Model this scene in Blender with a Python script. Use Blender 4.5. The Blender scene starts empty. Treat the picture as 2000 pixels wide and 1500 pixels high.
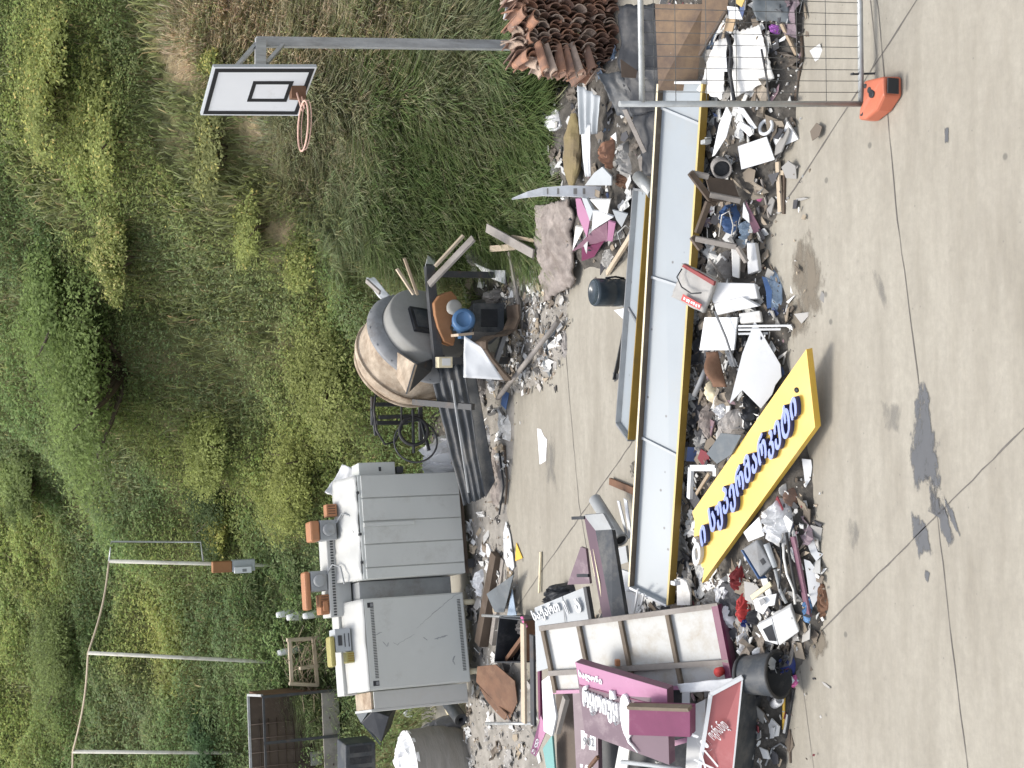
import bpy, bmesh, math, random
import numpy as np
from mathutils import Vector as V, Matrix, noise as mnoise
R = math.radians
sc = bpy.context.scene
COL = sc.collection
# ------------------------------------------------------------------ camera
FPX, PITCH, CAMH, ROLL = 2900.0, R(22.4), 6.55, 0.012
EYE = V((0, 0, CAMH))
_f = V((0, math.cos(PITCH), -math.sin(PITCH)))
_d = V((0, -math.sin(PITCH), -math.cos(PITCH)))
_r = V((1, 0, 0))
UH = _r * math.cos(ROLL) + _d * math.sin(ROLL)
VH = -_r * math.sin(ROLL) + _d * math.cos(ROLL)
cam = bpy.data.cameras.new("camera")
camo = bpy.data.objects.new("camera", cam); COL.objects.link(camo)
cam.sensor_fit = 'HORIZONTAL'; cam.sensor_width = 36; cam.lens = 36 * FPX / 2000
cam.clip_end = 500; cam.clip_start = .1
m = Matrix((( VH.x, UH.x, -_f.x, 0), (VH.y, UH.y, -_f.y, 0), (VH.z, UH.z, -_f.z, CAMH), (0, 0, 0, 1)))
camo.matrix_world = m
sc.camera = camo

def ray(x, y):
    return _f + UH * ((1500 - y - 750) / FPX) + VH * ((x - 1000) / FPX)
def P(x, y, z=0.0):
    d = ray(x, y); return EYE + d * ((z - CAMH) / d.z)
def PY(x, y, Y):
    d = ray(x, y); return EYE + d * (Y / d.y)
def PP(pts):
    return [P(*p) for p in pts]

# ------------------------------------------------------------------ terrain
def toe(X):
    return float(np.interp(X, [-8, -4.5, -3, -1, 0, 1.2, 1.9, 3.0, 3.6, 6], [19.2, 18.9, 18.5, 17.9, 17.4, 16.5, 15.2, 14.3, 13.9, 13.4]))
def zt(X, Y):
    t = Y - toe(X)
    if t < 0: return -0.04 + .02 * t if t > -1 else -0.06
    w = min(1, max(0, (X + 2.5) / 3.0)); w = w * w * (3 - 2 * w)
    a = .46 * (1 - w) + .66 * w; b = 2.2 * (1 - w) + 1.3 * w
    z = a * t * t / (t + b)
    k = min(1, t / 1.5)
    n = mnoise.noise(V((X * .45, Y * .45, 3))) * .35 + mnoise.noise(V((X * 1.3, Y * 1.3, 8))) * .12
    return z + n * k - .03
def T(x, y, lift=0.0):
    d = ray(x, y); s = 11.0
    while s < 70:
        p = EYE + d * s
        if p.z < zt(p.x, p.y) + lift and p.y > 13: return p
        s += .04
    return EYE + d * 40

# ------------------------------------------------------------------ mesh builder
def planar(c):
    "make an outline flat: keep each corner on its line of sight, move it onto the mean plane"
    if len(c) < 4: return c
    n = V()
    for i in range(len(c)): n += c[i].cross(c[(i + 1) % len(c)])
    if n.length < 1e-9: return c
    n.normalize(); ce = sum(c, V()) / len(c); out = []
    for p in c:
        d = p - EYE; k = d.dot(n)
        if abs(k) < .12 * d.length: return c
        out.append(EYE + d * ((ce - EYE).dot(n) / k))
    return out
class MB:
    def __init__(s): s.v = []; s.f = []; s.m = []; s.smooth = []
    def add(s, vs, fs, mi=0, sm=False):
        b = len(s.v); s.v += [V(a) for a in vs]
        for f in fs: s.f.append(tuple(b + i for i in f)); s.m.append(mi); s.smooth.append(sm)
        return s
    def slab(s, c, t, mi=0, side=None, up=None):
        "4 corners of the visible face, thickness away from the viewer"
        c = [V(a) for a in c]
        n = (c[2] - c[0]).cross(c[3] - c[1])
        if n.length < 1e-9: n = V((0, 0, 1))
        n.normalize()
        mid = sum(c, V()) / 4
        if n.dot(EYE - mid) < 0: n = -n; c = c[::-1]
        bk = [a - n * t for a in c]
        side = mi if side is None else side
        s.add(c + bk, [(0, 1, 2, 3)], mi); b = len(s.v) - 8
        for f in [(7, 6, 5, 4), (0, 4, 5, 1), (1, 5, 6, 2), (2, 6, 7, 3), (3, 7, 4, 0)]:
            s.f.append(tuple(b + i for i in f)); s.m.append(side); s.smooth.append(False)
        return s
    def poly(s, pts, t, mi=0):
        "flat polygon plate with thickness"
        c = planar([V(a) for a in pts]); n = V()
        for i in range(len(c)): n += c[i].cross(c[(i + 1) % len(c)])
        n.normalize()
        if n.dot(EYE - c[0]) < 0: n = -n; c = c[::-1]
        k = len(c); bk = [a - n * t for a in c]
        s.add(c + bk, [tuple(range(k)), tuple(range(2 * k - 1, k - 1, -1))] + [(i, k + i, k + (i + 1) % k, (i + 1) % k) for i in range(k)], mi)
        return s
    def frame(s, o, ex, ey, ez, lx, ly, lz, mi=0, sm=False):
        "box from corner o along unit axes"
        o = V(o); a = V(ex) * lx; b = V(ey) * ly; c = V(ez) * lz
        vs = [o, o + a, o + a + b, o + b, o + c, o + a + c, o + a + b + c, o + b + c]
        s.add(vs, [(3, 2, 1, 0), (4, 5, 6, 7), (0, 1, 5, 4), (1, 2, 6, 5), (2, 3, 7, 6), (3, 0, 4, 7)], mi, sm); return s
    def bar(s, a, b, w, h, mi=0, up=V((0, 0, 1))):
        a = V(a); b = V(b); d = (b - a); L = d.length; d.normalize()
        sd = d.cross(up)
        if sd.length < 1e-4: sd = d.cross(V((0, 1, 0)))
        sd.normalize(); u = sd.cross(d)
        return s.frame(a - sd * w / 2 - u * h / 2, d, sd, u, L, w, h, mi)
    def tube(s, pts, r, n=8, mi=0, cap=True, r2=None):
        pts = [V(p) for p in pts]; k = len(pts); vs = []; prev = None
        for i, p in enumerate(pts):
            d = (pts[min(i + 1, k - 1)] - pts[max(i - 1, 0)]).normalized()
            if prev is None: a = d.orthogonal().normalized()
            else: a = (prev - d * prev.dot(d)); a = a.normalized() if a.length > 1e-5 else d.orthogonal().normalized()
            prev = a; b = d.cross(a)
            rr = r if r2 is None else r + (r2 - r) * i / (k - 1)
            if isinstance(r, (list, tuple)): rr = r[i]
            for j in range(n):
                t = 2 * math.pi * j / n; vs.append(p + (a * math.cos(t) + b * math.sin(t)) * rr)
        fs = [(i * n + j, i * n + (j + 1) % n, (i + 1) * n + (j + 1) % n, (i + 1) * n + j) for i in range(k - 1) for j in range(n)]
        s.add(vs, fs, mi, True)
        if cap:
            b = len(s.v) - len(vs)
            s.f.append(tuple(b + j for j in range(n))[::-1]); s.m.append(mi); s.smooth.append(False)
            s.f.append(tuple(b + (k - 1) * n + j for j in range(n))); s.m.append(mi); s.smooth.append(False)
        return s
    def ring(s, c, n_, R1, r, k=28, q=6, mi=0, e1=None):
        n_ = V(n_).normalized(); a = n_.orthogonal().normalized(); b = n_.cross(a)
        pts = [V(c) + (a * math.cos(2 * math.pi * i / k) + b * math.sin(2 * math.pi * i / k)) * R1 for i in range(k + 1)]
        return s.tube(pts, r, q, mi, False)
    def lathe(s, o, ax, prof, n=28, mi=0, sm=True):
        "prof: list of (distance along axis, radius[, mat])"
        ax = V(ax).normalized(); a = ax.orthogonal().normalized(); b = ax.cross(a); o = V(o); vs = []
        for q in prof:
            for j in range(n):
                t = 2 * math.pi * j / n
                vs.append(o + ax * q[0] + (a * math.cos(t) + b * math.sin(t)) * max(q[1], 1e-4))
        base = len(s.v); s.v += vs
        for i in range(len(prof) - 1):
            mm = prof[i][2] if len(prof[i]) > 2 else mi
            for j in range(n):
                s.f.append((base + i * n + j, base + i * n + (j + 1) % n, base + (i + 1) * n + (j + 1) % n, base + (i + 1) * n + j)); s.m.append(mm); s.smooth.append(sm)
        return s
    def lump(s, poly, z0, h, seed=0, rough=.25, rings=7, mi=0, sub=3, fall=.6):
        "crumpled body over a ground outline: poly in world xyz"
        rings = rings + 3; sub = sub + 2
        c = [V(p) for p in poly]; dense = []
        rnd = random.Random(seed)
        for i in range(len(c)):
            a0, a1, a2, a3 = c[i - 1], c[i], c[(i + 1) % len(c)], c[(i + 2) % len(c)]
            for q in range(sub):
                t = q / sub; dense.append(a1.lerp(a2, t) * .55 + .45 * (.5 * ((2 * a1) + (a2 - a0) * t + (2 * a0 - 5 * a1 + 4 * a2 - a3) * t * t + (3 * a1 - a0 - 3 * a2 + a3) * t ** 3)))
        k = len(dense); ce = sum(dense, V()) / k; vs = []
        size = max((p - ce).length for p in dense); so = V((seed * 1.7, seed * .9, seed * 3.1))
        for i in range(rings):
            f = 1 - i / rings
            for p in dense:
                q = ce + (p - ce) * f; w = q * (2.4 / size) + so
                w2 = w + V((mnoise.noise(w * .9), mnoise.noise(w * .9 + V((9, 0, 0))), 0)) * .8
                ridge = (.5 - abs(mnoise.noise(w2 * .9))) * 1.5 + (.5 - abs(mnoise.noise(w2 * 2.2))) * .9 - 1.0
                hh = h * (1 - f ** 2.2) ** fall
                e = 0 if i == 0 else 1
                q = q + V((mnoise.noise(w * 2 + V((3, 0, 0))), mnoise.noise(w * 2 + V((0, 5, 0))), 0)) * size * .10 * e
                vs.append(q + V((0, 0, max(0, hh + h * rough * (1.25 * ridge + rnd.uniform(-.12, .12)) * e))))
        vs.append(ce + V((0, 0, h)))
        fs = [(i * k + j, i * k + (j + 1) % k, (i + 1) * k + (j + 1) % k, (i + 1) * k + j) for i in range(rings - 1) for j in range(k)]
        fs += [((rings - 1) * k + j, (rings - 1) * k + (j + 1) % k, rings * k) for j in range(k)]
        low = [p - V((0, 0, .03)) for p in dense]; b = len(vs); vs += low
        fs += [(b + j, b + (j + 1) % k, (j + 1) % k, j) for j in range(k)]
        s.add(vs, fs, mi, rough < .22); return s
    def sheet(s, c, nu, nv, amp, scale, seed=0, t=.004, mi=0, sag=0.0, ribs=0, ribamp=0.0, edge=0.0):
        "bent/crumpled sheet between 4 corners"
        c = [V(a) for a in c]; n = (c[2] - c[0]).cross(c[3] - c[1]).normalized()
        if n.dot(EYE - c[0]) < 0: n = -n
        vs = []; rnd = random.Random(seed)
        for j in range(nv + 1):
            for i in range(nu + 1):
                u, v = i / nu, j / nv
                p = c[0] * (1 - u) * (1 - v) + c[1] * u * (1 - v) + c[2] * u * v + c[3] * (1 - u) * v
                q = p * scale + V((seed * 5.3, seed, 0))
                d = mnoise.noise(q) * amp + (abs(mnoise.noise(q * 2.3)) - .2) * amp * .8
                if ribs: d += math.sin(u * ribs * 2 * math.pi) * ribamp
                d -= sag * math.sin(u * math.pi) * math.sin(v * math.pi) * 4 * .25
                if edge and (i in (0, nu) or j in (0, nv)):
                    ctr = sum(c, V()) / 4; p = p + (ctr - p) * rnd.uniform(0, edge)
                vs.append(p + n * d)
        nn = len(vs)
        vs += [a - n * t for a in vs]
        W = nu + 1
        fs = [(j * W + i, j * W + i + 1, (j + 1) * W + i + 1, (j + 1) * W + i) for j in range(nv) for i in range(nu)]
        fs += [tuple(nn + q for q in f[::-1]) for f in fs]
        loop = [i for i in range(W)] + [j * W + nu for j in range(1, nv + 1)] + [nv * W + i for i in range(nu - 1, -1, -1)] + [j * W for j in range(nv - 1, 0, -1)]
        for a, b in zip(loop, loop[1:] + loop[:1]): fs.append((b, a, nn + a, nn + b))
        s.add(vs, fs, mi, True); return s
    def mesh(s, name, off, mats):
        me = bpy.data.meshes.new(name)
        me.from_pydata([tuple(a - off) for a in s.v], [], s.f)
        for q in mats: me.materials.append(q)
        me.polygons.foreach_set('material_index', s.m)
        me.polygons.foreach_set('use_smooth', s.smooth)
        me.validate()
        bm = bmesh.new(); bm.from_mesh(me); bmesh.ops.recalc_face_normals(bm, faces=bm.faces); bm.to_mesh(me); bm.free()
        return me
    def base(s):
        xs = [a.x for a in s.v]; ys = [a.y for a in s.v]; zs = [a.z for a in s.v]
        return V(((min(xs) + max(xs)) / 2, (min(ys) + max(ys)) / 2, min(zs)))

def autosmooth(o, ang=40):
    m = o.modifiers.new('edge', 'EDGE_SPLIT'); m.split_angle = R(ang)
def bevel(o, w=.004, seg=2):
    m = o.modifiers.new('bevel', 'BEVEL'); m.width = w; m.segments = seg; m.limit_method = 'ANGLE'; m.angle_limit = R(40)

def mats_of(x): return [MAT[k] if isinstance(k, str) else k for k in (x if isinstance(x, (list, tuple)) else [x])]
def tag(o, label, cat, group=None, kind=None):
    if label: o['label'] = label
    if cat: o['category'] = cat
    if group: o['group'] = group
    if kind: o['kind'] = kind
    return o
def solo(name, mb, mat, label=None, cat=None, group=None, kind=None, bv=0):
    off = mb.base(); o = bpy.data.objects.new(name, mb.mesh(name, off, mats_of(mat))); COL.objects.link(o); o.location = off
    tag(o, label, cat, group, kind)
    if bv: bevel(o, bv)
    return o
class Thing:
    def __init__(s, name, label, cat, at, group=None):
        s.o = bpy.data.objects.new(name, None); COL.objects.link(s.o); s.o.location = at; s.at = V(at)
        s.o.empty_display_size = .1
        tag(s.o, label, cat, group)
    def part(s, name, mb, mat, label=None, bv=0, parent=None):
        par = parent or s.o
        o = bpy.data.objects.new(name, mb.mesh(name, s.at, mats_of(mat))); COL.objects.link(o); o.parent = par
        if label: o['label'] = label
        if bv: bevel(o, bv)
        return o

# ------------------------------------------------------------------ materials
MAT = {}
def _nt(name):
    m = bpy.data.materials.new(name); m.use_nodes = True; nt = m.node_tree
    return m, nt, nt.nodes, nt.links, nt.nodes['Principled BSDF']
def mk(key, rgb, rough=.6, var=.18, scale=5, dirt=None, dirt_amt=.35, dirt_scale=3, bump=.15, metal=0, spec=.35, streak=None, trans=0, alpha=1, specks=0):
    m, nt, N, L, b = _nt(key)
    tc = N.new('ShaderNodeTexCoord'); oi = N.new('ShaderNodeObjectInfo')
    add = N.new('ShaderNodeVectorMath'); add.operation = 'ADD'
    mul = N.new('ShaderNodeVectorMath'); mul.operation = 'SCALE'; mul.inputs['Scale'].default_value = 37.0
    comb = N.new('ShaderNodeCombineXYZ')
    for i in range(3): L.new(oi.outputs['Random'], comb.inputs[i])
    L.new(comb.outputs[0], mul.inputs[0]); L.new(tc.outputs['Object'], add.inputs[0]); L.new(mul.outputs[0], add.inputs[1])
    vec = add.outputs[0]
    if streak:
        mp = N.new('ShaderNodeMapping'); mp.inputs['Scale'].default_value = streak; L.new(vec, mp.inputs[0]); vec = mp.outputs[0]
    n1 = N.new('ShaderNodeTexNoise'); n1.inputs['Scale'].default_value = scale; n1.inputs['Detail'].default_value = 6; n1.inputs['Roughness'].default_value = .65
    L.new(vec, n1.inputs['Vector'])
    r1 = N.new('ShaderNodeValToRGB'); e = r1.color_ramp.elements
    e[0].position = .3; e[1].position = .7
    e[0].color = [c * (1 - var) for c in rgb] + [1]; e[1].color = [min(.9, c * (1 + var)) for c in rgb] + [1]
    L.new(n1.outputs['Fac'], r1.inputs[0]); col = r1.outputs[0]
    if dirt:
        n2 = N.new('ShaderNodeTexNoise'); n2.inputs['Scale'].default_value = dirt_scale; n2.inputs['Detail'].default_value = 8; n2.inputs['Roughness'].default_value = .75
        L.new(vec, n2.inputs['Vector'])
        r2 = N.new('ShaderNodeValToRGB'); r2.color_ramp.elements[0].position = .62 - .3 * dirt_amt; r2.color_ramp.elements[1].position = .78 - .1 * dirt_amt
        r2.color_ramp.elements[1].color = (min(1, dirt_amt * 2),) * 3 + (1,)
        L.new(n2.outputs['Fac'], r2.inputs[0])
        mx = N.new('ShaderNodeMixRGB'); L.new(r2.outputs[0], mx.inputs[0]); L.new(col, mx.inputs[1]); mx.inputs[2].default_value = (*dirt, 1); col = mx.outputs[0]
    if specks:
        vo = N.new('ShaderNodeTexVoronoi'); vo.inputs['Scale'].default_value = specks; L.new(vec, vo.inputs['Vector'])
        r3 = N.new('ShaderNodeValToRGB'); r3.color_ramp.elements[0].position = .05; r3.color_ramp.elements[1].position = .10
        r3.color_ramp.elements[0].color = (1, 1, 1, 1); r3.color_ramp.elements[1].color = (0, 0, 0, 1)
        L.new(vo.outputs['Distance'], r3.inputs[0])
        mx = N.new('ShaderNodeMixRGB'); L.new(r3.outputs[0], mx.inputs[0]); L.new(col, mx.inputs[1]); mx.inputs[2].default_value = (.12, .12, .12, 1); col = mx.outputs[0]
    L.new(col, b.inputs['Base Color'])
    b.inputs['Metallic'].default_value = metal; b.inputs['Specular IOR Level'].default_value = spec
    rr = N.new('ShaderNodeMapRange'); rr.inputs[3].default_value = max(.05, rough - .12); rr.inputs[4].default_value = min(1, rough + .12)
    L.new(n1.outputs['Fac'], rr.inputs[0]); L.new(rr.outputs[0], b.inputs['Roughness'])
    if trans: b.inputs['Transmission Weight'].default_value = trans
    if bump:
        bp = N.new('ShaderNodeBump'); bp.inputs['Strength'].default_value = bump; bp.inputs['Distance'].default_value = .02
        L.new(n1.outputs['Fac'], bp.inputs['Height']); L.new(bp.outputs[0], b.inputs['Normal'])
    MAT[key] = m; return m
GR = (.16, .13, .10)
mk('wire', (.11, .11, .105), .6, .2, 9)
mk('board_white', (.80, .81, .82), .4, .02, 2, (.42, .40, .36), .22, 2.2, bump=.03)
mk('rail_yellow', (.50, .39, .15), .45, .12, 4, (.25, .18, .06), .3, 3)
mk('white', (.62, .63, .635), .5, .05, 3, GR, .18, 2.2)
mk('white_dirty', (.66, .65, .62), .6, .1, 3, (.3, .26, .2), .4, 2)
mk('sign_white', (.285, .315, .335), .35, .035, 2, (.30, .30, .28), .3, 1.7, bump=.08, specks=6)
mk('old_white', (.6, .6, .585), .5, .06, 2, (.42, .29, .14), .26, 1.4)
mk('grid_white', (.44, .445, .43), .45, .06, 2, (.27, .20, .11), .42, 1.5, bump=.08)
mk('foam', (.64, .64, .635), .75, .05, 8, GR, .1, 4)
mk('paper', (.78, .78, .78), .7, .04, 6)
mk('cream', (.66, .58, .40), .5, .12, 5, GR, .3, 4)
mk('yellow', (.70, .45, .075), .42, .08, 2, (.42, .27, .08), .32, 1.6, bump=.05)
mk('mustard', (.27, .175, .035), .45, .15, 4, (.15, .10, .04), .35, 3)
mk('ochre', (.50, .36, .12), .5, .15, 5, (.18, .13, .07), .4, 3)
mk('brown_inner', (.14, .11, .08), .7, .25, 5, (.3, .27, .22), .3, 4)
mk('navy', (.022, .036, .15), .4, .1, 4)
mk('periwinkle', (.17, .225, .50), .4, .06, 4)
mk('galv', (.40, .41, .40), .45, .18, 9, (.25, .22, .18), .3, 5, metal=.55)
mk('steel_dark', (.05, .052, .055), .55, .3, 6, (.16, .10, .06), .3, 5)
mk('steel_grey', (.2, .205, .21), .5, .2, 6, (.1, .08, .06), .3, 4)
mk('black', (.022, .024, .028), .5, .3, 5, (.10, .095, .09), .35, 4)
mk('charcoal', (.045, .051, .058), .5, .25, 4, (.14, .135, .125), .55, 3)
mk('rubber', (.03, .03, .03), .65, .3, 6, (.12, .11, .1), .4, 5)
mk('slate', (.10, .115, .125), .55, .2, 4, (.2, .2, .19), .35, 3)
mk('grey', (.30, .31, .31), .55, .15, 4, GR, .3, 3)
mk('light_grey', (.37, .39, .40), .5, .08, 3, (.3, .29, .27), .25, 2)
mk('cabinet', (.53, .54, .51), .42, .05, 1.1, (.30, .28, .24), .24, 1.7, bump=.05)
mk('cabinet_top', (.47, .47, .445), .45, .05, 3, (.4, .38, .33), .25, 3)
mk('orange', (.38, .175, .085), .5, .12, 4, GR, .25, 4)
mk('rust_orange', (.30, .145, .065), .7, .25, 5, (.2, .09, .04), .4, 5)
mk('motor_yellow', (.33, .29, .10), .5, .12, 4, GR, .25, 4)
mk('barrier_orange', (.46, .135, .075), .45, .08, 4, (.4, .12, .08), .3, 3)
mk('drum_cream', (.44, .36, .27), .8, .28, 5, (.17, .11, .065), .62, 2.6, bump=.6)
mk('drum_grey', (.28, .275, .255), .7, .12, 4, (.18, .16, .13), .3, 4)
mk('motor_blue', (.06, .135, .26), .4, .12, 5, (.08, .08, .08), .25, 5)
mk('blue', (.05, .10, .22), .55, .2, 5, (.2, .24, .3), .3, 4)
mk('blue_light', (.12, .24, .42), .5, .2, 5)
mk('blue_pale', (.28, .36, .45), .5, .2, 6, (.1, .15, .25), .35, 4)
mk('wood', (.33, .26, .18), .75, .2, 3, (.14, .1, .07), .35, 3, streak=(1, 1, 1))
mk('wood_pale', (.46, .38, .28), .75, .18, 3, (.2, .16, .12), .3, 3)
mk('wood_dark', (.085, .062, .045), .6, .25, 4, (.2, .16, .13), .3, 3)
mk('wood_grey', (.27, .245, .22), .8, .2, 4, (.14, .12, .1), .4, 3)
mk('panel_brown', (.135, .095, .072), .45, .12, 2, (.34, .23, .13), .4, 1.6)
mk('rust', (.14, .075, .045), .8, .3, 5, (.22, .13, .08), .4, 4)
mk('terracotta', (.33, .175, .11), .8, .3, 6, (.17, .12, .10), .55, 4)
mk('terracotta_pale', (.42, .32, .25), .8, .25, 6, (.16, .12, .1), .5, 4)
mk('terracotta_dark', (.23, .135, .095), .85, .3, 6, (.10, .08, .07), .5, 4)
mk('mauve', (.135, .088, .108), .45, .06, 2, (.46, .38, .38), .3, 1.5, bump=.05)
mk('pink', (.36, .16, .26), .45, .06, 2, (.6, .4, .5), .25, 1.5, bump=.05)
mk('magenta', (.52, .12, .28), .5, .15, 3)
mk('plum', (.145, .03, .075), .4, .12, 3, (.2, .1, .13), .25, 3)
mk('plum_pale', (.17, .085, .115), .5, .15, 3, (.34, .24, .26), .35, 3)
mk('sign_red', (.33, .105, .105), .4, .06, 2, (.5, .25, .24), .25, 1.5, bump=.05)
mk('red', (.45, .05, .045), .5, .2, 4)
mk('dark_red', (.20, .03, .03), .55, .2, 4)
mk('teal', (.13, .30, .28), .5, .1, 3)
mk('purple', (.30, .10, .36), .6, .2, 4)
mk('bag_white', (.70, .70, .70), .45, .08, 5, (.4, .38, .35), .25, 4, bump=.5)
mk('bag_grey', (.33, .32, .30), .6, .15, 5, (.2, .18, .15), .3, 4, bump=.5)
mk('cloth_grey', (.30, .28, .26), .85, .2, 6, (.12, .1, .09), .4, 4, bump=.5)
mk('cloth_dark', (.055, .055, .06), .85, .3, 6, (.15, .14, .13), .4, 4, bump=.5)
mk('cardboard', (.40, .29, .18), .8, .12, 4, GR, .25, 4)
mk('carpet', (.27, .235, .21), .95, .35, 7, (.13, .105, .09), .6, 4, bump=1.0)
mk('moss', (.25, .20, .095), .95, .35, 7, (.13, .10, .07), .75, 3.5, bump=1.0)
mk('stone', (.27, .25, .22), .9, .25, 6, (.12, .11, .09), .4, 4, bump=.6)
mk('shaded_soil', (.062, .056, .048), .95, .45, 9, (.17, .155, .135), .5, 5, bump=.8)  # dark dirt, lowered further so the colour holds shade between the rubbish
mk('grey_tarp', (.15, .15, .155), .7, .25, 6, (.26, .25, .24), .4, 4, bump=.6)
mk('bale', (.25, .235, .21), .85, .2, 3, (.12, .11, .1), .4, 3, bump=.6, streak=(1, 1, 5))
mk('plastic_dark', (.03, .042, .052), .2, .25, 3, (.10, .11, .11), .3, 3)
mk('ink', (.02, .02, .022), .6, .05, 3)
mk('pole_grey', (.36, .365, .36), .6, .25, 5, (.14, .13, .12), .4, 3, streak=(3, 3, .6))
mk('post_white', (.62, .60, .52), .6, .15, 5, (.3, .25, .18), .35, 4)
mk('hoop', (.62, .40, .32), .6, .2, 6)
# colour-attribute scraps and plants
def mk_attr(key, rough, transl=0.0, spec=.25, gain=1.0, sat=1.0):
    m, nt, N, L, b = _nt(key)
    a = N.new('ShaderNodeAttribute'); a.attribute_name = 'Col'
    hv = N.new('ShaderNodeHueSaturation'); hv.inputs['Value'].default_value = gain; hv.inputs['Saturation'].default_value = sat; L.new(a.outputs['Color'], hv.inputs['Color'])
    L.new(hv.outputs['Color'], b.inputs['Base Color']); b.inputs['Roughness'].default_value = rough; b.inputs['Specular IOR Level'].default_value = spec
    if transl:
        t = N.new('ShaderNodeBsdfTranslucent'); L.new(hv.outputs['Color'], t.inputs['Color'])
        mx = N.new('ShaderNodeMixShader'); mx.inputs[0].default_value = transl
        L.new(b.outputs[0], mx.inputs[1]); L.new(t.outputs[0], mx.inputs[2])
        L.new(mx.outputs[0], N['Material Output'].inputs['Surface'])
    MAT[key] = m
mk_attr('leaf', .6, .5, .15, 1.18, .9); mk_attr('scrap', .6)

# ------------------------------------------------------------------ lettering
def text_mesh(body, size=1.0, extrude=.0, shear=0.0, bold=0.0):
    cu = bpy.data.curves.new('lettering', 'FONT'); cu.body = body; cu.size = size; cu.extrude = extrude; cu.shear = shear; cu.offset = bold
    cu.space_character = 1.12; cu.align_x = 'LEFT'; cu.resolution_u = 4
    o = bpy.data.objects.new('lettering', cu); COL.objects.link(o)
    dg = bpy.context.evaluated_depsgraph_get(); dg.update()
    me = bpy.data.meshes.new_from_object(o.evaluated_get(dg))
    bpy.data.objects.remove(o); bpy.data.curves.remove(cu)
    return me
def lettering(body, origin, ex, ey, width, height=None, depth=.004, shear=0, bold=0.0, face=0, side=None):
    "text laid on a plane: lower-left origin, ex run direction, ey up; scaled to width (and height)"
    me = text_mesh(body, 1.0, .5, shear, bold)
    ex = V(ex).normalized(); ey = V(ey); ey = (ey - ex * ey.dot(ex)).normalized(); n = ex.cross(ey)
    if n.dot(EYE - V(origin)) < 0: n = -n
    xs = [v.co.x for v in me.vertices]; ys = [v.co.y for v in me.vertices]
    x0, x1, y0, y1 = min(xs), max(xs), min(ys), max(ys)
    kx = width / (x1 - x0); ky = kx if height is None else height / (y1 - y0)
    mb = MB(); vs = [V(origin) + ex * ((v.co.x - x0) * kx) + ey * ((v.co.y - y0) * ky) + n * ((v.co.z + .5) * depth + .001) for v in me.vertices]
    fs = []; ms = []
    base = len(mb.v); mb.v += vs
    for p in me.polygons:
        mb.f.append(tuple(base + i for i in p.vertices)); mb.smooth.append(False)
        mb.m.append(face if (side is None or p.normal.z > .5) else side)
    bpy.data.meshes.remove(me)
    return mb
def plane_uv(c, s, t):
    "point on quad c=[TL,TR,BR,BL]; s along TL->TR, t down"
    return c[0] * (1 - s) * (1 - t) + c[1] * s * (1 - t) + c[2] * s * t + c[3] * (1 - s) * t
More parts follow.
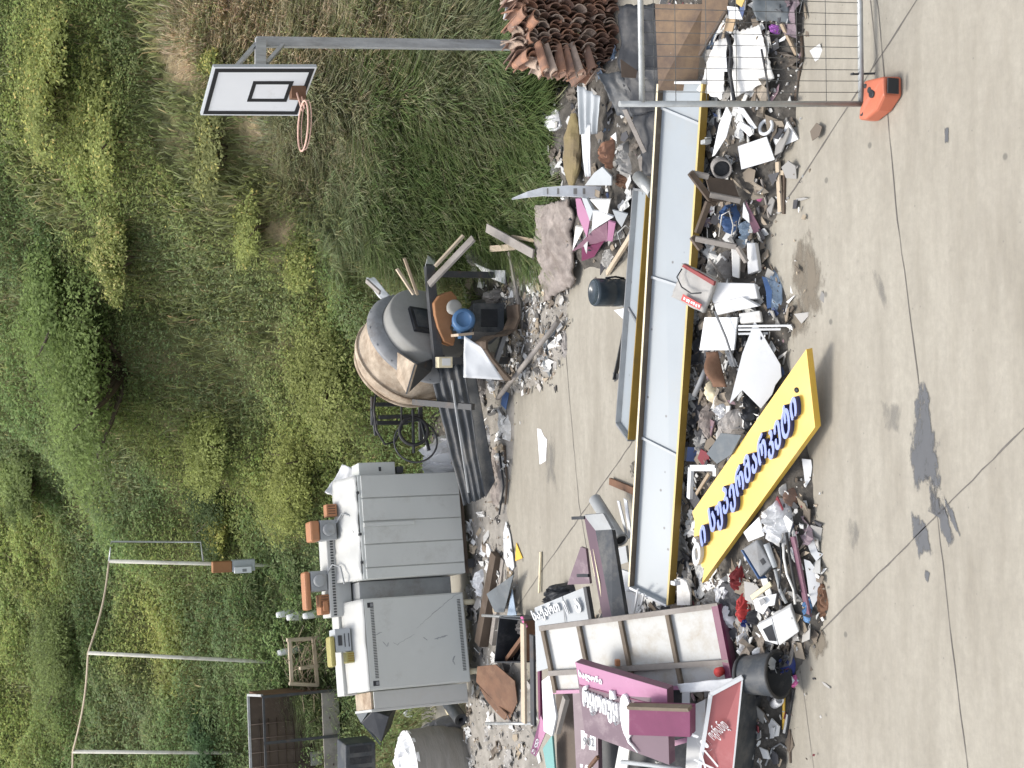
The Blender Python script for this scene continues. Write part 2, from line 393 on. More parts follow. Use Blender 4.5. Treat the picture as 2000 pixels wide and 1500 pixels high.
# ------------------------------------------------------------------ ground
def ground_mat():
    m, nt, N, L, b = _nt('concrete')
    tc = N.new('ShaderNodeTexCoord'); vec = tc.outputs['Object']
    def noi(scale, det=6, rough=.6, v=vec):
        n = N.new('ShaderNodeTexNoise'); n.inputs['Scale'].default_value = scale; n.inputs['Detail'].default_value = det; n.inputs['Roughness'].default_value = rough; L.new(v, n.inputs['Vector']); return n.outputs['Fac']
    def ramp(f, stops):
        r = N.new('ShaderNodeValToRGB'); el = r.color_ramp.elements
        while len(el) < len(stops): el.new(.5)
        for e, (p, c) in zip(el, stops): e.position = p; e.color = (*c, 1) if len(c) == 3 else c
        L.new(f, r.inputs[0]); return r.outputs[0]
    def mix(f, a, b_, mode='MIX'):
        x = N.new('ShaderNodeMixRGB'); x.blend_type = mode; L.new(f, x.inputs[0]) if not isinstance(f, float) else setattr(x.inputs[0], 'default_value', f)
        for i, q in ((1, a), (2, b_)):
            if isinstance(q, tuple): x.inputs[i].default_value = (*q, 1)
            else: L.new(q, x.inputs[i])
        return x.outputs[0]
    mp = N.new('ShaderNodeMapping'); mp.inputs['Rotation'].default_value = (0, 0, R(8)); mp.inputs['Scale'].default_value = (.35, 1.6, 1); L.new(vec, mp.inputs[0])
    base = ramp(noi(.55, 5, .55), [(.3, (.255, .232, .188)), (.7, (.33, .308, .255))])
    base = mix(.5, base, ramp(noi(2.2, 8, .7, mp.outputs[0]), [(.3, (.19, .17, .135)), (.72, (.42, .395, .335))]))
    base = mix(ramp(noi(14, 8, .75), [(.35, (.0, .0, .0)), (.75, (.5, .5, .5))]), base, (.19, .175, .15))
    # blotches and spots, warm yard dust
    base = mix(ramp(noi(3.1, 9, .8), [(.60, (0, 0, 0)), (.70, (.6, .6, .6))]), base, (.19, .175, .15))
    vo = N.new('ShaderNodeTexVoronoi'); vo.inputs['Scale'].default_value = 2.1; vo.inputs['Randomness'].default_value = 1; L.new(vec, vo.inputs['Vector'])
    base = mix(ramp(vo.outputs['Distance'], [(.035, (.75, .75, .75)), (.06, (0, 0, 0))]), base, (.12, .115, .10))
    vo2 = N.new('ShaderNodeTexVoronoi'); vo2.inputs['Scale'].default_value = 6.3; L.new(vec, vo2.inputs['Vector'])
    base = mix(ramp(vo2.outputs['Distance'], [(.03, (.5, .5, .5)), (.055, (0, 0, 0))]), base, (.14, .13, .115))
    sx = N.new('ShaderNodeSeparateXYZ'); L.new(vec, sx.inputs[0])
    mr = N.new('ShaderNodeMapRange'); mr.inputs[1].default_value = 10.6; mr.inputs[2].default_value = 12.5; L.new(sx.outputs['Y'], mr.inputs[0])
    base = mix(mr.outputs[0], base, mix(.8, base, (.34, .285, .205)))
    L.new(base, b.inputs['Base Color']); b.inputs['Roughness'].default_value = .8; b.inputs['Specular IOR Level'].default_value = .25
    bp = N.new('ShaderNodeBump'); bp.inputs['Strength'].default_value = .25; bp.inputs['Distance'].default_value = .01; L.new(noi(30, 6, .7), bp.inputs['Height']); L.new(bp.outputs[0], b.inputs['Normal'])
    MAT['concrete'] = m
ground_mat()
mb = MB(); mb.add([(-80, -20, 0), (80, -20, 0), (80, 120, 0), (-80, 120, 0)], [(0, 1, 2, 3)])
solo('concrete_ground', mb, 'concrete', kind='structure')

def patch_mat(key, rgb, cut, scale, rough=.7, soft=.09, amax=1.0):
    "stain with ragged, broken edges"
    m, nt, N, L, b = _nt(key)
    tc = N.new('ShaderNodeTexCoord'); at = N.new('ShaderNodeAttribute'); at.attribute_name = 'Col'
    n = N.new('ShaderNodeTexNoise'); n.inputs['Scale'].default_value = scale; n.inputs['Detail'].default_value = 7; n.inputs['Roughness'].default_value = .7
    mp = N.new('ShaderNodeMapping'); mp.inputs['Scale'].default_value = (.7, 1.5, 1); L.new(tc.outputs['Object'], mp.inputs[0]); L.new(mp.outputs[0], n.inputs['Vector'])
    sp = N.new('ShaderNodeSeparateColor'); L.new(at.outputs['Color'], sp.inputs[0])
    ad = N.new('ShaderNodeMath'); ad.operation = 'ADD'; ns = N.new('ShaderNodeMath'); ns.operation = 'MULTIPLY_ADD'; ns.inputs[1].default_value = 2.6; ns.inputs[2].default_value = -.8; L.new(n.outputs['Fac'], ns.inputs[0]); L.new(ns.outputs[0], ad.inputs[0]); L.new(sp.outputs[0], ad.inputs[1])
    mr = N.new('ShaderNodeMapRange'); mr.inputs[1].default_value = cut; mr.inputs[2].default_value = cut + soft; mr.inputs[4].default_value = amax; L.new(ad.outputs[0], mr.inputs[0])
    L.new(mr.outputs[0], b.inputs['Alpha'])
    r = N.new('ShaderNodeValToRGB'); r.color_ramp.elements[0].color = [c * .75 for c in rgb] + [1]; r.color_ramp.elements[1].color = [c * 1.25 for c in rgb] + [1]; L.new(n.outputs['Fac'], r.inputs[0]); L.new(r.outputs[0], b.inputs['Base Color'])
    b.inputs['Roughness'].default_value = rough
    MAT[key] = m
patch_mat('oil', (.085, .088, .093), .98, 6.5, .55, .30, .93); patch_mat('damp', (.165, .14, .105), .95, 5, .8, .5, .85); patch_mat('faint', (.15, .145, .135), 1.0, 6, .8, .6, .4)
def stain(name, outline, mat, z=.004, label=None):
    c = PP([(x, y, z) for x, y in outline]); ce = sum(c, V()) / len(c); dense = []
    for i in range(len(c)):
        for q in range(3): dense.append(c[i].lerp(c[(i + 1) % len(c)], q / 3))
    k = len(dense); vs = [ce]; col = [.95]
    for f, cv in ((.35, .95), (.7, .8), (1.0, .45), (1.4, -.6)):
        for p in dense: vs.append(ce + (p - ce) * f); col.append(cv)
    fs = [(0, 1 + j, 1 + (j + 1) % k) for j in range(k)]
    for r in range(3): fs += [(1 + r * k + j, 1 + (r + 1) * k + j, 1 + (r + 1) * k + (j + 1) % k, 1 + r * k + (j + 1) % k) for j in range(k)]
    mb = MB(); mb.add(vs, fs); o = solo(name, mb, mat, kind='structure')
    a = o.data.color_attributes.new('Col', 'FLOAT_COLOR', 'POINT')
    for i, cv in enumerate(col): a.data[i].color = (cv, cv, cv, 1)
stain('oil_stain', [(1795, 745), (1812, 770), (1822, 835), (1838, 870), (1835, 925), (1838, 960), (1822, 985), (1805, 945), (1785, 955), (1775, 925), (1772, 890), (1785, 830), (1785, 780)], 'oil')
stain('oil_stain', [(1815, 950), (1835, 965), (1850, 1005), (1865, 1050), (1855, 1075), (1838, 1040), (1832, 1010), (1815, 1000)], 'oil')
stain('oil_stain', [(1780, 1000), (1800, 1005), (1815, 1050), (1822, 1080), (1795, 1085), (1780, 1050)], 'oil')
stain('oil_stain', [(1840, 962), (1858, 990), (1876, 1048), (1868, 1040), (1850, 1005)], 'oil')
stain('oil_stain', [(1806, 1108), (1815, 1120), (1812, 1140), (1804, 1128)], 'oil')
stain('damp_patch', [(1555, 465), (1575, 462), (1598, 500), (1612, 550), (1608, 605), (1580, 640), (1560, 600), (1545, 540), (1542, 490)], 'damp')
stain('damp_patch', [(1540, 570), (1560, 580), (1580, 650), (1550, 660), (1530, 610)], 'damp')
stain('damp_patch', [(1580, 1215), (1605, 1230), (1620, 1265), (1595, 1290), (1575, 1260)], 'damp')
stain('faint_stain', [(1655, 1005), (1672, 1015), (1680, 1050), (1668, 1080), (1655, 1060)], 'faint')
stain('faint_stain', [(1700, 520), (1715, 525), (1735, 590), (1728, 610), (1712, 570)], 'faint')
stain('faint_stain', [(1843, 245), (1852, 250), (1852, 280), (1845, 280)], 'oil')
stain('faint_stain', [(1720, 780), (1760, 790), (1760, 850), (1725, 840)], 'faint')
stain('faint_stain', [(1060, 850), (1085, 860), (1088, 960), (1066, 940)], 'faint')
mk('joint', (.12, .11, .10), .95, .2, 8)
def joint(pts, w=.012, seed=1):
    rnd = random.Random(seed); mb = MB(); c = [P(x, y, .004) for x, y in pts]; dense = []
    for a, b in zip(c, c[1:]):
        n = max(2, int((b - a).length / .12))
        dense += [a.lerp(b, i / n) for i in range(n)]
    dense.append(c[-1]); vs = []
    for i, p in enumerate(dense):
        d = (dense[min(i + 1, len(dense) - 1)] - dense[max(i - 1, 0)]).normalized(); s = V((-d.y, d.x, 0)); o = s * rnd.uniform(-.004, .004); ww = w * rnd.uniform(.35, 1.0) / 2
        vs += [p + o + s * ww, p + o - s * ww]
    mb.add(vs, [(2 * i, 2 * i + 1, 2 * i + 3, 2 * i + 2) for i in range(len(dense) - 1)])
    solo('ground_joint', mb, 'joint', kind='structure')
joint([(2150, 685), (2000, 835), (1842, 995), (1635, 1200), (1552, 1290), (1400, 1440)], .014, 1)
joint([(1880, -140), (1790, 0), (1700, 140), (1550, 370), (1480, 470)], .014, 2)
joint([(1690, -140), (1715, 20), (1740, 300), (1752, 430), (1770, 560), (1795, 760)], .010, 3)
joint([(1828, 985), (1850, 1180), (1870, 1350), (1892, 1520), (1915, 1700)], .010, 4)
joint([(1240, 850), (1230, 870), (1055, 1120), (1000, 1200)], .014, 5)
joint([(1098, 600), (1112, 780), (1130, 980), (1150, 1100)], .010, 6)
joint([(1560, 1290), (1576, 1400), (1592, 1520)], .007, 7)
joint([(1700, 0), (1712, 110), (1700, 140)], .007, 8)

# ------------------------------------------------------------------ hillside
def hill_mat():
    m, nt, N, L, b = _nt('hill_earth')
    tc = N.new('ShaderNodeTexCoord'); vec = tc.outputs['Object']
    def noi(scale, det=8, rough=.65):
        n = N.new('ShaderNodeTexNoise'); n.inputs['Scale'].default_value = scale; n.inputs['Detail'].default_value = det; n.inputs['Roughness'].default_value = rough; L.new(vec, n.inputs['Vector']); return n.outputs['Fac']
    at = N.new('ShaderNodeAttribute'); at.attribute_name = 'Col'
    r1 = N.new('ShaderNodeValToRGB'); e = r1.color_ramp.elements; e[0].position = .32; e[1].position = .7; e[0].color = (.55, .55, .55, 1); e[1].color = (1.35, 1.3, 1.2, 1); L.new(noi(5.5), r1.inputs[0])
    mx = N.new('ShaderNodeMixRGB'); mx.blend_type = 'MULTIPLY'; mx.inputs[0].default_value = 1; L.new(at.outputs['Color'], mx.inputs[1]); L.new(r1.outputs[0], mx.inputs[2])
    L.new(mx.outputs[0], b.inputs['Base Color']); b.inputs['Roughness'].default_value = .95; b.inputs['Specular IOR Level'].default_value = .1
    bp = N.new('ShaderNodeBump'); bp.inputs['Strength'].default_value = .8; bp.inputs['Distance'].default_value = .12; L.new(noi(9), bp.inputs['Height']); L.new(bp.outputs[0], b.inputs['Normal'])
    MAT['hill_earth'] = m
hill_mat()
# bare/dry ground: centres found on the slope (x, y in the photo -> a point on the terrain), radius in metres
BARE = [(T(420, 40), 1.0), (T(620, 40), .9), (T(720, 60), .8), (T(600, 290), .9), (T(680, 330), .7), (T(380, 110), .5), (T(540, 60), .6), (T(560, 430), .4)]
def bareness(p):
    b = 0
    for c, r in BARE:
        d = ((p[0] - c.x) ** 2 + (p[1] - c.y) ** 2) ** .5 / r
        b = max(b, 1 - d * d)
    return max(0, min(1, b + .35 * mnoise.noise(V((p[0] * 1.4, p[1] * 1.4, 5)))))
xs = np.concatenate([np.arange(-30, -8, 1.0), np.arange(-8, 8, .14), np.arange(8, 30, 1.0)])
ys = np.concatenate([np.arange(12.4, 34, .16), np.arange(34, 60, 1.2)])
vs = [(float(X), float(Y), zt(float(X), float(Y))) for Y in ys for X in xs]; W = len(xs)
fs = [(j * W + i, j * W + i + 1, (j + 1) * W + i + 1, (j + 1) * W + i) for j in range(len(ys) - 1) for i in range(W - 1)]
me = bpy.data.meshes.new('hillside'); me.from_pydata(vs, [], fs); me.materials.append(MAT['hill_earth']); me.polygons.foreach_set('use_smooth', [True] * len(fs))
hill = bpy.data.objects.new('hillside', me); COL.objects.link(hill); hill['kind'] = 'structure'
a = me.color_attributes.new('Col', 'FLOAT_COLOR', 'POINT'); cols = []
for v in vs:
    b = bareness(v); g = V((.14, .15, .07)); d = V((.44, .35, .235)); c = g.lerp(d, min(1, b * 1.3)); cols += [c.x, c.y, c.z, 1]
a.data.foreach_set('color', cols)

# ------------------------------------------------------------------ plants
def big_mesh(name, verts, faces_n, mat, col, up=None):
    "verts (n,3); faces_n = list of (index array shaped (k,c)); col (n,3)"
    me = bpy.data.meshes.new(name)
    me.vertices.add(len(verts)); me.vertices.foreach_set('co', verts.astype(np.float32).ravel())
    li = np.concatenate([f.ravel() for f in faces_n]); tot = np.concatenate([np.full(len(f), f.shape[1]) for f in faces_n])
    me.loops.add(len(li)); me.loops.foreach_set('vertex_index', li.astype(np.int32))
    st = np.concatenate([[0], np.cumsum(tot)[:-1]])
    me.polygons.add(len(tot)); me.polygons.foreach_set('loop_start', st.astype(np.int32)); me.polygons.foreach_set('loop_total', tot.astype(np.int32))
    me.update(calc_edges=True)
    ca = me.color_attributes.new('Col', 'FLOAT_COLOR', 'POINT'); ca.data.foreach_set('color', np.concatenate([col, np.ones((len(col), 1))], 1).astype(np.float32).ravel())
    me.materials.append(MAT[mat])
    if up is not None:
        nv = np.tile(np.array([[0.0, -.25, .97]]), (len(verts), 1)) + np.random.default_rng(1).normal(size=(len(verts), 3)) * up; nv /= np.linalg.norm(nv, axis=1, keepdims=True); me.normals_split_custom_set_from_vertices(nv.astype(np.float32))
    return me
rng = np.random.default_rng(11)
def blades(pts, L, w, lean, col, bend=.6, face_down=0.4):
    "grass blades: pts (n,3), L (n), lean dir (n,2), col (n,3)"
    n = len(pts); up = np.zeros((n, 3)); up[:, 2] = 1
    ld = np.concatenate([lean, np.zeros((n, 1))], 1)
    side = np.stack([-lean[:, 1], lean[:, 0], np.zeros(n)], 1); side /= np.maximum(np.linalg.norm(side, axis=1, keepdims=True), 1e-5)
    L_ = L[:, None]; w_ = np.asarray(w).reshape(-1, 1)
    p1 = pts + up * L_ * (.55 - .13 * bend) + ld * L_ * (.12 + .24 * bend)
    p2 = pts + up * L_ * (1.0 - bend * .55) + ld * L_ * (.32 + bend * .62)
    vs = np.stack([pts - side * w_, pts + side * w_, p1 + side * w_ * .8, p1 - side * w_ * .8, p2], 1).reshape(-1, 3)
    i = np.arange(n)[:, None] * 5
    return vs, [i + np.array([[0, 1, 2, 3]]), i + np.array([[3, 2, 4]])], np.repeat(col, 5, 0)
def leaves(pts, size, col, flat=.3, nrm=None):
    n = len(pts)
    nr = rng.normal(size=(n, 3)); nr[:, 2] = np.abs(nr[:, 2]) + flat
    if nrm is not None: nr = nr * .8 + nrm * 1.0
    nr /= np.linalg.norm(nr, axis=1, keepdims=True)
    t = np.cross(nr, rng.normal(size=(n, 3))); t /= np.maximum(np.linalg.norm(t, axis=1, keepdims=True), 1e-6); bt = np.cross(nr, t)
    s = size[:, None]
    vs = np.stack([pts - t * s, pts + bt * s * .5 + nr * s * .15, pts + t * s, pts - bt * s * .5 + nr * s * .15], 1).reshape(-1, 3)
    i = np.arange(n)[:, None] * 4
    return vs, [i + np.array([[0, 1, 2, 3]])], np.repeat(col, 4, 0)
def link_big(name, parts, mat, kind=None, label=None, cat=None, up=None):
    vs = []; qs = {}; cs = []; b = 0
    for v, f, c in parts:
        for q in f: qs.setdefault(q.shape[1], []).append(q + b)
        vs.append(v); cs.append(c); b += len(v)
    me = big_mesh(name, np.concatenate(vs), [np.concatenate(q) for q in qs.values()], mat, np.concatenate(cs), up)
    o = bpy.data.objects.new(name, me); COL.objects.link(o); tag(o, label, cat, None, kind); return o
ztv = lambda pts: np.array([zt(float(a), float(b)) for a, b in pts])
def on_slope(n, x0=-9, x1=9, y0=13.4, y1=33, keep=None):
    pts = np.stack([rng.uniform(x0, x1, n), rng.uniform(y0, y1, n)], 1)
    t = np.array([toe(a) for a in pts[:, 0]]); k = pts[:, 1] > t - .15
    # only the part of the slope that the frame (and a step aside of it) can see
    k &= np.abs(pts[:, 0]) < .30 * pts[:, 1] + .8
    pts = pts[k]
    if keep is not None: pts = pts[np.array([keep(p) for p in pts])]
    z = ztv(pts); return np.concatenate([pts, z[:, None]], 1)
def jitter(base, n, amt=.3, hue=.12):
    c = np.array(base)[None] * (1 + rng.uniform(-amt, amt, (n, 1))); return np.clip(c * (1 + rng.uniform(-hue, hue, (n, 3))), .005, .8)
# short green grass over the slope, in patches of hue
pts = on_slope(190000, keep=lambda p: rng.uniform() > bareness(p) * 1.15 and (p[0] > .9 or rng.uniform() < .42))
n = len(pts)
ang = rng.uniform(0, 2 * math.pi, n); lean = np.stack([np.cos(ang) * .7, np.sin(ang) * .9 - .6], 1)
ph = np.array([mnoise.noise(V((p[0] * .7, p[1] * .7, 2))) for p in pts])
g0, g1, g2 = np.array((.17, .225, .08)), np.array((.29, .31, .12)), np.array((.24, .26, .14))
k = np.clip(ph * 1.4 + .45, 0, 1)[:, None]
col = g0 * (1 - k) + g1 * k; sel = rng.uniform(size=n) < .3; col[sel] = g2
col *= (1 + rng.uniform(-.3, .3, (n, 1))); dead = rng.uniform(size=n) < .10; col[dead] = jitter((.36, .30, .16), dead.sum())
LL = rng.uniform(.12, .34, n) * (1 + .5 * (ph > .1))
link_big('hillside_grass', [blades(pts, LL, rng.uniform(.006, .013, n), lean, col)], 'leaf', 'stuff', 'green grass covering the hillside behind the yard')
# long arching grass tufts on the right-hand bank, and dry straw
def tufts(cs, per, L, spread, base, amt=.3, w=.007):
    out = []
    for c in cs:
        m_ = per; a = rng.uniform(0, 2 * math.pi, m_); r = spread * np.sqrt(rng.uniform(0, 1, m_))
        p = np.stack([c[0] + np.cos(a) * r, c[1] + np.sin(a) * r], 1); p = np.concatenate([p, ztv(p)[:, None] - .02], 1)
        lean = np.stack([np.cos(a) * .9, np.sin(a) * .9 - .55], 1); ll = L * rng.uniform(.55, 1.15, m_)
        out.append(blades(p, ll, rng.uniform(w * .6, w * 1.2, m_), lean, jitter(base, m_, amt), .9))
    return out
def px_region(n, x0, x1, y0, y1):
    return [T(rng.uniform(x0, x1), rng.uniform(y0, y1)) for _ in range(n)]
long_g = tufts(px_region(170, 720, 1075, 175, 480), 190, .55, .28, (.135, .19, .06)) + tufts(px_region(70, 830, 1000, 20, 260), 160, .5, .26, (.27, .285, .16)) \
    + tufts(px_region(14, 955, 1000, 30, 150), 200, .55, .22, (.2, .26, .11)) + tufts(px_region(60, 640, 900, 350, 520), 170, .5, .26, (.24, .28, .14)) + tufts(px_region(70, 480, 700, 1080, 1420), 170, .45, .28, (.21, .265, .12)) \
    + tufts(px_region(50, 560, 760, 150, 330), 130, .45, .22, (.30, .305, .18)) + tufts(px_region(40, 1000, 1090, 240, 400), 150, .32, .22, (.20, .27, .11))
long_g += tufts(px_region(60, 360, 900, 0, 150), 120, .4, .25, (.25, .27, .13)) + tufts(px_region(60, 520, 760, 180, 420), 110, .38, .24, (.27, .28, .14)) + tufts(px_region(90, 700, 1080, 180, 480), 120, .5, .26, (.34, .36, .20))
link_big('long_grass', long_g, 'leaf', 'stuff', 'long arching green grass on the bank below the basketball hoop')
dry = tufts(px_region(60, 700, 830, 170, 330), 90, .4, .2, (.58, .50, .33)) + tufts(px_region(60, 360, 560, 0, 130), 90, .35, .25, (.56, .47, .32)) \
    + tufts(px_region(50, 560, 800, 20, 150), 90, .35, .25, (.56, .47, .32)) + tufts(px_region(40, 560, 720, 230, 380), 60, .3, .25, (.5, .42, .29)) + tufts(px_region(30, 840, 960, 30, 330), 60, .4, .2, (.55, .48, .3))
link_big('dry_grass', dry, 'leaf', 'stuff', 'straw coloured dry grass on the bare earth bank')
# stones on the bare bank (too many and too small to count)
st = MB()
for i in range(230):
    p = T(*[(random.Random(i).uniform(540, 720), random.Random(i + 999).uniform(200, 370)), (random.Random(i).uniform(380, 560), random.Random(i + 99).uniform(0, 130))][i % 3 == 0])
    r = random.Random(i * 7).uniform(.02, .075); rn = random.Random(i)
    vs = []
    for s in (-1, 1):
        for k in range(5): a_ = k * 1.2566 + rn.uniform(-.3, .3); vs.append(p + V((math.cos(a_) * r * rn.uniform(.6, 1.2), math.sin(a_) * r * rn.uniform(.6, 1.2), s * r * rn.uniform(.3, .6))))
    st.add(vs, [(4, 3, 2, 1, 0), (5, 6, 7, 8, 9)] + [(k, (k + 1) % 5, 5 + (k + 1) % 5, 5 + k) for k in range(5)])
solo('bank_gravel', st, 'stone', 'pale stones scattered on the bare earth bank', kind='stuff')

def clump(c, r, h, n, base, size=.035, amt=.35, fl=None, flp=0.0):
    "leaves on and inside an irregular dome"
    d = rng.normal(size=(n, 3)); d[:, 2] = np.abs(d[:, 2]); d /= np.linalg.norm(d, axis=1, keepdims=True)
    lob = np.array([1 + .38 * mnoise.noise(V((float(a[0]) * 2.1 + c[0], float(a[1]) * 2.1 + c[1], float(a[2]) * 2.1))) + .22 * mnoise.noise(V((float(a[0]) * 5 + c[0], float(a[1]) * 5, float(a[2]) * 5 + c[1]))) for a in d])
    rad = lob * rng.uniform(.45, 1.05, n) ** .6
    p = d * rad[:, None] * np.array([r, r, h]) + np.array(c)[None]
    hue = np.array([mnoise.noise(V((float(a[0]) * 3, float(a[1]) * 3, float(a[2]) * 3))) for a in p])
    col = np.array(base)[None] * (1 + hue[:, None] * .35) * (1 + rng.uniform(-amt, amt, (n, 1)))
    if fl is not None:
        s = (rng.uniform(size=n) < flp * (1.3 + hue * 2)) & (rad > .75); col[s] = jitter(fl, s.sum(), .2)
    return leaves(p, size * rng.uniform(.6, 1.3, n), np.clip(col, .004, .8), .3, d)
YG, MG, DG, OG = (.255, .29, .08), (.15, .19, .06), (.08, .115, .042), (.19, .20, .09)
# leafy undergrowth: one continuous mass of leaves whose height and hue wander over the slope
PATCH = [(60, 90, 1.3, 'Y'), (150, 170, 1.2, 'Y'), (225, 290, 1.0, 'Y'), (160, 330, .8, 'Y'), (230, 510, .6, 'B'), (300, 580, .7, 'Y'), (360, 850, 1.2, 'Y'), (430, 900, .9, 'Y'), (610, 700, 1.1, 'Y'), (640, 830, 1.2, 'Y'), (560, 940, .8, 'Y'),
         (470, 1040, .8, 'B'), (380, 1090, .7, 'Y'), (335, 1245, .9, 'B'), (280, 1270, .6, 'Y'), (60, 1050, 1.2, 'Y'), (30, 1260, 1.2, 'Y'), (120, 1110, .8, 'Y'), (60, 1420, 1.2, 'Y'), (390, 380, .6, 'Y'), (440, 330, .5, 'Y'), (520, 440, .8, 'Y'), (600, 520, .6, 'Y'), (300, 240, .7, 'Y'),
         (330, 700, 1.0, 'D'), (290, 780, .8, 'D'), (520, 1100, .9, 'D'), (450, 1180, .9, 'D'), (230, 1180, .9, 'D'), (430, 1440, .8, 'D'), (130, 450, .9, 'D'), (40, 60, .7, 'D'), (330, 1010, .8, 'D'),  # first two patches put shade below the big tree into leaf colour
         (420, 620, 1.0, 'O'), (480, 560, .9, 'O'), (560, 600, .9, 'O'), (340, 210, .9, 'O'), (400, 200, .8, 'O'), (440, 780, .9, 'O'), (520, 720, .8, 'O'), (290, 1380, 1.0, 'O'), (240, 930, .8, 'O')]
HUE = dict(Y=np.array((.28, .325, .085)), B=np.array((.37, .38, .10)), D=np.array((.125, .19, .072)), O=np.array((.20, .24, .115)), M=np.array((.18, .255, .085)))
PT = [(T(x, y), r, HUE[c], 1 if c in 'YB' else 0) for x, y, r, c in PATCH]
def hue_at(X, Y):
    n = mnoise.noise(V((X * .6, Y * .6, 21))); c = HUE['M'] * (1 + .35 * n) if n > -.1 else HUE['M'] * .5 + HUE['O'] * .5
    w = 1.0; acc = c * 1.0; fl = .0
    for q, r, h, f in PT:
        d = ((X - q.x) ** 2 + (Y - q.y) ** 2) / (r * r) * (1 + .8 * mnoise.noise(V((X * 1.6, Y * 1.6, 4))))
        if d < 2.2: g = 4 * math.exp(-1.6 * d); acc = acc + h * g; w += g; fl += f * g
    return acc / w, fl / w
und = []
NL = 950000
pp = np.stack([rng.uniform(-9, 9, NL), 13.5 + (rng.uniform(0, 1, NL) ** 1.15) * 20], 1)
pp = pp[(np.abs(pp[:, 0]) < .30 * pp[:, 1] + .8)]
cell = {}
keep_i = []; C_ = []; Z_ = []; S_ = []
for idx in range(len(pp)):
    X, Y = float(pp[idx, 0]), float(pp[idx, 1]); key = (int(X / .12 + 1000), int(Y / .12))
    if key not in cell:
        cx, cy = (key[0] - 1000) * .12, key[1] * .12; t = cy - toe(cx)
        rb = 0 if t < .1 else 1.0
        # the right-hand bank is grass, not scrub
        scrub = min(1, max(0, (1.25 - cx) / .8)) if cy < 18.2 else min(1, max(0, (2.6 - cx) / 1.2)) if cy < 20 else 1.0
        if cx < -2.2 and t < 3.2: scrub *= .25
        rb *= scrub * max(0, 1 - 1.6 * bareness((cx, cy))) * (1 if mnoise.noise(V((cx * 1.1, cy * 1.1, 40))) > -.42 else .25)
        hh = (.27 + .32 * max(0, mnoise.noise(V((cx * .9, cy * .9, 31))) + .35) + .16 * mnoise.noise(V((cx * 2.6, cy * 2.6, 33)))) * min(1, t / 1.0 + .3)
        c, fl = hue_at(cx, cy); cell[key] = (rb, max(.1, hh), c, fl, zt(cx, cy))
    rb, hh, c, fl, z = cell[key]
    if rb <= 0 or rng.random() > rb: continue
    keep_i.append(idx); C_.append(c * (1.0 if rng.random() > fl * .12 else 1.35)); Z_.append(z + hh * (.25 + .8 * rng.random() ** .6)); S_.append(.0165 + .0009 * (Y - 13))
pp = pp[keep_i]; C_ = np.array(C_); C_ *= 1 + rng.uniform(-.32, .32, (len(pp), 1)); C_ *= 1 + rng.uniform(-.1, .1, (len(pp), 3))
n3 = np.concatenate([pp, np.array(Z_)[:, None]], 1)
link_big('hillside_undergrowth', [leaves(n3, np.array(S_) * rng.uniform(.6, 1.4, len(pp)), np.clip(C_, .005, .8), 1.0)], 'leaf', 'stuff', 'mixed leafy undergrowth covering the hillside')
fl_i = [i for i in range(0, len(n3), 3) if rng.random() < .02 + .16 * max(0, hue_at(float(n3[i, 0]), float(n3[i, 1]))[1])]
fp = n3[fl_i] + np.array([[0, -.02, .05]])
link_big('flower_specks', [leaves(fp, rng.uniform(.010, .018, len(fp)), jitter((.60, .58, .17), len(fp), .2), 1.5)], 'leaf', 'stuff', 'tiny yellow flowers sprinkled over the undergrowth')
# individual shrubs and trees that stand out of the mass
def shrub(name, label, cat, x, y, r, h, n, base, size=.034, fl=None, flp=0.0, lobes=4, group=None, lift=0.0, spread=.9, Y=None):
    n = int(n * 1.7); size = size * .74; h = h * .85; lobes = int(lobes * 1.4)
    g = T(x, y); t = Thing(name, label, cat, g, group); parts = []; mbs = MB()
    for k in range(lobes):
        a_ = rng.uniform(0, 6.28); q = rng.uniform(.0, spread) * r
        c = V((g.x + math.cos(a_) * q, g.y + math.sin(a_) * q, g.z + lift + h * rng.uniform(.0, .38)))
        parts.append(clump(c, r * rng.uniform(.38, .62), h * rng.uniform(.28, .5), n // lobes, np.array(base) * rng.uniform(.85, 1.15), size, .35, fl, flp))
        mid = g.lerp(c, .5) + V((rng.uniform(-.1, .1), rng.uniform(-.1, .1), 0))
        mbs.tube([g - V((0, 0, .15)), mid, c + V((0, 0, h * .2))], .035 if cat == 'shrub' else .07, 6, r2=.008)
    vs = []; qs = []; cs = []; b = 0
    for v, f, c in parts: vs.append(v); qs.append(f[0] + b); cs.append(c); b += len(v)
    v = np.concatenate(vs) - np.array(g)[None]
    me = big_mesh('crown', v, [np.concatenate(qs)], 'leaf', np.concatenate(cs)); o = bpy.data.objects.new('crown', me); COL.objects.link(o); o.parent = t.o
    t.part('trunk' if cat == 'tree' else 'stem', mbs, 'wood_dark')
    return t
FLW = (.52, .47, .13)
shrub('leafy_tree', 'largest fresh green leafy tree, high on the middle of the hillside', 'tree', 235, 715, 2.0, 1.6, 18000, (.165, .225, .06), .045, lobes=22, lift=.1, spread=1.0)
shrub('leafy_tree', 'darker green leafy tree right of the largest tree near the top edge', 'tree', 120, 560, 1.3, 1.0, 7000, (.15, .21, .055), .045, lobes=10, lift=.0, spread=.9)
shrub('leafy_tree', 'small green tree left of the largest tree, above the white line posts', 'tree', 60, 930, 1.0, .9, 5000, (.17, .22, .065), .045, lobes=9, lift=.0, spread=.9)
shrub('flowering_shrub', 'yellow flowered shrub in the top right corner of the hillside', 'shrub', 110, 110, 1.3, .9, 6500, YG, .038, FLW, .10, 9)
shrub('flowering_shrub', 'yellow flowered shrub up the slope from the white backboard', 'shrub', 215, 240, 1.1, .8, 5500, YG, .038, FLW, .09, 9)
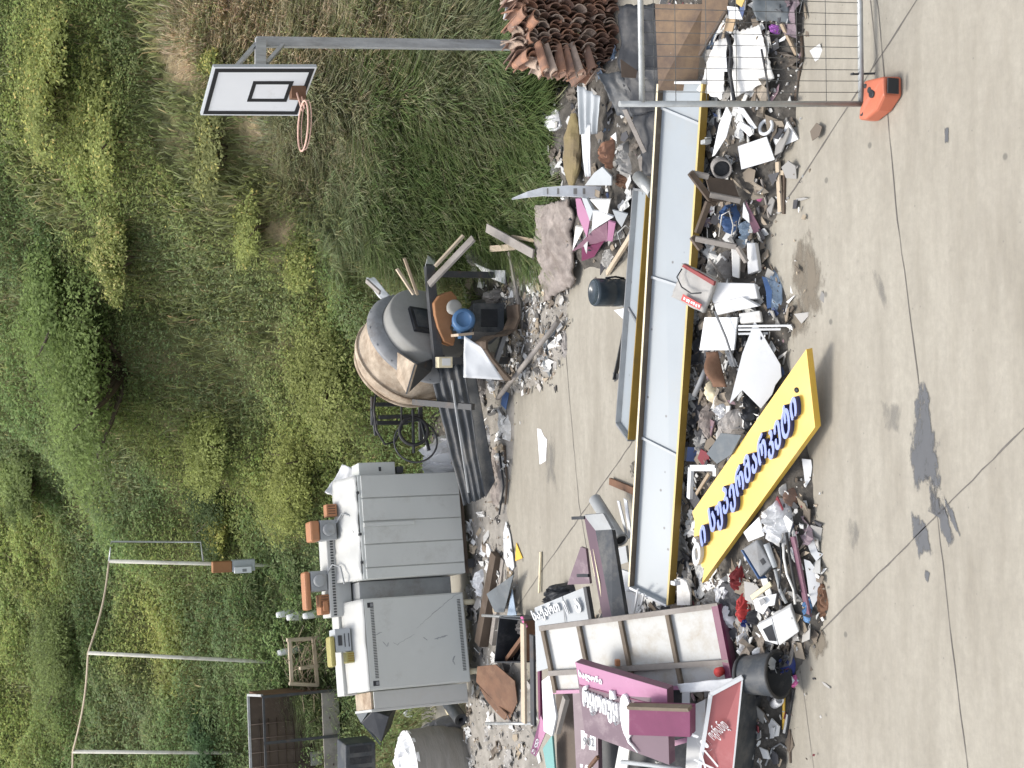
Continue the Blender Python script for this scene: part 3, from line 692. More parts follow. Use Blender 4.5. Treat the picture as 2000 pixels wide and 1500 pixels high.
shrub('flowering_shrub', 'pale yellow shrub on the bright slope between backboard and large tree', 'shrub', 250, 500, .8, .8, 4200, YG, .036, (.48, .46, .16), .2, 5)
shrub('flowering_shrub', 'small yellow flowered bush behind the top corner of the backboard', 'shrub', 430, 112, .35, .4, 1500, (.22, .25, .07), .03, FLW, .14, 6)
shrub('flowering_shrub', 'yellowish bush on the bank to the left of the basketball ring', 'shrub', 505, 440, .75, .6, 3200, YG, .034, FLW, .05, 8)
shrub('flowering_shrub', 'yellow dotted bush beneath the basketball ring', 'shrub', 610, 500, .6, .5, 2500, YG, .032, FLW, .05, 7)
shrub('leafy_shrub', 'olive green bush beside the lower corner of the backboard', 'shrub', 430, 290, .8, .6, 3400, (.21, .225, .08), .036, FLW, .05, 8)
shrub('leafy_shrub', 'broad yellow green bush directly behind the concrete mixer', 'shrub', 640, 740, 1.3, 1.0, 8000, (.235, .26, .075), .032, None, 0, 11)
shrub('leafy_shrub', 'tall yellow green bush behind the white bag on the cabinets', 'shrub', 600, 900, 1.15, 1.1, 7500, (.25, .275, .07), .032, None, 0, 11)
shrub('leafy_shrub', 'yellow green bush halfway up the slope above the grey cabinets', 'shrub', 440, 870, 1.0, 1.0, 6000, YG, .034, None, 0, 9)
shrub('leafy_shrub', 'yellowest bush, beside the rusty meter box on its post', 'shrub', 440, 1020, .6, .55, 4500, (.31, .32, .075), .032, FLW, .05, 8)
shrub('leafy_shrub', 'yellow green bush between the two left line posts', 'shrub', 345, 1250, .85, .7, 4500, (.28, .30, .08), .034, None, 0, 8)
shrub('leafy_shrub', 'dark green bush right of the rusty meter box', 'shrub', 430, 985, .8, .8, 4000, DG, .034, None, 0, 8)
shrub('leafy_shrub', 'dark broad leaved bush at the left edge below the last line post', 'shrub', 420, 1440, .7, .8, 3600, (.08, .14, .055), .045, None, 0, 8)
shrub('leafy_shrub', 'large mid green bush at the upper left of the hillside', 'shrub', 130, 1250, 1.5, 1.1, 7500, (.16, .205, .06), .036, None, 0, 10)
# ================================================================== basketball hoop
def hoop():
    Yp = 14.3
    top = PY(500, 82, Yp); foot = PY(1110, 95, Yp); foot.z = zt(foot.x, foot.y) - .1
    t = Thing('basketball_hoop', 'white basketball backboard with bent ring on a tall grey pole', 'basketball hoop', foot)
    mb = MB(); mb.bar(PY(1110, 90, Yp), top, .095, .095, up=V((0, 1, 0))); t.part('pole', mb, 'pole_grey', bv=.006)
    TLc, TRc = PY(392, 225, 14.32), PY(417, 131, 13.72); BLc, BRc = PY(583, 226, 14.32), PY(619, 131, 13.72)
    n = (TRc - TLc).cross(BLc - TLc).normalized()
    if n.dot(EYE - TLc) < 0: n = -n
    mid = (TLc + TRc + BLc + BRc) / 4
    a = PY(509, 84, Yp - .02); bk = PY(508, 136, 13.86)
    mb = MB(); mb.bar(a, bk, .10, .10); mb.bar(PY(552, 88, Yp - .05), PY(520, 124, 13.95), .035, .035); mb.bar(PY(500, 86, Yp - .05), PY(460, 132, 13.80), .035, .035); t.part('arm', mb, 'pole_grey')
    c = [TLc, TRc, BRc, BLc]
    mb = MB(); mb.slab(c, .035, 0, 1); bd = t.part('backboard', mb, ['board_white', 'light_grey'])
    for s0, s1, t0, t1, w in ((.03, .97, .02, .98, .065), (.30, .72, .42, .82, .06)):
        mb = MB(); asp = .62
        for (a0, b0, a1, b1) in ((s0, t0, s1, t0 + w * asp), (s0, t1 - w * asp, s1, t1), (s0, t0 + w * asp, s0 + w, t1 - w * asp), (s1 - w, t0 + w * asp, s1, t1 - w * asp)):
            mb.slab([plane_uv(c, a0, b0) + n * .006, plane_uv(c, a1, b0) + n * .006, plane_uv(c, a1, b1) + n * .006, plane_uv(c, a0, b1) + n * .006], .004)
        t.part('border_line' if w > .062 else 'target_square', mb, 'ink', parent=bd)
    mt = plane_uv(c, .53, .90) + n * .02
    mb = MB(); mb.frame(mt - V((.07, .05, .06)), (1, 0, 0), (0, 1, 0), (0, 0, 1), .14, .10, .14); t.part('ring_bracket', mb, 'rust')
    rc = PY(592, 246, 13.66); mb = MB(); ax = V((.04, .05, 1)); mb.ring(rc, ax, .235, .0092, 40, 8)
    mb.ring(rc + V((.01, .0, -.03)), ax, .232, .005, 40, 6)
    mb.tube([mt + V((.03, 0, .03)), rc + V((.16, .10, -.02))], .01, 6); mb.tube([mt + V((-.03, 0, -.03)), rc + V((.16, -.05, .0))], .01, 6)
    t.part('ring', mb, 'hoop')
hoop()

# ================================================================== steel fence panel and its foot
def fence():
    Yf = 8.93
    def F(x, y): return PY(x, y, Yf)
    x0 = F(1690, 203).x; zb, zt_ = F(1682, 203).z, F(1254, 203).z; ztop = F(1210, 203).z; z0 = F(1693, 203).z
    x1 = x0 + 2.3; xtop = F(1254, 203).x
    t = Thing('mesh_fence', 'galvanised mesh site fence panel standing in an orange foot', 'fence', V((x0, Yf, z0)))
    mb = MB(); mb.tube([F(1693, 203), F(1210, 203)], .021, 12); t.part('post', mb, 'galv')
    mb = MB(); mb.tube([(x1, Yf, z0 - .1), (x1, Yf, ztop)], .021, 12); t.part('post', mb, 'galv')
    mb = MB(); mb.tube([(xtop, Yf, zt_), (x1 + xtop - x0, Yf, zt_ + .01)], .021, 12); t.part('rail', mb, 'galv')
    mb = MB(); mb.tube([(x0, Yf, zb), (x1, Yf, zb)], .021, 12); t.part('rail', mb, 'galv')
    mb = MB(); k = 1; st = 22.0 / 2900 * (F(1450, 203) - EYE).length
    while x0 + k * st < x1:
        mb.tube([(x0 + k * st, Yf - .004, zb), (x0 + k * st + xtop - x0, Yf - .004, zt_)], .0026, 5); k += 1
    for px in (1278, 1320, 1380, 1439, 1498, 1557, 1614):
        z = F(px, 150).z; mb.tube([(F(px, 203).x, Yf + .003, z), (x1, Yf + .003, z)], .0026, 5)
    t.part('wire_mesh', mb, 'wire')
    mb = MB(); a = F(1662, 145); b = F(1722, 143); mb.tube([a + V((0, -.03, 0)), a, b, b + V((0, -.02, 0))], .008, 8); t.part('locking_pin', mb, 'steel_dark')
    # second fence foot beyond the frame is left out: only this one is in view
    t2 = Thing('barrier_block', 'orange plastic block weighing down the foot of the mesh fence', 'fence foot', P(1715, 190, 0))
    mb = MB()
    zt2 = .155
    top = [P(1686, 158, zt2), P(1725, 149, zt2), P(1726, 186, zt2), P(1713, 215, .13), P(1690, 233, .13), P(1676, 234, .13), P(1678, 212, .15), P(1684, 200, zt2)]
    def ext(pts, z0):
        c = [V(p) for p in pts]; k = len(c); lo = [V((p.x, p.y, z0)) for p in c]
        # widen the base a little
        ce = sum(lo, V()) / k; lo = [ce + (p - ce) * 1.05 for p in lo]
        return c + lo, [tuple(range(k))] + [(i, (i + 1) % k, k + (i + 1) % k, k + i) for i in range(k)] + [tuple(range(2 * k - 1, k - 1, -1))]
    top[0].z = zt2
    v, f = ext(top, .003); mb.add(v, f); t2.part('block', mb, 'barrier_orange', bv=.018)
    mb = MB(); 
    for (x, y, r) in ((1698, 176, .022), (1702, 183, .03), (1690, 168, .018), (1683, 222, .018)):
        p = P(x, y, zt2 if y < 210 else .135); mb.lathe(p + V((0, 0, -.01)), (0, 0, 1), [(0, 0), (.0, r), (.013, r), (.013, r * .6), (.013, 0)], 12)
    t2.part('socket', mb, 'black')
    mb = MB(); a = P(1727, 153, .16); b = P(1727, 183, .16); mb.frame(a + V((0, -.02, -.10)), (b - a).normalized(), (0, -1, 0), (0, 0, 1), (b - a).length, .012, .09); t2.part('hand_hole', mb, 'black')
fence()

# ================================================================== roof tile stack behind the fence
def tiles():
    def tile_mesh(dark):
        mb = MB(); n = 10; L = .38; R0 = .066; th = .012; vs = []
        for e in (0, 1):
            for rr in (R0, R0 - th):
                for i in range(n + 1):
                    a = math.pi * (i / n) * .94 + .09; r = rr * (1 - .12 * e)
                    vs.append((math.sin(a) * r * .72, e * L, math.cos(a) * r))
        k = n + 1; O0, I0, O1, I1 = 0, k, 2 * k, 3 * k; fs = []
        for i in range(n): fs += [(O0 + i, O0 + i + 1, O1 + i + 1, O1 + i), (I0 + i + 1, I0 + i, I1 + i, I1 + i + 1), (O0 + i + 1, O0 + i, I0 + i, I0 + i + 1), (O1 + i, O1 + i + 1, I1 + i + 1, I1 + i)]
        fs += [(O0, O1, I1, I0), (O0 + n, I0 + n, I1 + n, O1 + n)]
        mb.add(vs, fs, 0, False); return mb.mesh('roof_tile', V(), [MAT[dark]])
    ms = [tile_mesh(k) for k in ('terracotta', 'terracotta_dark', 'terracotta_pale')]
    rnd = random.Random(4); Y0 = 13.05
    lab = 'weathered terracotta roof tile set on edge in the big stack behind the fence'
    grp = 'roof tiles stacked behind the fence'
    # rows run from the ground up; columns nest to the right, out of the frame
    xl = P(1205, 146, 0).x
    for row in range(9):
        z = .07 + row * .112
        inset = (0, 0.0, .0, .01, .02, .04, .07, .11, .16)[row] - .02
        k = 0; x = xl + inset + rnd.uniform(-.02, .02)
        while x < xl + 1.08:
            me = ms[rnd.choice((0, 0, 1, 1, 2, 2) if row > 1 else (0, 1, 1, 1, 2))]
            o = bpy.data.objects.new('roof_tile', me); COL.objects.link(o); tag(o, lab, 'roof tile', grp)
            o.location = (x, Y0 + rnd.uniform(-.05, .06) + .02 * row, z + rnd.uniform(-.022, .022)); o.rotation_euler = (R(rnd.uniform(-8, 6)), R(rnd.uniform(-26, 26) + 8), R(rnd.uniform(-14, 18)))
            x += rnd.uniform(.034, .052); k += 1
    for i, (x, y, yaw, mi) in enumerate([(1018, 20, 86, 0), (1032, 70, 80, 0), (1026, 105, 84, 0), (1046, 125, 60, 2), (1040, 30, 92, 0)]):
        p = PY(x + 10, y, Y0 - .02 + .1 * (i % 2)); o = bpy.data.objects.new('roof_tile', ms[mi]); COL.objects.link(o)
        tag(o, 'reddish roof tile lying lengthwise on top of the tile stack', 'roof tile', 'roof tiles lying on top of the stack'); o.location = p; o.rotation_euler = (R(rnd.uniform(-8, 8)), R(-90 + rnd.uniform(-14, 14)), R(yaw - 90 + 10))
    for i, (x, y) in enumerate([(1068, 141), (1085, 146), (1100, 145), (1118, 148), (1135, 143), (1160, 140)]):
        p = PY(x, y, Y0 - .10); o = bpy.data.objects.new('roof_tile', ms[(0, 2, 0, 0, 2, 1)[i]]); COL.objects.link(o)
        tag(o, 'tilted roof tile leaning out at the left end of the tile stack', 'roof tile', 'roof tiles leaning out of the stack'); o.location = p; o.rotation_euler = (R(-35), R(rnd.uniform(-95, -75)), R(-20))
tiles()

# ================================================================== long sign trays
def tray(name, label, A, B, C, D, h, mats, div, cat='sign frame', dm='light_grey'):
    "A right-top, B right-bottom, C left-bottom, D left-top of the panel surface; rails stand h proud of it"
    n = (B - A).cross(D - A).normalized()
    if n.dot(EYE - A) < 0: n = -n
    t = Thing(name, label, cat, (A + B + C + D) / 4 - n * .05)
    mb = MB(); mb.slab([D, A, B, C], .012); t.part('panel', mb, mats['panel'])
    def rail(p, q, key, w=.02):
        mb = MB(); d = (q - p).normalized(); s = n.cross(d); ctr = (A + B + C + D) / 4
        if s.dot(ctr - p) > 0: s = -s
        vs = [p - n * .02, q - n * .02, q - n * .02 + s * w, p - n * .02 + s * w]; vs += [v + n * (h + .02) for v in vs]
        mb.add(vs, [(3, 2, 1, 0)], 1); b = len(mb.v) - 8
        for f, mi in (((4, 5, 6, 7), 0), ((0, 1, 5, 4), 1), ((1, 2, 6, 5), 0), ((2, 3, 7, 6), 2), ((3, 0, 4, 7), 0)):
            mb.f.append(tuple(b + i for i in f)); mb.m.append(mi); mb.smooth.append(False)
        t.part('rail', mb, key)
    rail(A, D, mats['top']); rail(B, C, mats['bottom']); rail(A + (B - A) * .001, B, mats['end']); rail(D, C, mats['end'])
    for s0, s1 in div:
        mb = MB(); p = A.lerp(D, s0) + n * .001; q = B.lerp(C, s1) + n * .001; mb.bar(p + n * .008, q + n * .008, .022, .018, up=n); t.part('divider', mb, dm)
    return t, n
A, B, C, D = P(1296, 165, .52), P(1379, 165, .36), P(1311, 1179, .36), P(1239, 1144, .52)
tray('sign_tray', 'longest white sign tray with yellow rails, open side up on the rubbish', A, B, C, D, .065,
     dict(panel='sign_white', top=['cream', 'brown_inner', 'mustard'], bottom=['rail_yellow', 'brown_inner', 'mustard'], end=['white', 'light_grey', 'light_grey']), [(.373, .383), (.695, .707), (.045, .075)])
A, B, C, D = P(1247, 372, .40), P(1272, 377, .46), P(1236, 858, .46), P(1213, 826, .40)
tray('sign_tray', 'narrow white sign tray with mustard rail, behind the longest tray', A, B, C, D, .05,
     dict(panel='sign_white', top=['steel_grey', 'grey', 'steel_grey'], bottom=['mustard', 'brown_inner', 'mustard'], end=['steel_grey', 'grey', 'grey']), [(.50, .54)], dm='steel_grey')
# little brackets on the front rail of the long tray
for i, (x, y, l) in enumerate([(1378, 274, 'small galvanised clip on the long tray near the fence post'), (1319, 1136, 'pale plastic clip on the left end of the long tray')]):
    mb = MB(); p = P(x, y, .47); mb.frame(p + V((-.03, -.03, -.035)), (1, 0, 0), (0, 1, 0), (0, 0, 1), .035, .07, .06); mb.frame(p + V((.012, -.03, -.035)), (1, 0, 0), (0, 1, 0), (0, 0, 1), .01, .03, .045)
    solo('rail_clip', mb, 'galv' if i == 0 else 'white', l, 'clip', bv=.004)

# ================================================================== yellow supermarket sign
def yellow():
    TL, TR, BR, BL = P(1352, 1000, .50), P(1575, 682, .22), P(1592, 834, .14), P(1371, 1139, .42)
    n = (TR - TL).cross(BL - TL).normalized()
    if n.dot(EYE - TL) < 0: n = -n
    t = Thing('shop_sign', 'yellow shop sign board with raised blue lettering, fallen across the rubbish', 'sign', V((BR.x, BR.y, 0)))
    mb = MB()
    # torn left end
    pts = [TL, TL.lerp(TR, .003) , TR, BR, BL, plane_uv([TL, TR, BR, BL], .035, .86), plane_uv([TL, TR, BR, BL], .015, .80), plane_uv([TL, TR, BR, BL], -.012, .30), plane_uv([TL, TR, BR, BL], .01, .16)]
    mb.poly([pts[0]] + pts[2:], .075); t.part('board', mb, 'yellow')
    ex = (TR - TL).normalized(); ey0 = (TL - BL)
    c = [TL, TR, BR, BL]
    L = (TR - TL).length; 
    def word(txt, s0, s1, tb, hh, depth, part, mats):
        me = text_mesh(txt, 1.0, .5, 0, .0)
        xs = [v.co.x for v in me.vertices]; ys = [v.co.y for v in me.vertices]; x0, x1, y0, y1 = min(xs), max(xs), min(ys), max(ys)
        mb = MB()
        for q, (du, dv) in enumerate(((0, 0), (.005, .0), (-.005, .0), (.0, .013), (.0, -.013))):
            vs = []
            for v in me.vertices:
                s = s0 + du + (s1 - s0) * (v.co.x - x0) / (x1 - x0); tt = tb + dv - hh * (v.co.y - y0) / (y1 - y0)
                vs.append(plane_uv(c, s, tt) + n * ((v.co.z + .5) * (depth - .0007 * q) + .001 + .0001 * q))
            b0 = len(mb.v); mb.v += vs
            for p in me.polygons: mb.f.append(tuple(b0 + k for k in p.vertices)); mb.smooth.append(False); mb.m.append(0 if p.normal.z > .5 else 1)
        bpy.data.meshes.remove(me); t.part(part, mb, mats)
    word('ი სუპერმარკეტი', .075, .915, .73, .44, .058, 'lettering', ['periwinkle', 'navy'])
    word('ბ', -.012, .05, .74, .36, .05, 'white_letter', ['white', 'white'])
    mb = MB(); p = plane_uv(c, .90, .30); mb.lathe(p + n * .001, n, [(0, 0), (0, .022), (.002, .022), (.002, 0)], 10); t.part('screw_hole', mb, 'black')
yellow()

# ================================================================== cabinets (old laundry machines)
def cab_frame(bl, br):
    ex = (br - bl); W = ex.length; ex.z = 0; ex.normalize(); ey = V((-ex.y, ex.x, 0)); return ex, ey, V((0, 0, 1)), W
def cabinet_right():
    bl, br = P(911, 1119, .22), P(896, 921, .22); ex, ey, ez, W = cab_frame(bl, br)
    h = PY(711, 1129, bl.y).z - .22; dp = .95
    t = Thing('laundry_machine', 'grey steel machine cabinet with a front of vertical panels', 'machine', V((bl.x + W / 2 * ex.x, bl.y + dp / 2, 0)))
    o = bl
    mb = MB(); mb.frame(o + ey * .02, ex, ey, ez, W, dp - .02, h); t.part('body', mb, ['cabinet'], bv=.012)
    ed = [0, .108, .33, .55, .775, 1.0]
    for i in range(5):
        mb = MB(); a = ed[i] * W + .006; b = ed[i + 1] * W - .006; mb.frame(o + ex * a + ez * .012, ex, ey, ez, b - a, .028, h - .05); t.part('front_panel', mb, 'cabinet', bv=.006)
    mb = MB(); mb.frame(o + ex * (.50 * W) - ey * .022 + ez * (h * .48), ex, ey, ez, .045, .022, h * .49); t.part('channel_cover', mb, 'cabinet', bv=.006)
    # top: sloping white hood with folds, ridge box along the back-left
    zt_ = o + ez * h
    mb = MB(); c = [zt_ + ey * .03 + ez * .012, zt_ + ex * W + ey * .03 + ez * .012, zt_ + ex * W + ey * .55 + ez * .17, zt_ + ey * .55 + ez * .17]
    mb.sheet(c, 26, 8, .035, 5, 3, .01, ribs=0); t.part('hood', mb, 'cabinet_top')
    mb = MB(); mb.frame(zt_ - ex * .40 + ey * .56, ex, ey, ez, W * .62 + .40, .36, .28); t.part('back_box', mb, 'cabinet_top', bv=.012)
    mb = MB()
    for i in range(34): mb.frame(zt_ - ex * .38 + ex * (i * .034) + ey * .552 + ez * .2, ex, ey, ez, .018, .012, .035)
    t.part('vent_slots', mb, 'steel_dark')
    mb = MB(); mb.frame(o - ex * .28 + ey * .3 + ez * .10, ex, ey, ez, .27, dp - .35, h - .12); t.part('side_duct', mb, 'grey', bv=.01)
    for (dx, dy) in ((.12, .1), (W - .12, .1), (.12, dp - .1), (W - .12, dp - .1)):
        mb = MB(); mb.frame(o + ex * (dx - .05) + ey * (dy - .05) + V((0, 0, -.22)), ex, ey, ez, .1, .1, .225); t.part('leg', mb, 'steel_dark')
    mb = MB(); mb.frame(o + ey * .05 - ez * .05, ex, ey, ez, W, .04, .045); t.part('base_rail', mb, 'wood_dark')
    for k, (s, w) in enumerate([(.15, .014), (.42, .014), (.82, .014)]):
        mb = MB(); mb.frame(zt_ + ex * (W * s) + ey * .01 - ez * .01, ex, ey, ez, .03, .05, .03); t.part('latch', mb, 'steel_dark')
    # electric drives on top
    def drive(s, dy, zz, capm, flat, ventm):
        q = zt_ + ex * (W * s) + ey * dy + ez * zz
        mb = MB(); mb.frame(q, ex, ey, ez, .24, .26, .20); mb.lathe(q + ex * .12 + ey * -.004 + ez * .1, -ey, [(0, .075), (.04, .075), (.05, .05), (.05, 0)], 18); mb.tube([q + ex * .2, q + ex * .3 + ey * -.1 - ez * .05, q + ex * .26 + ey * -.2 - ez * .12, q + ex * .05 + ey * -.25 - ez * .14], .012, 6)
        t.part('drive_motor', mb, 'grey', bv=.012)
        mb = MB()
        if flat: mb.frame(q + ex * -.22 + ez * .205, ex, ey, ez, .46, .2, .075)
        else: mb.frame(q + ex * -.01 + ez * .205, ex, ey, ez, .25, .24, .12)
        t.part('motor_cover', mb, capm, bv=.025)
        mb = MB(); qx = -.20 if flat else .28; mb.frame(q + ex * qx - ez * .02, ex, ey, ez, .15, .14, .13)
        for i in range(4): mb.frame(q + ex * (qx + .03 + i * .03) - ey * .006 + ez * .0, ex, ey, ez, .012, .008, .09, 1)
        t.part('vent_block', mb, [ventm, 'rust'], bv=.006)
    drive(.42, .42, .18, 'orange', False, 'orange'); drive(-.06, .58, .29, 'orange', True, 'rust_orange'); 
    mb = MB(); q = zt_ - ex * .36 + ey * .58 + ez * .282; mb.frame(q, ex, ey, ez, .24, .2, .11); mb.frame(q + ex * .04 - ey * .02 + ez * .02, ex, ey, ez, .12, .02, .06); t.part('vent_block', mb, ['orange'], bv=.015)
    # control box on the right side
    mb = MB(); q = o + ex * (W + .004) + ey * .12 + ez * (h * .60); mb.frame(q, ex, ey, ez, .16, .3, .46); t.part('control_box', mb, 'cabinet', bv=.008)
    mb = MB(); mb.frame(q + ex * .05 - ey * .008 + ez * .18, ex, ey, ez, .05, .008, .03); mb.frame(q + ex * .02 - ey * .004 - ez * .10, ex, ey, ez, .08, .1, .08); t.part('socket', mb, 'steel_dark')
cabinet_right()
def cabinet_left():
    bl, br = P(921, 1331, .24), P(905, 1156, .24); ex, ey, ez, W = cab_frame(bl, br)
    h = PY(722, 1345, bl.y).z - .24; dp = .85; o = bl
    t = Thing('laundry_machine', 'scratched grey machine cabinet with two rows of slots in its front', 'machine', V((bl.x + W / 2 * ex.x, bl.y + dp / 2, 0)))
    lean = -ex * .03
    mb = MB(); mb.frame(o + ey * .012, ex, ey, ez, W, dp, h); t.part('body', mb, ['cabinet'], bv=.014)
    mb = MB(); mb.frame(o + ex * .012 + ez * .012, ex, ey, ez, W - .024, .018, h - .024); fp = t.part('front_panel', mb, 'cabinet', bv=.01)
    for zz in (.052, h - .125):
        mb = MB(); n_ = 46
        for i in range(n_): mb.frame(o + ex * (W * .13 + (W * .80) * i / n_) - ey * .003 + ez * zz, ex, ey, ez, .0085, .006, .042)
        t.part('vent_slots', mb, 'steel_dark', parent=fp)
    for s in (.075, .925):
        mb = MB(); mb.frame(o + ex * (W * s - .03) - ey * .004 + ez * (h - .125), ex, ey, ez, .06, .006, .075); t.part('grip_hole', mb, 'black', parent=fp, bv=.01)
        mb = MB(); mb.frame(o + ex * (W * s - .02) - ey * .006 + ez * (h - .12), ex, ey, ez, .04, .004, .035); t.part('grip_plate', mb, 'steel_grey', parent=fp)
    # scratches: thin dents cut across the paint
    rn = random.Random(5)
    def scr(pts, r):
        mb = MB(); q = [o + ex * (W * s) - ey * .0015 + ez * (h * z) for s, z in pts]
        dense = []
        for a, b in zip(q, q[1:]): dense += [a.lerp(b, i / 5) + (ex + ez) * rn.uniform(-.004, .004) for i in range(5)]
        dense.append(q[-1]); k = len(dense); vs = []
        for i, p in enumerate(dense):
            d = (dense[min(i + 1, k - 1)] - dense[max(i - 1, 0)]).normalized(); s = d.cross(ey) * r * rn.uniform(.5, 1.2) * (math.sin(math.pi * (i + .6) / (k + .2)) ** .5); vs += [p + s, p - s]
        mb.add(vs, [(2 * i, 2 * i + 1, 2 * i + 3, 2 * i + 2) for i in range(k - 1)]); t.part('scratch', mb, 'grey', parent=fp)
    scr([(.985, .03), (.96, .10), (.88, .20), (.78, .33), (.70, .42), (.63, .50)], .0035)
    scr([(.53, .20), (.515, .26), (.50, .33)], .012); scr([(.57, .52), (.52, .62), (.47, .70), (.50, .74)], .003)
    scr([(.30, .14), (.25, .17), (.20, .15)], .010); scr([(.50, .78), (.46, .80), (.52, .84)], .007); scr([(.49, .40), (.53, .44)], .006); scr([(.62, .84), (.60, .90)], .006)
    zt_ = o + ez * h
    mb = MB(); c = [zt_ + ey * .0, zt_ + ex * W, zt_ + ex * W + ey * .5 + ez * .13, zt_ + ey * .5 + ez * .13]; mb.sheet(c, 20, 6, .012, 4, 9, .012); t.part('hood', mb, 'cabinet_top')
    mb = MB(); mb.frame(zt_ + ex * -.02 + ey * .52, ex, ey, ez, W + .02, .3, .17); t.part('back_box', mb, 'cabinet_top', bv=.012)
    # left side tray
    mb = MB(); q = o - ex * .24 + ez * .04; mb.frame(q + ey * .06, ex, ey, ez, .03, dp - .15, h - .06); mb.frame(q + ey * .06 + ex * .03, ex, ey, ez, .2, .02, h - .10)
    mb.frame(q + ey * .085 + ez * (h - .1) + ex * .03, ex, ey, ez, .2, dp - .2, .03, 1); t.part('side_tray', mb, ['cabinet_top', 'drum_cream'], bv=.006)
    q = zt_ + ex * (W * .46) + ey * .28 + ez * .10
    mb = MB(); mb.frame(q, ex, ey, ez, .27, .26, .19); mb.frame(q + ex * .05 - ey * .008 + ez * .02, ex, ey, ez, .16, .01, .012, 1); mb.frame(q + ex * .05 - ey * .008 + ez * .07, ex, ey, ez, .16, .01, .012, 1); mb.frame(q + ex * .07 - ey * .012 + ez * .11, ex, ey, ez, .12, .015, .05, 1); t.part('drive_motor', mb, ['light_grey', 'steel_dark'], bv=.008)
    mb = MB(); mb.frame(q - ex * .17 + ez * .195, ex, ey, ez, .36, .2, .065); t.part('motor_cover', mb, 'motor_yellow', bv=.024)
    mb = MB(); mb.frame(q - ex * .14 - ez * .05, ex, ey, ez, .13, .14, .12)
    for i in range(4): mb.frame(q + ex * (-.12 + i * .027) - ey * .006 - ez * .03, ex, ey, ez, .012, .008, .08, 1)
    t.part('vent_block', mb, ['motor_yellow', 'mustard'], bv=.006)
    for (dx, dy) in ((.12, .1), (W - .12, .1), (.12, dp - .1), (W - .12, dp - .1)):
        mb = MB(); mb.tube([o + ex * dx + ey * dy - V((0, 0, .24)), o + ex * dx + ey * dy], .035, 10); t.part('leg', mb, 'cream')
    mb = MB(); mb.frame(o + ey * .25 - ez * .06, ex, ey, ez, W, .05, .06); t.part('base_rail', mb, 'steel_dark')
cabinet_left()

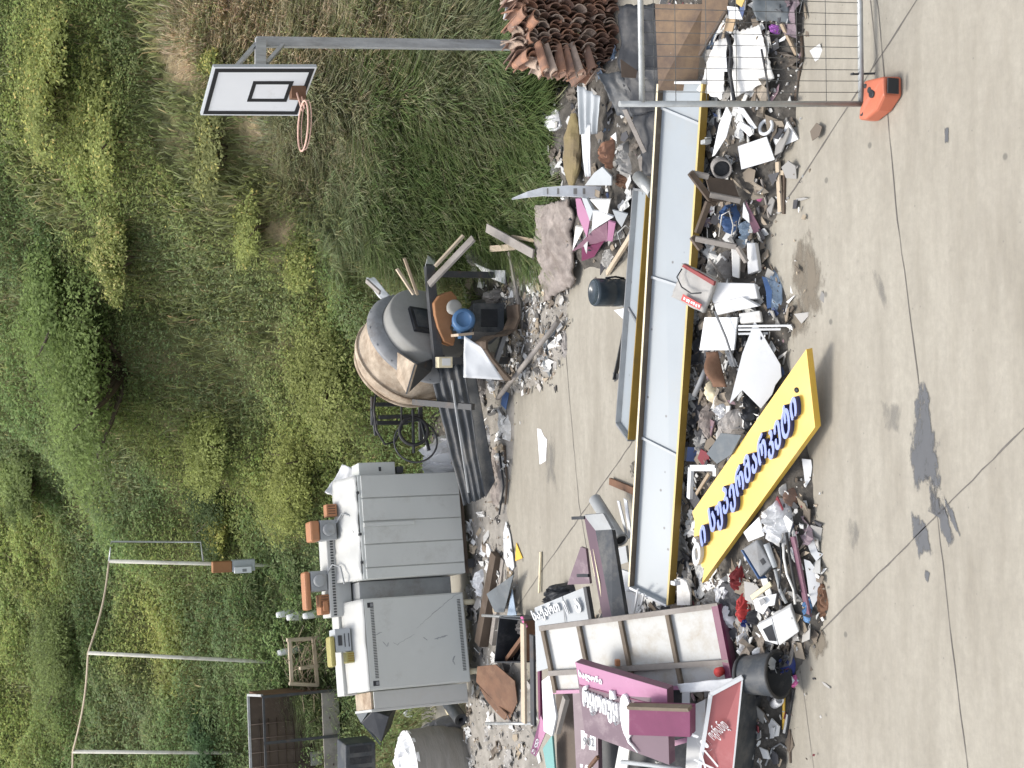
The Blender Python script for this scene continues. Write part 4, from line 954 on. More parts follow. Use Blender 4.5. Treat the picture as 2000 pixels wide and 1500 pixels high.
# ================================================================== drum mixer
def mixer():
    C = PY(812, 670, 16.5); ax = V((.60, -.76, -.20)).normalized()
    t = Thing('drum_mixer', 'old drum mixer with cream rusty drum, grey end cap and blue motor', 'mixer', V((C.x, C.y, 0)))
    mb = MB(); mb.lathe(C, ax, [(-.50, .50), (-.50, .545), (-.44, .56), (-.40, .60), (-.36, .62), (-.30, .62), (-.28, .60), (.05, .625), (.10, .61), (.10, .5)], 44)
    mb.lathe(C, ax, [(-.50, .505), (-.42, .47), (-.1, .44), (-.1, 0)], 44, 1); t.part('drum', mb, ['drum_cream', 'steel_dark']); mb = MB(); mb.ring(C + ax * -.50, ax, .545, .022, 44, 7); mb.ring(C + ax * -.30, ax, .622, .012, 44, 6); t.part('rim', mb, 'drum_cream')
    mb = MB(); mb.lathe(C, ax, [(.06, .60), (.06, .655), (.10, .655), (.18, .60), (.20, .52)], 44)
    for i in range(16):
        a_ = ax.orthogonal().normalized(); b_ = ax.cross(a_); p = C + ax * .10 + (a_ * math.cos(i * .3927) + b_ * math.sin(i * .3927)) * .635; mb.lathe(p, ax, [(0, .018), (.02, .018), (.02, 0)], 6)
    t.part('flange', mb, 'steel_grey')
    mb = MB(); mb.lathe(C, ax, [(.16, .50), (.20, .515), (.36, .515), (.385, .49), (.385, 0)], 44); cap = t.part('end_cap', mb, ['drum_grey'])
    s = ax.cross(V((0, 0, 1))).normalized(); u = s.cross(ax).normalized()
    if u.z < 0: u = -u; s = -s
    q = C + ax * .39 + u * -.02 + s * .02
    mb = MB(); mb.frame(q - s * .17 - u * .02, s, u, ax, .34, .30, .05); mb.frame(q - s * .13 + u * .02, s, u, ax, .26, .22, .056, 1); t.part('inspection_box', mb, ['black', 'charcoal'], parent=cap)
    # chute plate at lower left of the drum
    mb = MB(); mb.slab([PY(776, 688, 16.05), PY(775, 738, 16.0), PY(795, 770, 15.62), PY(812, 712, 15.62)], .02); mb.slab([PY(812, 712, 15.62), PY(795, 770, 15.62), PY(842, 725, 15.9), PY(850, 700, 16)], .02, 1); t.part('chute', mb, ['drum_cream', 'steel_dark'])
    # frame: cross beam, uprights, base
    Yb = 15.72
    mb = MB(); mb.bar(PY(838, 520, Yb + .1), PY(856, 715, Yb), .09, .10); mb.bar(PY(838, 522, Yb + .6), PY(838, 545, Yb + .1), .08, .08)
    mb.bar(PY(842, 535, Yb + .1), PY(842, 535, Yb + .1) * 1 + V((0, 0, -1.0)), .07, .07); mb.bar(PY(858, 705, Yb), PY(858, 705, Yb) + V((0, 0, -.85)), .08, .08)
    mb.bar(PY(850, 600, Yb + .5), PY(852, 720, Yb + .45), .08, .08); a = PY(862, 700, Yb); mb.bar(a, a + V((0, .9, 0)), .08, .08)
    a, b = P(992, 585, .06), P(1000, 735, .06); mb.bar(a, b, .09, .09); mb.bar(a, a + V((0, 1.1, 0)), .09, .09); mb.bar(b, b + V((0, 1.1, 0)), .09, .09); t.part('frame', mb, 'steel_dark')
    # rusty orange gear guard
    pts = [PY(x, y, 15.66) for x, y in [(848, 592), (858, 578), (882, 568), (893, 580), (893, 605), (880, 640), (890, 662), (886, 676), (868, 668), (856, 640), (850, 615)]]
    mb = MB(); mb.poly(pts, .20); t.part('gear_guard', mb, 'rust_orange', bv=.012)
    mb = MB(); mb.lathe(PY(886, 601, 15.45), V((.1, -1, .15)), [(-.1, .06), (.02, .085), (.05, .085), (.06, .05), (.06, 0)], 20); t.part('pulley', mb, 'drum_grey')
    m0 = PY(905, 628, 15.45); md = V((.15, -.92, .30)).normalized()
    mb = MB(); mb.lathe(m0, md, [(-.18, 0), (-.18, .105), (-.12, .115), (-.02, .115)], 22, 1)
    for i in range(14):
        a_ = md.orthogonal().normalized(); b_ = md.cross(a_); r_ = (a_ * math.cos(i * .449) + b_ * math.sin(i * .449)); mb.bar(m0 + r_ * .118 - md * .17, m0 + r_ * .118 - md * .02, .008, .02, 1)
    mb.lathe(m0, md, [(-.02, .115), (-.01, .13), (.10, .13), (.13, .115), (.13, .085)], 22, 0); mb.lathe(m0, md, [(.13, .085), (.115, .08), (.115, 0)], 22, 1)
    mb.frame(m0 + V((-.19, -.05, -.08)), (1, 0, 0), (0, 1, 0), (0, 0, 1), .07, .10, .13, 1); t.part('motor', mb, ['motor_blue', 'motor_blue'])
    mb = MB(); mb.bar(PY(888, 655, 15.4), PY(918, 652, 15.4), .24, .03, up=V((1, 0, 0))); t.part('motor_shelf', mb, 'drum_cream')
    q0 = PY(925, 648, 15.55); q1 = PY(925, 592, 15.65); e = (q1 - q0).normalized(); f_ = V((-e.y, e.x, 0)); hh = q0.z - PY(985, 648, 15.55).z
    mb = MB(); mb.frame(q0 - V((0, 0, hh)), e, f_, (0, 0, 1), (q1 - q0).length, .45, hh); mb.frame(q0 - V((0, 0, hh * .78)) + e * .06 - f_ * .006, e, f_, (0, 0, 1), (q1 - q0).length - .13, .01, hh * .55, 1); t.part('switch_box', mb, ['charcoal', 'black'], bv=.01)
    # curved guard plate
    crv = [PY(x, y, 15.35) for x, y in [(1002, 596), (1004, 622), (995, 645), (978, 655), (955, 658), (940, 668), (940, 682), (955, 704), (975, 728), (988, 742)]]
    mb = MB()
    for a, b in zip(crv, crv[1:]): mb.bar(a, b, .34, .025, up=V((0, -1, 0)).cross((b - a)).normalized())
    t.part('curved_guard', mb, 'wood_dark'); mb = MB(); mb.bar(PY(962, 725, 15.3), PY(985, 655, 15.3), .06, .05); t.part('brace', mb, 'steel_grey')
mixer()

# ================================================================== skip trailer at the left edge
def trailer():
    Yt = 21.2
    fl, fr = PY(668, 1520, Yt), PY(660, 1345, Yt + .15); z0 = fl.z; ex, ey, ez, W = cab_frame(fl, fr); fl = fl - ex * 1.5; W += 1.5
    h = PY(516, 1350, Yt).z - z0; dp = .85
    t = Thing('trailer_box', 'rusty brown open trailer box with a wire mesh top frame, by the left edge', 'trailer', V((fl.x + W / 2, Yt + .6, zt(fl.x + W / 2, Yt + .6))))
    mb = MB(); mb.frame(fl, ex, ey, ez, W, .03, h * .22); t.part('front_board', mb, 'wood_grey')
    mb = MB(); mb.frame(fl + ey * dp + ez * .04, ex, ey, ez, W, .03, h - .04); t.part('back_board', mb, 'wood_dark')
    mb = MB(); mb.frame(fl + ex * (W - .03) + ey * .03, ex, ey, ez, .03, dp - .03, h); t.part('side_board', mb, 'rust')
    mb = MB(); mb.frame(fl + ey * .03, ex, ey, ez, W - .03, dp - .03, .035); t.part('floor', mb, 'shaded_soil')
    mb = MB()
    for k in range(4): mb.frame(fl + ex * (W * .25 * k) - ey * .03, ex, ey, ez, .04, .03, h)
    mb.frame(fl - ey * .034 + ez * (h - .03), ex, ey, ez, W, .03, .03); mb.frame(fl + ex * (W - .04) - ey * .03, ex, ey, ez, .04, .03, h); t.part('corner_post', mb, 'steel_dark')
    mb = MB()
    for k in range(8): mb.tube([fl + ey * (dp - .02) + ez * (.1 + k * (h - .1) / 8), fl + ex * W * .85 + ey * (dp - .02) + ez * (.1 + k * (h - .1) / 8)], .008, 5)
    for k in range(12): mb.tube([fl + ex * (k * W * .075) + ey * (dp - .03) + ez * .05, fl + ex * (k * W * .075) + ey * (dp - .03) + ez * h], .008, 5)
    t.part('wire_mesh', mb, 'wood_dark')
    mb = MB(); q = fl + ez * (h + .0)
    for a, b in ((q + ex * W, q + ex * (W - .05) + ey * dp + ez * .02), (q + ex * (W - .05) + ey * dp + ez * .02, q + ey * dp + ez * .02), (q + ey * dp + ez * .02, q)): mb.bar(a, b, .035, .035)
    t.part('top_frame', mb, 'pole_grey')
    for i, s in enumerate((.32, .45, .58)):
        mb = MB(); p = fl + ex * (W * s) + ey * (dp - .12) + ez * .05; mb.frame(p, ex, ey, ez, .20, .02, .22); mb.frame(p + ex * .015 - ey * .004 + ez * .02, ex, ey, ez, .17, .005, .18)
        solo('window_tile', mb, 'bag_grey', ['pale square pane standing in the trailer, leftmost of three', 'pale square pane standing in the trailer, middle of three', 'pale square pane standing in the trailer, rightmost of three'][i], 'pane', 'panes in the trailer')
    rn = random.Random(3); mb = MB()
    for k in range(60):
        p = fl + ex * rn.uniform(.1, W - .1) + ey * rn.uniform(.2, dp - .2) + ez * .06; d = V((rn.uniform(-1, 1), rn.uniform(-1, 1), rn.uniform(-.1, .3))).normalized(); mb.bar(p, p + d * rn.uniform(.15, .5), .03, .02)
    solo('scrap_wood', mb, 'wood_dark', 'tangle of dark broken sticks lying in the trailer box', 'scrap', kind='stuff')
trailer()

# ================================================================== line posts and meter box on the slope
def posts():
    lab = ['thin white line post carrying the rusty meter box', 'thin white line post in the middle of the three', 'thin white line post nearest the left edge']
    tops, pr = [], [((213, 1096), (420, 1100)), ((172, 1275), (470, 1293)), ((142, 1468), (395, 1467))]
    for (a, b), l in zip(pr, lab):
        g = T(b[0] + 60, b[1] + (2 if b[1] > 1200 else 0)); g.y -= .75 if b[1] == 1100 else .25; g.z = zt(g.x, g.y); top = PY(*a, g.y)
        t = Thing('line_post', l, 'post', g, 'white line posts on the hillside'); mb = MB(); mb.tube([g - V((0, 0, .3)), top], .028, 8); t.part('shaft', mb, 'post_white'); tops.append((top, g))
        if b[1] == 1100:
            q = PY(217, 1058, g.y); r = PY(392, 1058, g.y); e = PY(397, 1096, g.y)
            mb = MB(); mb.tube([top, q, r, e], .016, 7); t.part('bracket', mb, 'galv')
    pts = []
    chain = [tops[0][0], tops[1][0], tops[2][0], tops[2][0] + (tops[2][0] - tops[1][0]) * .7]
    for a, b in zip(chain, chain[1:]): pts += [a.lerp(b, i / 10) - V((0, 0, .05 * math.sin(math.pi * i / 10))) for i in range(10)]
    pts.append(chain[-1]); mb = MB(); mb.tube(pts, .016, 6); solo('line_rail', mb, 'wood_pale', 'slack tan line running along the tops of the white posts', 'line')
    g = tops[0][1]; p0 = PY(412, 1102, g.y - .06); p1 = PY(495, 1102, g.y - .06)
    t = Thing('meter_box', 'rusty brown and grey electric box hung on the line post', 'electric box', p1)
    mb = MB(); w = .17; hh = p0.z - p1.z
    mb.frame(V((p1.x - w / 2, p1.y - .14, p0.z - hh * .45)), (1, 0, 0), (0, 1, 0), (0, 0, 1), w, .12, hh * .45); t.part('rusty_box', mb, 'rust_orange', bv=.012)
    mb = MB(); mb.frame(V((p1.x - w * .5, p1.y - .13, p1.z)), (1, 0, 0), (0, 1, 0), (0, 0, 1), w * 1.05, .11, hh * .54); t.part('grey_box', mb, 'light_grey', bv=.012)
    mb = MB(); mb.frame(V((p1.x - w * .62, p1.y - .17, p1.z + hh * .1)), (1, 0, 0), (0, 1, 0), (0, 0, 1), w * .55, .05, hh * .40); mb.frame(V((p1.x - w * .5, p1.y - .176, p1.z + hh * .22)), (1, 0, 0), (0, 1, 0), (0, 0, 1), w * .24, .008, hh * .1, 1); t.part('meter', mb, ['white', 'steel_grey'], bv=.008)
posts()
# ================================================================== heaps of rubbish the loose things lie on
class Heap:
    def __init__(s, outline, h, ramp, seed, name, label, mat='shaded_soil'):
        s.pts = [V((p.x, p.y)) for p in PP([(x, y, 0) for x, y in outline])]; s.h = h; s.ramp = ramp; s.seed = seed
        xs = [p.x for p in s.pts]; ys = [p.y for p in s.pts]; s.box = (min(xs), max(xs), min(ys), max(ys))
        st = .05; x0, x1, y0, y1 = s.box; nx = int((x1 - x0) / st) + 2; ny = int((y1 - y0) / st) + 2
        vs = []; idx = {}; fs = []
        for j in range(ny):
            for i in range(nx):
                X, Y = x0 + i * st, y0 + j * st; z, ins = s.sm(X, Y, True)
                if ins > -.08:
                    n = mnoise.noise(V((X * 5, Y * 5, seed))) * .5 + abs(mnoise.noise(V((X * 14, Y * 14, seed)))) * .5 - .4
                    k = min(1, max(0, (ins + .06) / .15))
                    idx[i, j] = len(vs); vs.append((X, Y, z + (.012 + .10 * h / .3 * n) * k - .012 * (1 - k) if ins > -.02 else -.02))
        for (i, j), a in idx.items():
            if (i + 1, j) in idx and (i, j + 1) in idx and (i + 1, j + 1) in idx: fs.append((a, idx[i + 1, j], idx[i + 1, j + 1], idx[i, j + 1]))
        mb = MB(); mb.add(vs, fs, 0, True); solo(name, mb, mat, label, kind='stuff')
    def sm(s, X, Y, both=False):
        ins = False; d = 9; n = len(s.pts)
        for i in range(n):
            a, b = s.pts[i], s.pts[(i + 1) % n]
            if (a.y > Y) != (b.y > Y) and X < (b.x - a.x) * (Y - a.y) / (b.y - a.y) + a.x: ins = not ins
            ab = b - a; t = max(0, min(1, (V((X, Y)) - a).dot(ab) / ab.length_squared)); d = min(d, (V((X, Y)) - a - ab * t).length)
        d = d if ins else -d
        k = max(0, min(1, d / s.ramp)); z = s.h * k * (2 - k)
        return (z, d) if both else z
HEAPS = [
    Heap([(1572, -90), (1570, 0), (1562, 120), (1557, 210), (1552, 270), (1532, 300), (1528, 400), (1508, 440), (1492, 470), (1503, 520), (1532, 560), (1550, 640), (1535, 700), (1560, 800), (1580, 880), (1588, 930), (1592, 1000), (1605, 1090), (1618, 1190), (1600, 1240), (1570, 1290), (1552, 1330), (1540, 1400), (1535, 1580),
          (1120, 1580), (1120, 1400), (1140, 1240), (1230, 1160), (1330, 1120), (1345, 900), (1350, 500), (1350, 150), (1320, 100), (1320, -90)], .22, .5, 1, 'rubbish_heap', 'dark mixed rubbish and dirt heaped along the front of the yard'),  # heap carried back under the tray; its dark colour stands in for shadow
    Heap([(985, 430), (1040, 400), (1115, 390), (1122, 520), (1108, 600), (1100, 690), (1075, 740), (1010, 770), (985, 740), (985, 600)], .08, .3, 2, 'rubbish_heap', 'thin layer of trodden rubbish in front of the drum mixer', 'stone'),
    Heap([(915, 690), (985, 700), (1005, 790), (1003, 880), (990, 1000), (1000, 1060), (1012, 1110), (1015, 1250), (1050, 1400), (1060, 1580), (905, 1580), (912, 1400), (920, 1150), (905, 980), (890, 850)], .07, .3, 3, 'rubbish_heap', 'thin layer of rubbish in front of the two grey cabinets', 'stone'),
    Heap([(1085, 180), (1160, 120), (1260, 60), (1335, 60), (1335, 250), (1290, 380), (1250, 470), (1200, 525), (1140, 525), (1112, 470), (1105, 380), (1085, 300)], .22, .5, 4, 'rubbish_heap', 'heap of dirt and rubbish left of the roof tile stack', 'shaded_soil'),
    Heap([(720, 780), (860, 760), (935, 830), (935, 920), (880, 960), (760, 960), (700, 900)], .15, .5, 5, 'rubbish_heap', 'rubbish heap between the mixer and the cabinets', 'shaded_soil'),
    Heap([(860, 440), (960, 430), (1000, 470), (1000, 560), (960, 590), (870, 580)], .25, .4, 6, 'rubbish_heap', 'rubbish heap in the grass right of the mixer', 'shaded_soil'),
]
def hz(X, Y):
    z = 0
    for h in HEAPS:
        b = h.box
        if b[0] < X < b[1] and b[2] < Y < b[3]: z = max(z, h.sm(X, Y))
    return max(z, zt(X, Y) if Y > 13.4 else 0)
def G(x, y, dz=0.0):
    d = ray(x, y); s = 9.0; p = EYE
    while s < 40:
        p = EYE + d * s
        if p.z < hz(p.x, p.y) + dz + .004: break
        s += .02
    return p
def g3(q): return G(*q) if len(q) == 3 else G(q[0], q[1], .03)

def plate(name, label, cat, mat, pts, t=.015, group=None, bv=0):
    mb = MB(); mb.poly([g3(q) for q in pts], t); return solo(name, mb, mat, label, cat, group, bv=bv)
def sheet(name, label, cat, mat, pts, amp=.02, scale=6, seed=1, nu=14, nv=10, t=.006, ribs=0, ribamp=0, sag=0, edge=0):
    mb = MB(); mb.sheet([g3(q) for q in pts], nu, nv, amp, scale, seed, t, ribs=ribs, ribamp=ribamp, sag=sag, edge=edge); return solo(name, mb, mat, label, cat)
def lump(name, label, cat, mat, pts, h=.12, seed=1, rough=.3, rings=6, sub=3, dz=0):
    # an outline as seen: the body is h high, so its ground outline starts a little lower on the far side
    lo = min(q[0] for q in pts); hi = max(q[0] for q in pts); sh = min(h * 170, (hi - lo) * .65)
    mb = MB(); mb.lump([G(x + sh * (hi - x) / (hi - lo), y, dz) for x, y in pts], 0, h, seed, rough, rings, 0, sub); return solo(name, mb, mat, label, cat)
def stick(name, label, cat, mat, pts, r=.012, n=7, r2=None, group=None):
    mb = MB(); mb.tube([g3(q) for q in pts], r, n, r2=r2); return solo(name, mb, mat, label, cat, group)
def plank(name, label, cat, mat, a, b, w=.08, h=.025, group=None):
    mb = MB(); mb.bar(g3(a), g3(b), w, h); return solo(name, mb, mat, label, cat, group, bv=.003)

# small unnamed fragments, far past counting
def inpoly(X, Y, pts):
    ins = False
    for i in range(len(pts)):
        a, b = pts[i - 1], pts[i]
        if (a.y > Y) != (b.y > Y) and X < (b.x - a.x) * (Y - a.y) / (b.y - a.y) + a.x: ins = not ins
    return ins
UNDER_SIGN = [P(1335, 1000, .45), P(1568, 672, .2), P(1606, 836, .1), P(1380, 1150, .4)]
def litter(name, label, area, n, pal, smin, smax, seed, keep=None):
    rn = random.Random(seed); mb = MB(); cols = []
    hs = HEAPS[area]; c = 0
    while c < n:
        X = rn.uniform(hs.box[0], hs.box[1]); Y = rn.uniform(hs.box[2], hs.box[3]); z, d = hs.sm(X, Y, True)
        if d < -.04 and rn.random() > .07: continue
        if abs(X) > .30 * Y: c += .2; continue
        if keep and inpoly(X, Y, keep): continue
        if d < -.5: continue
        p = V((X, Y, max(z, 0) + rn.uniform(.0, .05))); s = smin + (smax - smin) * rn.random() ** 2.2
        a = V((rn.uniform(-1, 1), rn.uniform(-1, 1), rn.uniform(-.25, .25))).normalized(); u = V((rn.uniform(-.45, .45), rn.uniform(-.6, .4), 1)).normalized(); b = u.cross(a).normalized(); u = a.cross(b)
        asp = rn.choice((.15, .35, .6, .9)); kk = rn.choice((3, 4, 4, 5)); t0 = rn.random() * 6.28; t = rn.uniform(.003, .012)
        ring = [p + a * (math.cos(t0 + 6.283 * i / kk) * s * rn.uniform(.7, 1.1)) + b * (math.sin(t0 + 6.283 * i / kk) * s * asp * rn.uniform(.7, 1.1)) for i in range(kk)]
        base = len(mb.v); mb.add(ring + [q - u * t for q in ring], [tuple(range(kk)), tuple(range(2 * kk - 1, kk - 1, -1))] + [(i, kk + i, kk + (i + 1) % kk, (i + 1) % kk) for i in range(kk)])
        col = rn.choices([q[0] for q in pal], [q[1] for q in pal])[0]; f = rn.uniform(.65, 1.2); cols += [tuple(min(.85, q * f) for q in col)] * (2 * kk); c += 1
    off = V(); me_o = solo(name, mb, 'scrap', label, kind='stuff'); ca = me_o.data.color_attributes.new('Col', 'FLOAT_COLOR', 'POINT')
    if len(me_o.data.vertices) == len(cols): ca.data.foreach_set('color', [v for q in cols for v in (*q, 1)])
PALF = [((.62, .62, .60), 7), ((.33, .32, .3), 6), ((.06, .06, .065), 5), ((.17, .14, .11), 6), ((.30, .25, .19), 5), ((.2, .04, .05), .4), ((.07, .1, .2), .4), ((.3, .2, .22), 1)]
PALB = [((.7, .69, .66), 5), ((.38, .36, .33), 5), ((.09, .085, .08), 3), ((.22, .18, .14), 4), ((.4, .33, .24), 3)]
litter('litter', 'small mixed litter strewn through the front rubbish heap', 0, 2600, PALF, .012, .11, 1, UNDER_SIGN)
litter('litter', 'fine gritty crumbs strewn over the front rubbish heap and its edge', 0, 2600, PALB, .006, .035, 21, UNDER_SIGN)
litter('litter', 'larger torn scraps of board and film mixed into the front heap', 0, 420, PALF, .08, .17, 22, UNDER_SIGN)
litter('litter', 'fine gritty crumbs before the drum mixer', 1, 900, PALB, .005, .03, 23)
litter('litter', 'fine gritty crumbs before the cabinets', 2, 700, PALB, .005, .03, 24)
litter('litter', 'small pale litter trodden flat in front of the drum mixer', 1, 900, PALB, .010, .085, 2)
litter('litter', 'small litter scattered before the grey cabinets', 2, 420, PALB, .012, .11, 3)
litter('litter', 'small litter on the heap beside the roof tiles', 3, 330, PALF, .012, .10, 4)
litter('litter', 'small litter between mixer and cabinets', 4, 200, PALB, .012, .11, 5)
litter('litter', 'small litter in the grass right of the mixer', 5, 160, PALB, .015, .12, 6)

def film(name, label, area, n, pal, smin, smax, seed, keep=None):
    "crumpled sheets of film, cloth and card, half buried"
    rn = random.Random(seed); mb = MB(); cols = []; hs = HEAPS[area]; c = 0
    while c < n:
        X = rn.uniform(hs.box[0], hs.box[1]); Y = rn.uniform(hs.box[2], hs.box[3]); z, d = hs.sm(X, Y, True)
        if d < .06: continue
        if abs(X) > .30 * Y or (keep and inpoly(X, Y, keep)): c += .2; continue
        s = rn.uniform(smin, smax); t = rn.random() * 6.28; a = V((math.cos(t), math.sin(t), rn.uniform(-.25, .25))) * s; b = V((-math.sin(t), math.cos(t), rn.uniform(-.3, .3))) * s * rn.uniform(.35, .8); q = V((X, Y, z + rn.uniform(.0, .04))); n0 = len(mb.v)
        mb.sheet([q - a - b, q + a - b * rn.uniform(.5, 1.1), q + a * rn.uniform(.6, 1) + b, q - a * rn.uniform(.5, 1) + b], 6, 5, s * .42, 2.6 / s, rn.randint(1, 900), .004, edge=.22)
        col = rn.choices([q_[0] for q_ in pal], [q_[1] for q_ in pal])[0]; f = rn.uniform(.7, 1.15); cols += [tuple(min(.8, v * f) for v in col)] * (len(mb.v) - n0); c += 1
    mb.smooth = [False] * len(mb.smooth)
    o = solo(name, mb, 'scrap', label, kind='stuff'); ca = o.data.color_attributes.new('Col', 'FLOAT_COLOR', 'POINT')
    if len(o.data.vertices) == len(cols): ca.data.foreach_set('color', [v for q in cols for v in (*q, 1)])
PALS = [((.55, .55, .53), 6), ((.33, .32, .30), 6), ((.07, .07, .075), 5), ((.16, .135, .11), 5), ((.28, .24, .19), 4), ((.22, .17, .19), 1.5), ((.12, .16, .22), 1.2)]
film('film_scraps', 'crumpled dusty film, cloth and card scraps tangled through the front heap', 0, 210, PALS, .07, .19, 31, UNDER_SIGN)
film('film_scraps', 'torn pale film scraps trodden before the drum mixer', 1, 80, PALB, .05, .14, 32)
film('film_scraps', 'torn pale film scraps before the grey cabinets', 2, 90, PALB, .05, .15, 33)
film('film_scraps', 'crumpled scraps on the heap beside the roof tiles', 3, 40, PALS, .06, .16, 34)
film('film_scraps', 'crumpled scraps between mixer and cabinets', 4, 30, PALS, .06, .18, 35)
film('film_scraps', 'crumpled scraps in the grass right of the mixer', 5, 22, PALS, .06, .16, 36)
# ================================================================== right end: behind and beside the fence panel
mb = MB(); mb.slab([P(1279, 8, .64), P(1376, 8, .34), P(1360, 178, .34), P(1286, 176, .64)], .018); t = Thing('plywood_sheet', 'brown stained wooden panel behind the fence mesh', 'panel', P(1360, 90, .3)); t.part('board', mb, 'panel_brown')
c = [P(1279, 8, .64), P(1376, 8, .34), P(1360, 178, .34), P(1286, 176, .64)]; nn = (c[1] - c[0]).cross(c[3] - c[0]).normalized(); nn = nn if nn.dot(EYE - c[0]) > 0 else -nn
mb = MB(); mb.poly([P(1303, 96, .57) + nn * .006, P(1311, 104, .55) + nn * .006, P(1304, 117, .57) + nn * .006, P(1296, 108, .59) + nn * .006], .003); t.part('paper_scrap', mb, 'paper')
plate('board', 'reddish brown board sloping down beside the wooden panel behind the fence', 'board', 'panel_brown', [(1372, -15, .34), (1425, -15, .16), (1418, 28, .16), (1366, 108, .30)], .02)
plank('plank', 'narrow splintered plank along the edge of the reddish brown board', 'plank', 'wood_dark', (1418, 22, .22), (1366, 108, .32), .03, .02)
sheet('tarpaulin', 'crumpled beige white tarpaulin on the rubbish behind the fence', 'tarpaulin', 'white_dirty', [(1432, 62, .14), (1484, 46, .10), (1514, 155, .08), (1425, 200, .14)], .022, 7, 3, 16, 16, .006, edge=.08)
sheet('tarpaulin', 'dirty pale tarpaulin strip left of the beige one behind the fence', 'tarpaulin', 'white_dirty', [(1395, 78, .16), (1418, 70, .14), (1412, 198, .12), (1360, 178, .18)], .03, 7, 8, 10, 14, .006, edge=.1)
plate('card', 'small bright white triangular card on the pale tarpaulin strip', 'card', 'white', [(1417, 98, .2), (1420, 140, .19), (1394, 138, .21)], .006)
stick('stick', 'dark curved stick lying between the two tarpaulins', 'stick', 'black', [(1420, 66, .2), (1428, 100, .19), (1425, 140, .19), (1434, 197, .18)], .016, 7)
stick('stick', 'long thin dark stick across the beige tarpaulin', 'stick', 'steel_dark', [(1487, 96, .15), (1497, 150, .14), (1503, 200, .13)], .009, 6)
lump('bag', 'small purple plastic bag beside the beige tarpaulin', 'bag', 'purple', [(1497, 48), (1522, 46), (1530, 58), (1515, 68), (1500, 64)], .06, 3)
sheet('cloth', 'grey green cloth at the right edge behind the fence', 'cloth', 'slate', [(1462, -15, .16), (1540, -15, .06), (1545, 45, .06), (1475, 42, .14)], .03, 8, 11, 12, 10, .008, edge=.12)
plate('card', 'white card scrap at the top right corner of the rubbish', 'card', 'white', [(1420, 12, .2), (1440, 14, .2), (1450, 38, .18), (1424, 36, .2)], .01)
plate('card', 'yellow card scrap at the right edge of the rubbish', 'card', 'ochre', [(1438, -12, .2), (1458, -10, .19), (1448, 14, .19), (1437, 6, .2)], .01)
plate('card', 'tan cardboard flap above the beige tarpaulin', 'card', 'cardboard', [(1418, 36, .18), (1436, 38, .16), (1430, 62, .15), (1414, 60, .17)], .012)
plate('board', 'white triangular scrap beside the purple bag', 'board', 'white', [(1508, 88, .05), (1540, 64, .03), (1532, 78, .03)], .008)
plank('plank', 'thin brown batten crossing below the purple bag', 'plank', 'wood', (1526, 46, .06), (1556, 108, .03), .03, .02)
stick('stick', 'long dark edging strip at the front of the rubbish behind the fence', 'stick', 'wood_dark', [(1566, 70, .012), (1567, 110, .012), (1558, 160, .012), (1553, 198, .012)], .014, 6)
plate('board', 'long leaf shaped white board left of the fence post', 'board', 'white', [(1419, 207, .24), (1429, 226, .22), (1418, 268, .22), (1396, 303, .23), (1391, 306, .24), (1404, 244, .25)], .014)
plate('board', 'large white square board on the rubbish left of the fence post', 'board', 'white', [(1441, 286, .16), (1497, 267, .10), (1513, 312, .07), (1448, 331, .13)], .02)
plate('board', 'white corner board with a torn inner edge beside the joint in the pavement', 'board', 'foam', [(1511, 276, .05), (1506, 240, .05), (1516, 262, .05), (1528, 262, .05), (1537, 237, .04), (1559, 272, .02), (1518, 291, .04)], .018)
plate('board', 'small white kinked board above the large white square board', 'board', 'foam', [(1439, 243, .17), (1447, 238, .17), (1466, 250, .15), (1470, 262, .15), (1464, 267, .15), (1450, 254, .16)], .012)
plate('board', 'narrow white strip right of the kinked white board', 'board', 'white', [(1440, 209, .17), (1452, 212, .15), (1478, 250, .12), (1470, 252, .12)], .01)
mb = MB(); mb.ring(G(1496, 248, .05), V((.3, -.4, 1)), .06, .014, 22, 7); solo('ring', mb, 'white', 'white plastic ring near the fence post', 'ring')
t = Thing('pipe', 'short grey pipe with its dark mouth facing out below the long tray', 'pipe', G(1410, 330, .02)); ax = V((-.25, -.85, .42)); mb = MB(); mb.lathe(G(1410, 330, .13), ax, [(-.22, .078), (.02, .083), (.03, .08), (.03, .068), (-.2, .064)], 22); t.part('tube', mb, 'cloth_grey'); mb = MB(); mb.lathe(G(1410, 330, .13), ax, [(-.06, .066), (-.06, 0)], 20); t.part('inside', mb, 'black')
# broken chair: two frames of dark wood sticking up over the tray
def chair():
    t = Thing('broken_chair', 'broken dark wooden chair upside down against the long sign tray', 'chair', G(1440, 420, 0))
    q = lambda x, y, z: P(x, y, z)
    for pts in (((1348, 337, .66), (1396, 400, .42)), ((1352, 462, .60), (1369, 486, .52)), ((1384, 394, .50), (1362, 455, .54))):
        mb = MB(); mb.bar(q(*pts[0]), q(*pts[1]), .035, .05); t.part('leg', mb, 'wood_dark', bv=.004)
    for pts in (((1350, 338, .64), (1384, 345, .50)), ((1386, 380, .48), (1446, 392, .24)), ((1358, 466, .58), (1438, 482, .28)), ((1440, 482, .28), (1458, 512, .2))):
        mb = MB(); mb.bar(q(*pts[0]), q(*pts[1]), .045, .03); t.part('rail', mb, 'wood_grey', bv=.004)
    mb = MB(); mb.slab([q(1378, 345, .48), q(1432, 352, .26), q(1446, 392, .24), q(1392, 392, .46)], .018); t.part('seat', mb, 'wood_dark')
chair()
lump('bag', 'dark blue sack stuffed under the broken chair', 'bag', 'blue', [(1400, 402), (1425, 398), (1446, 418), (1446, 448), (1425, 462), (1402, 450)], .14, 5)
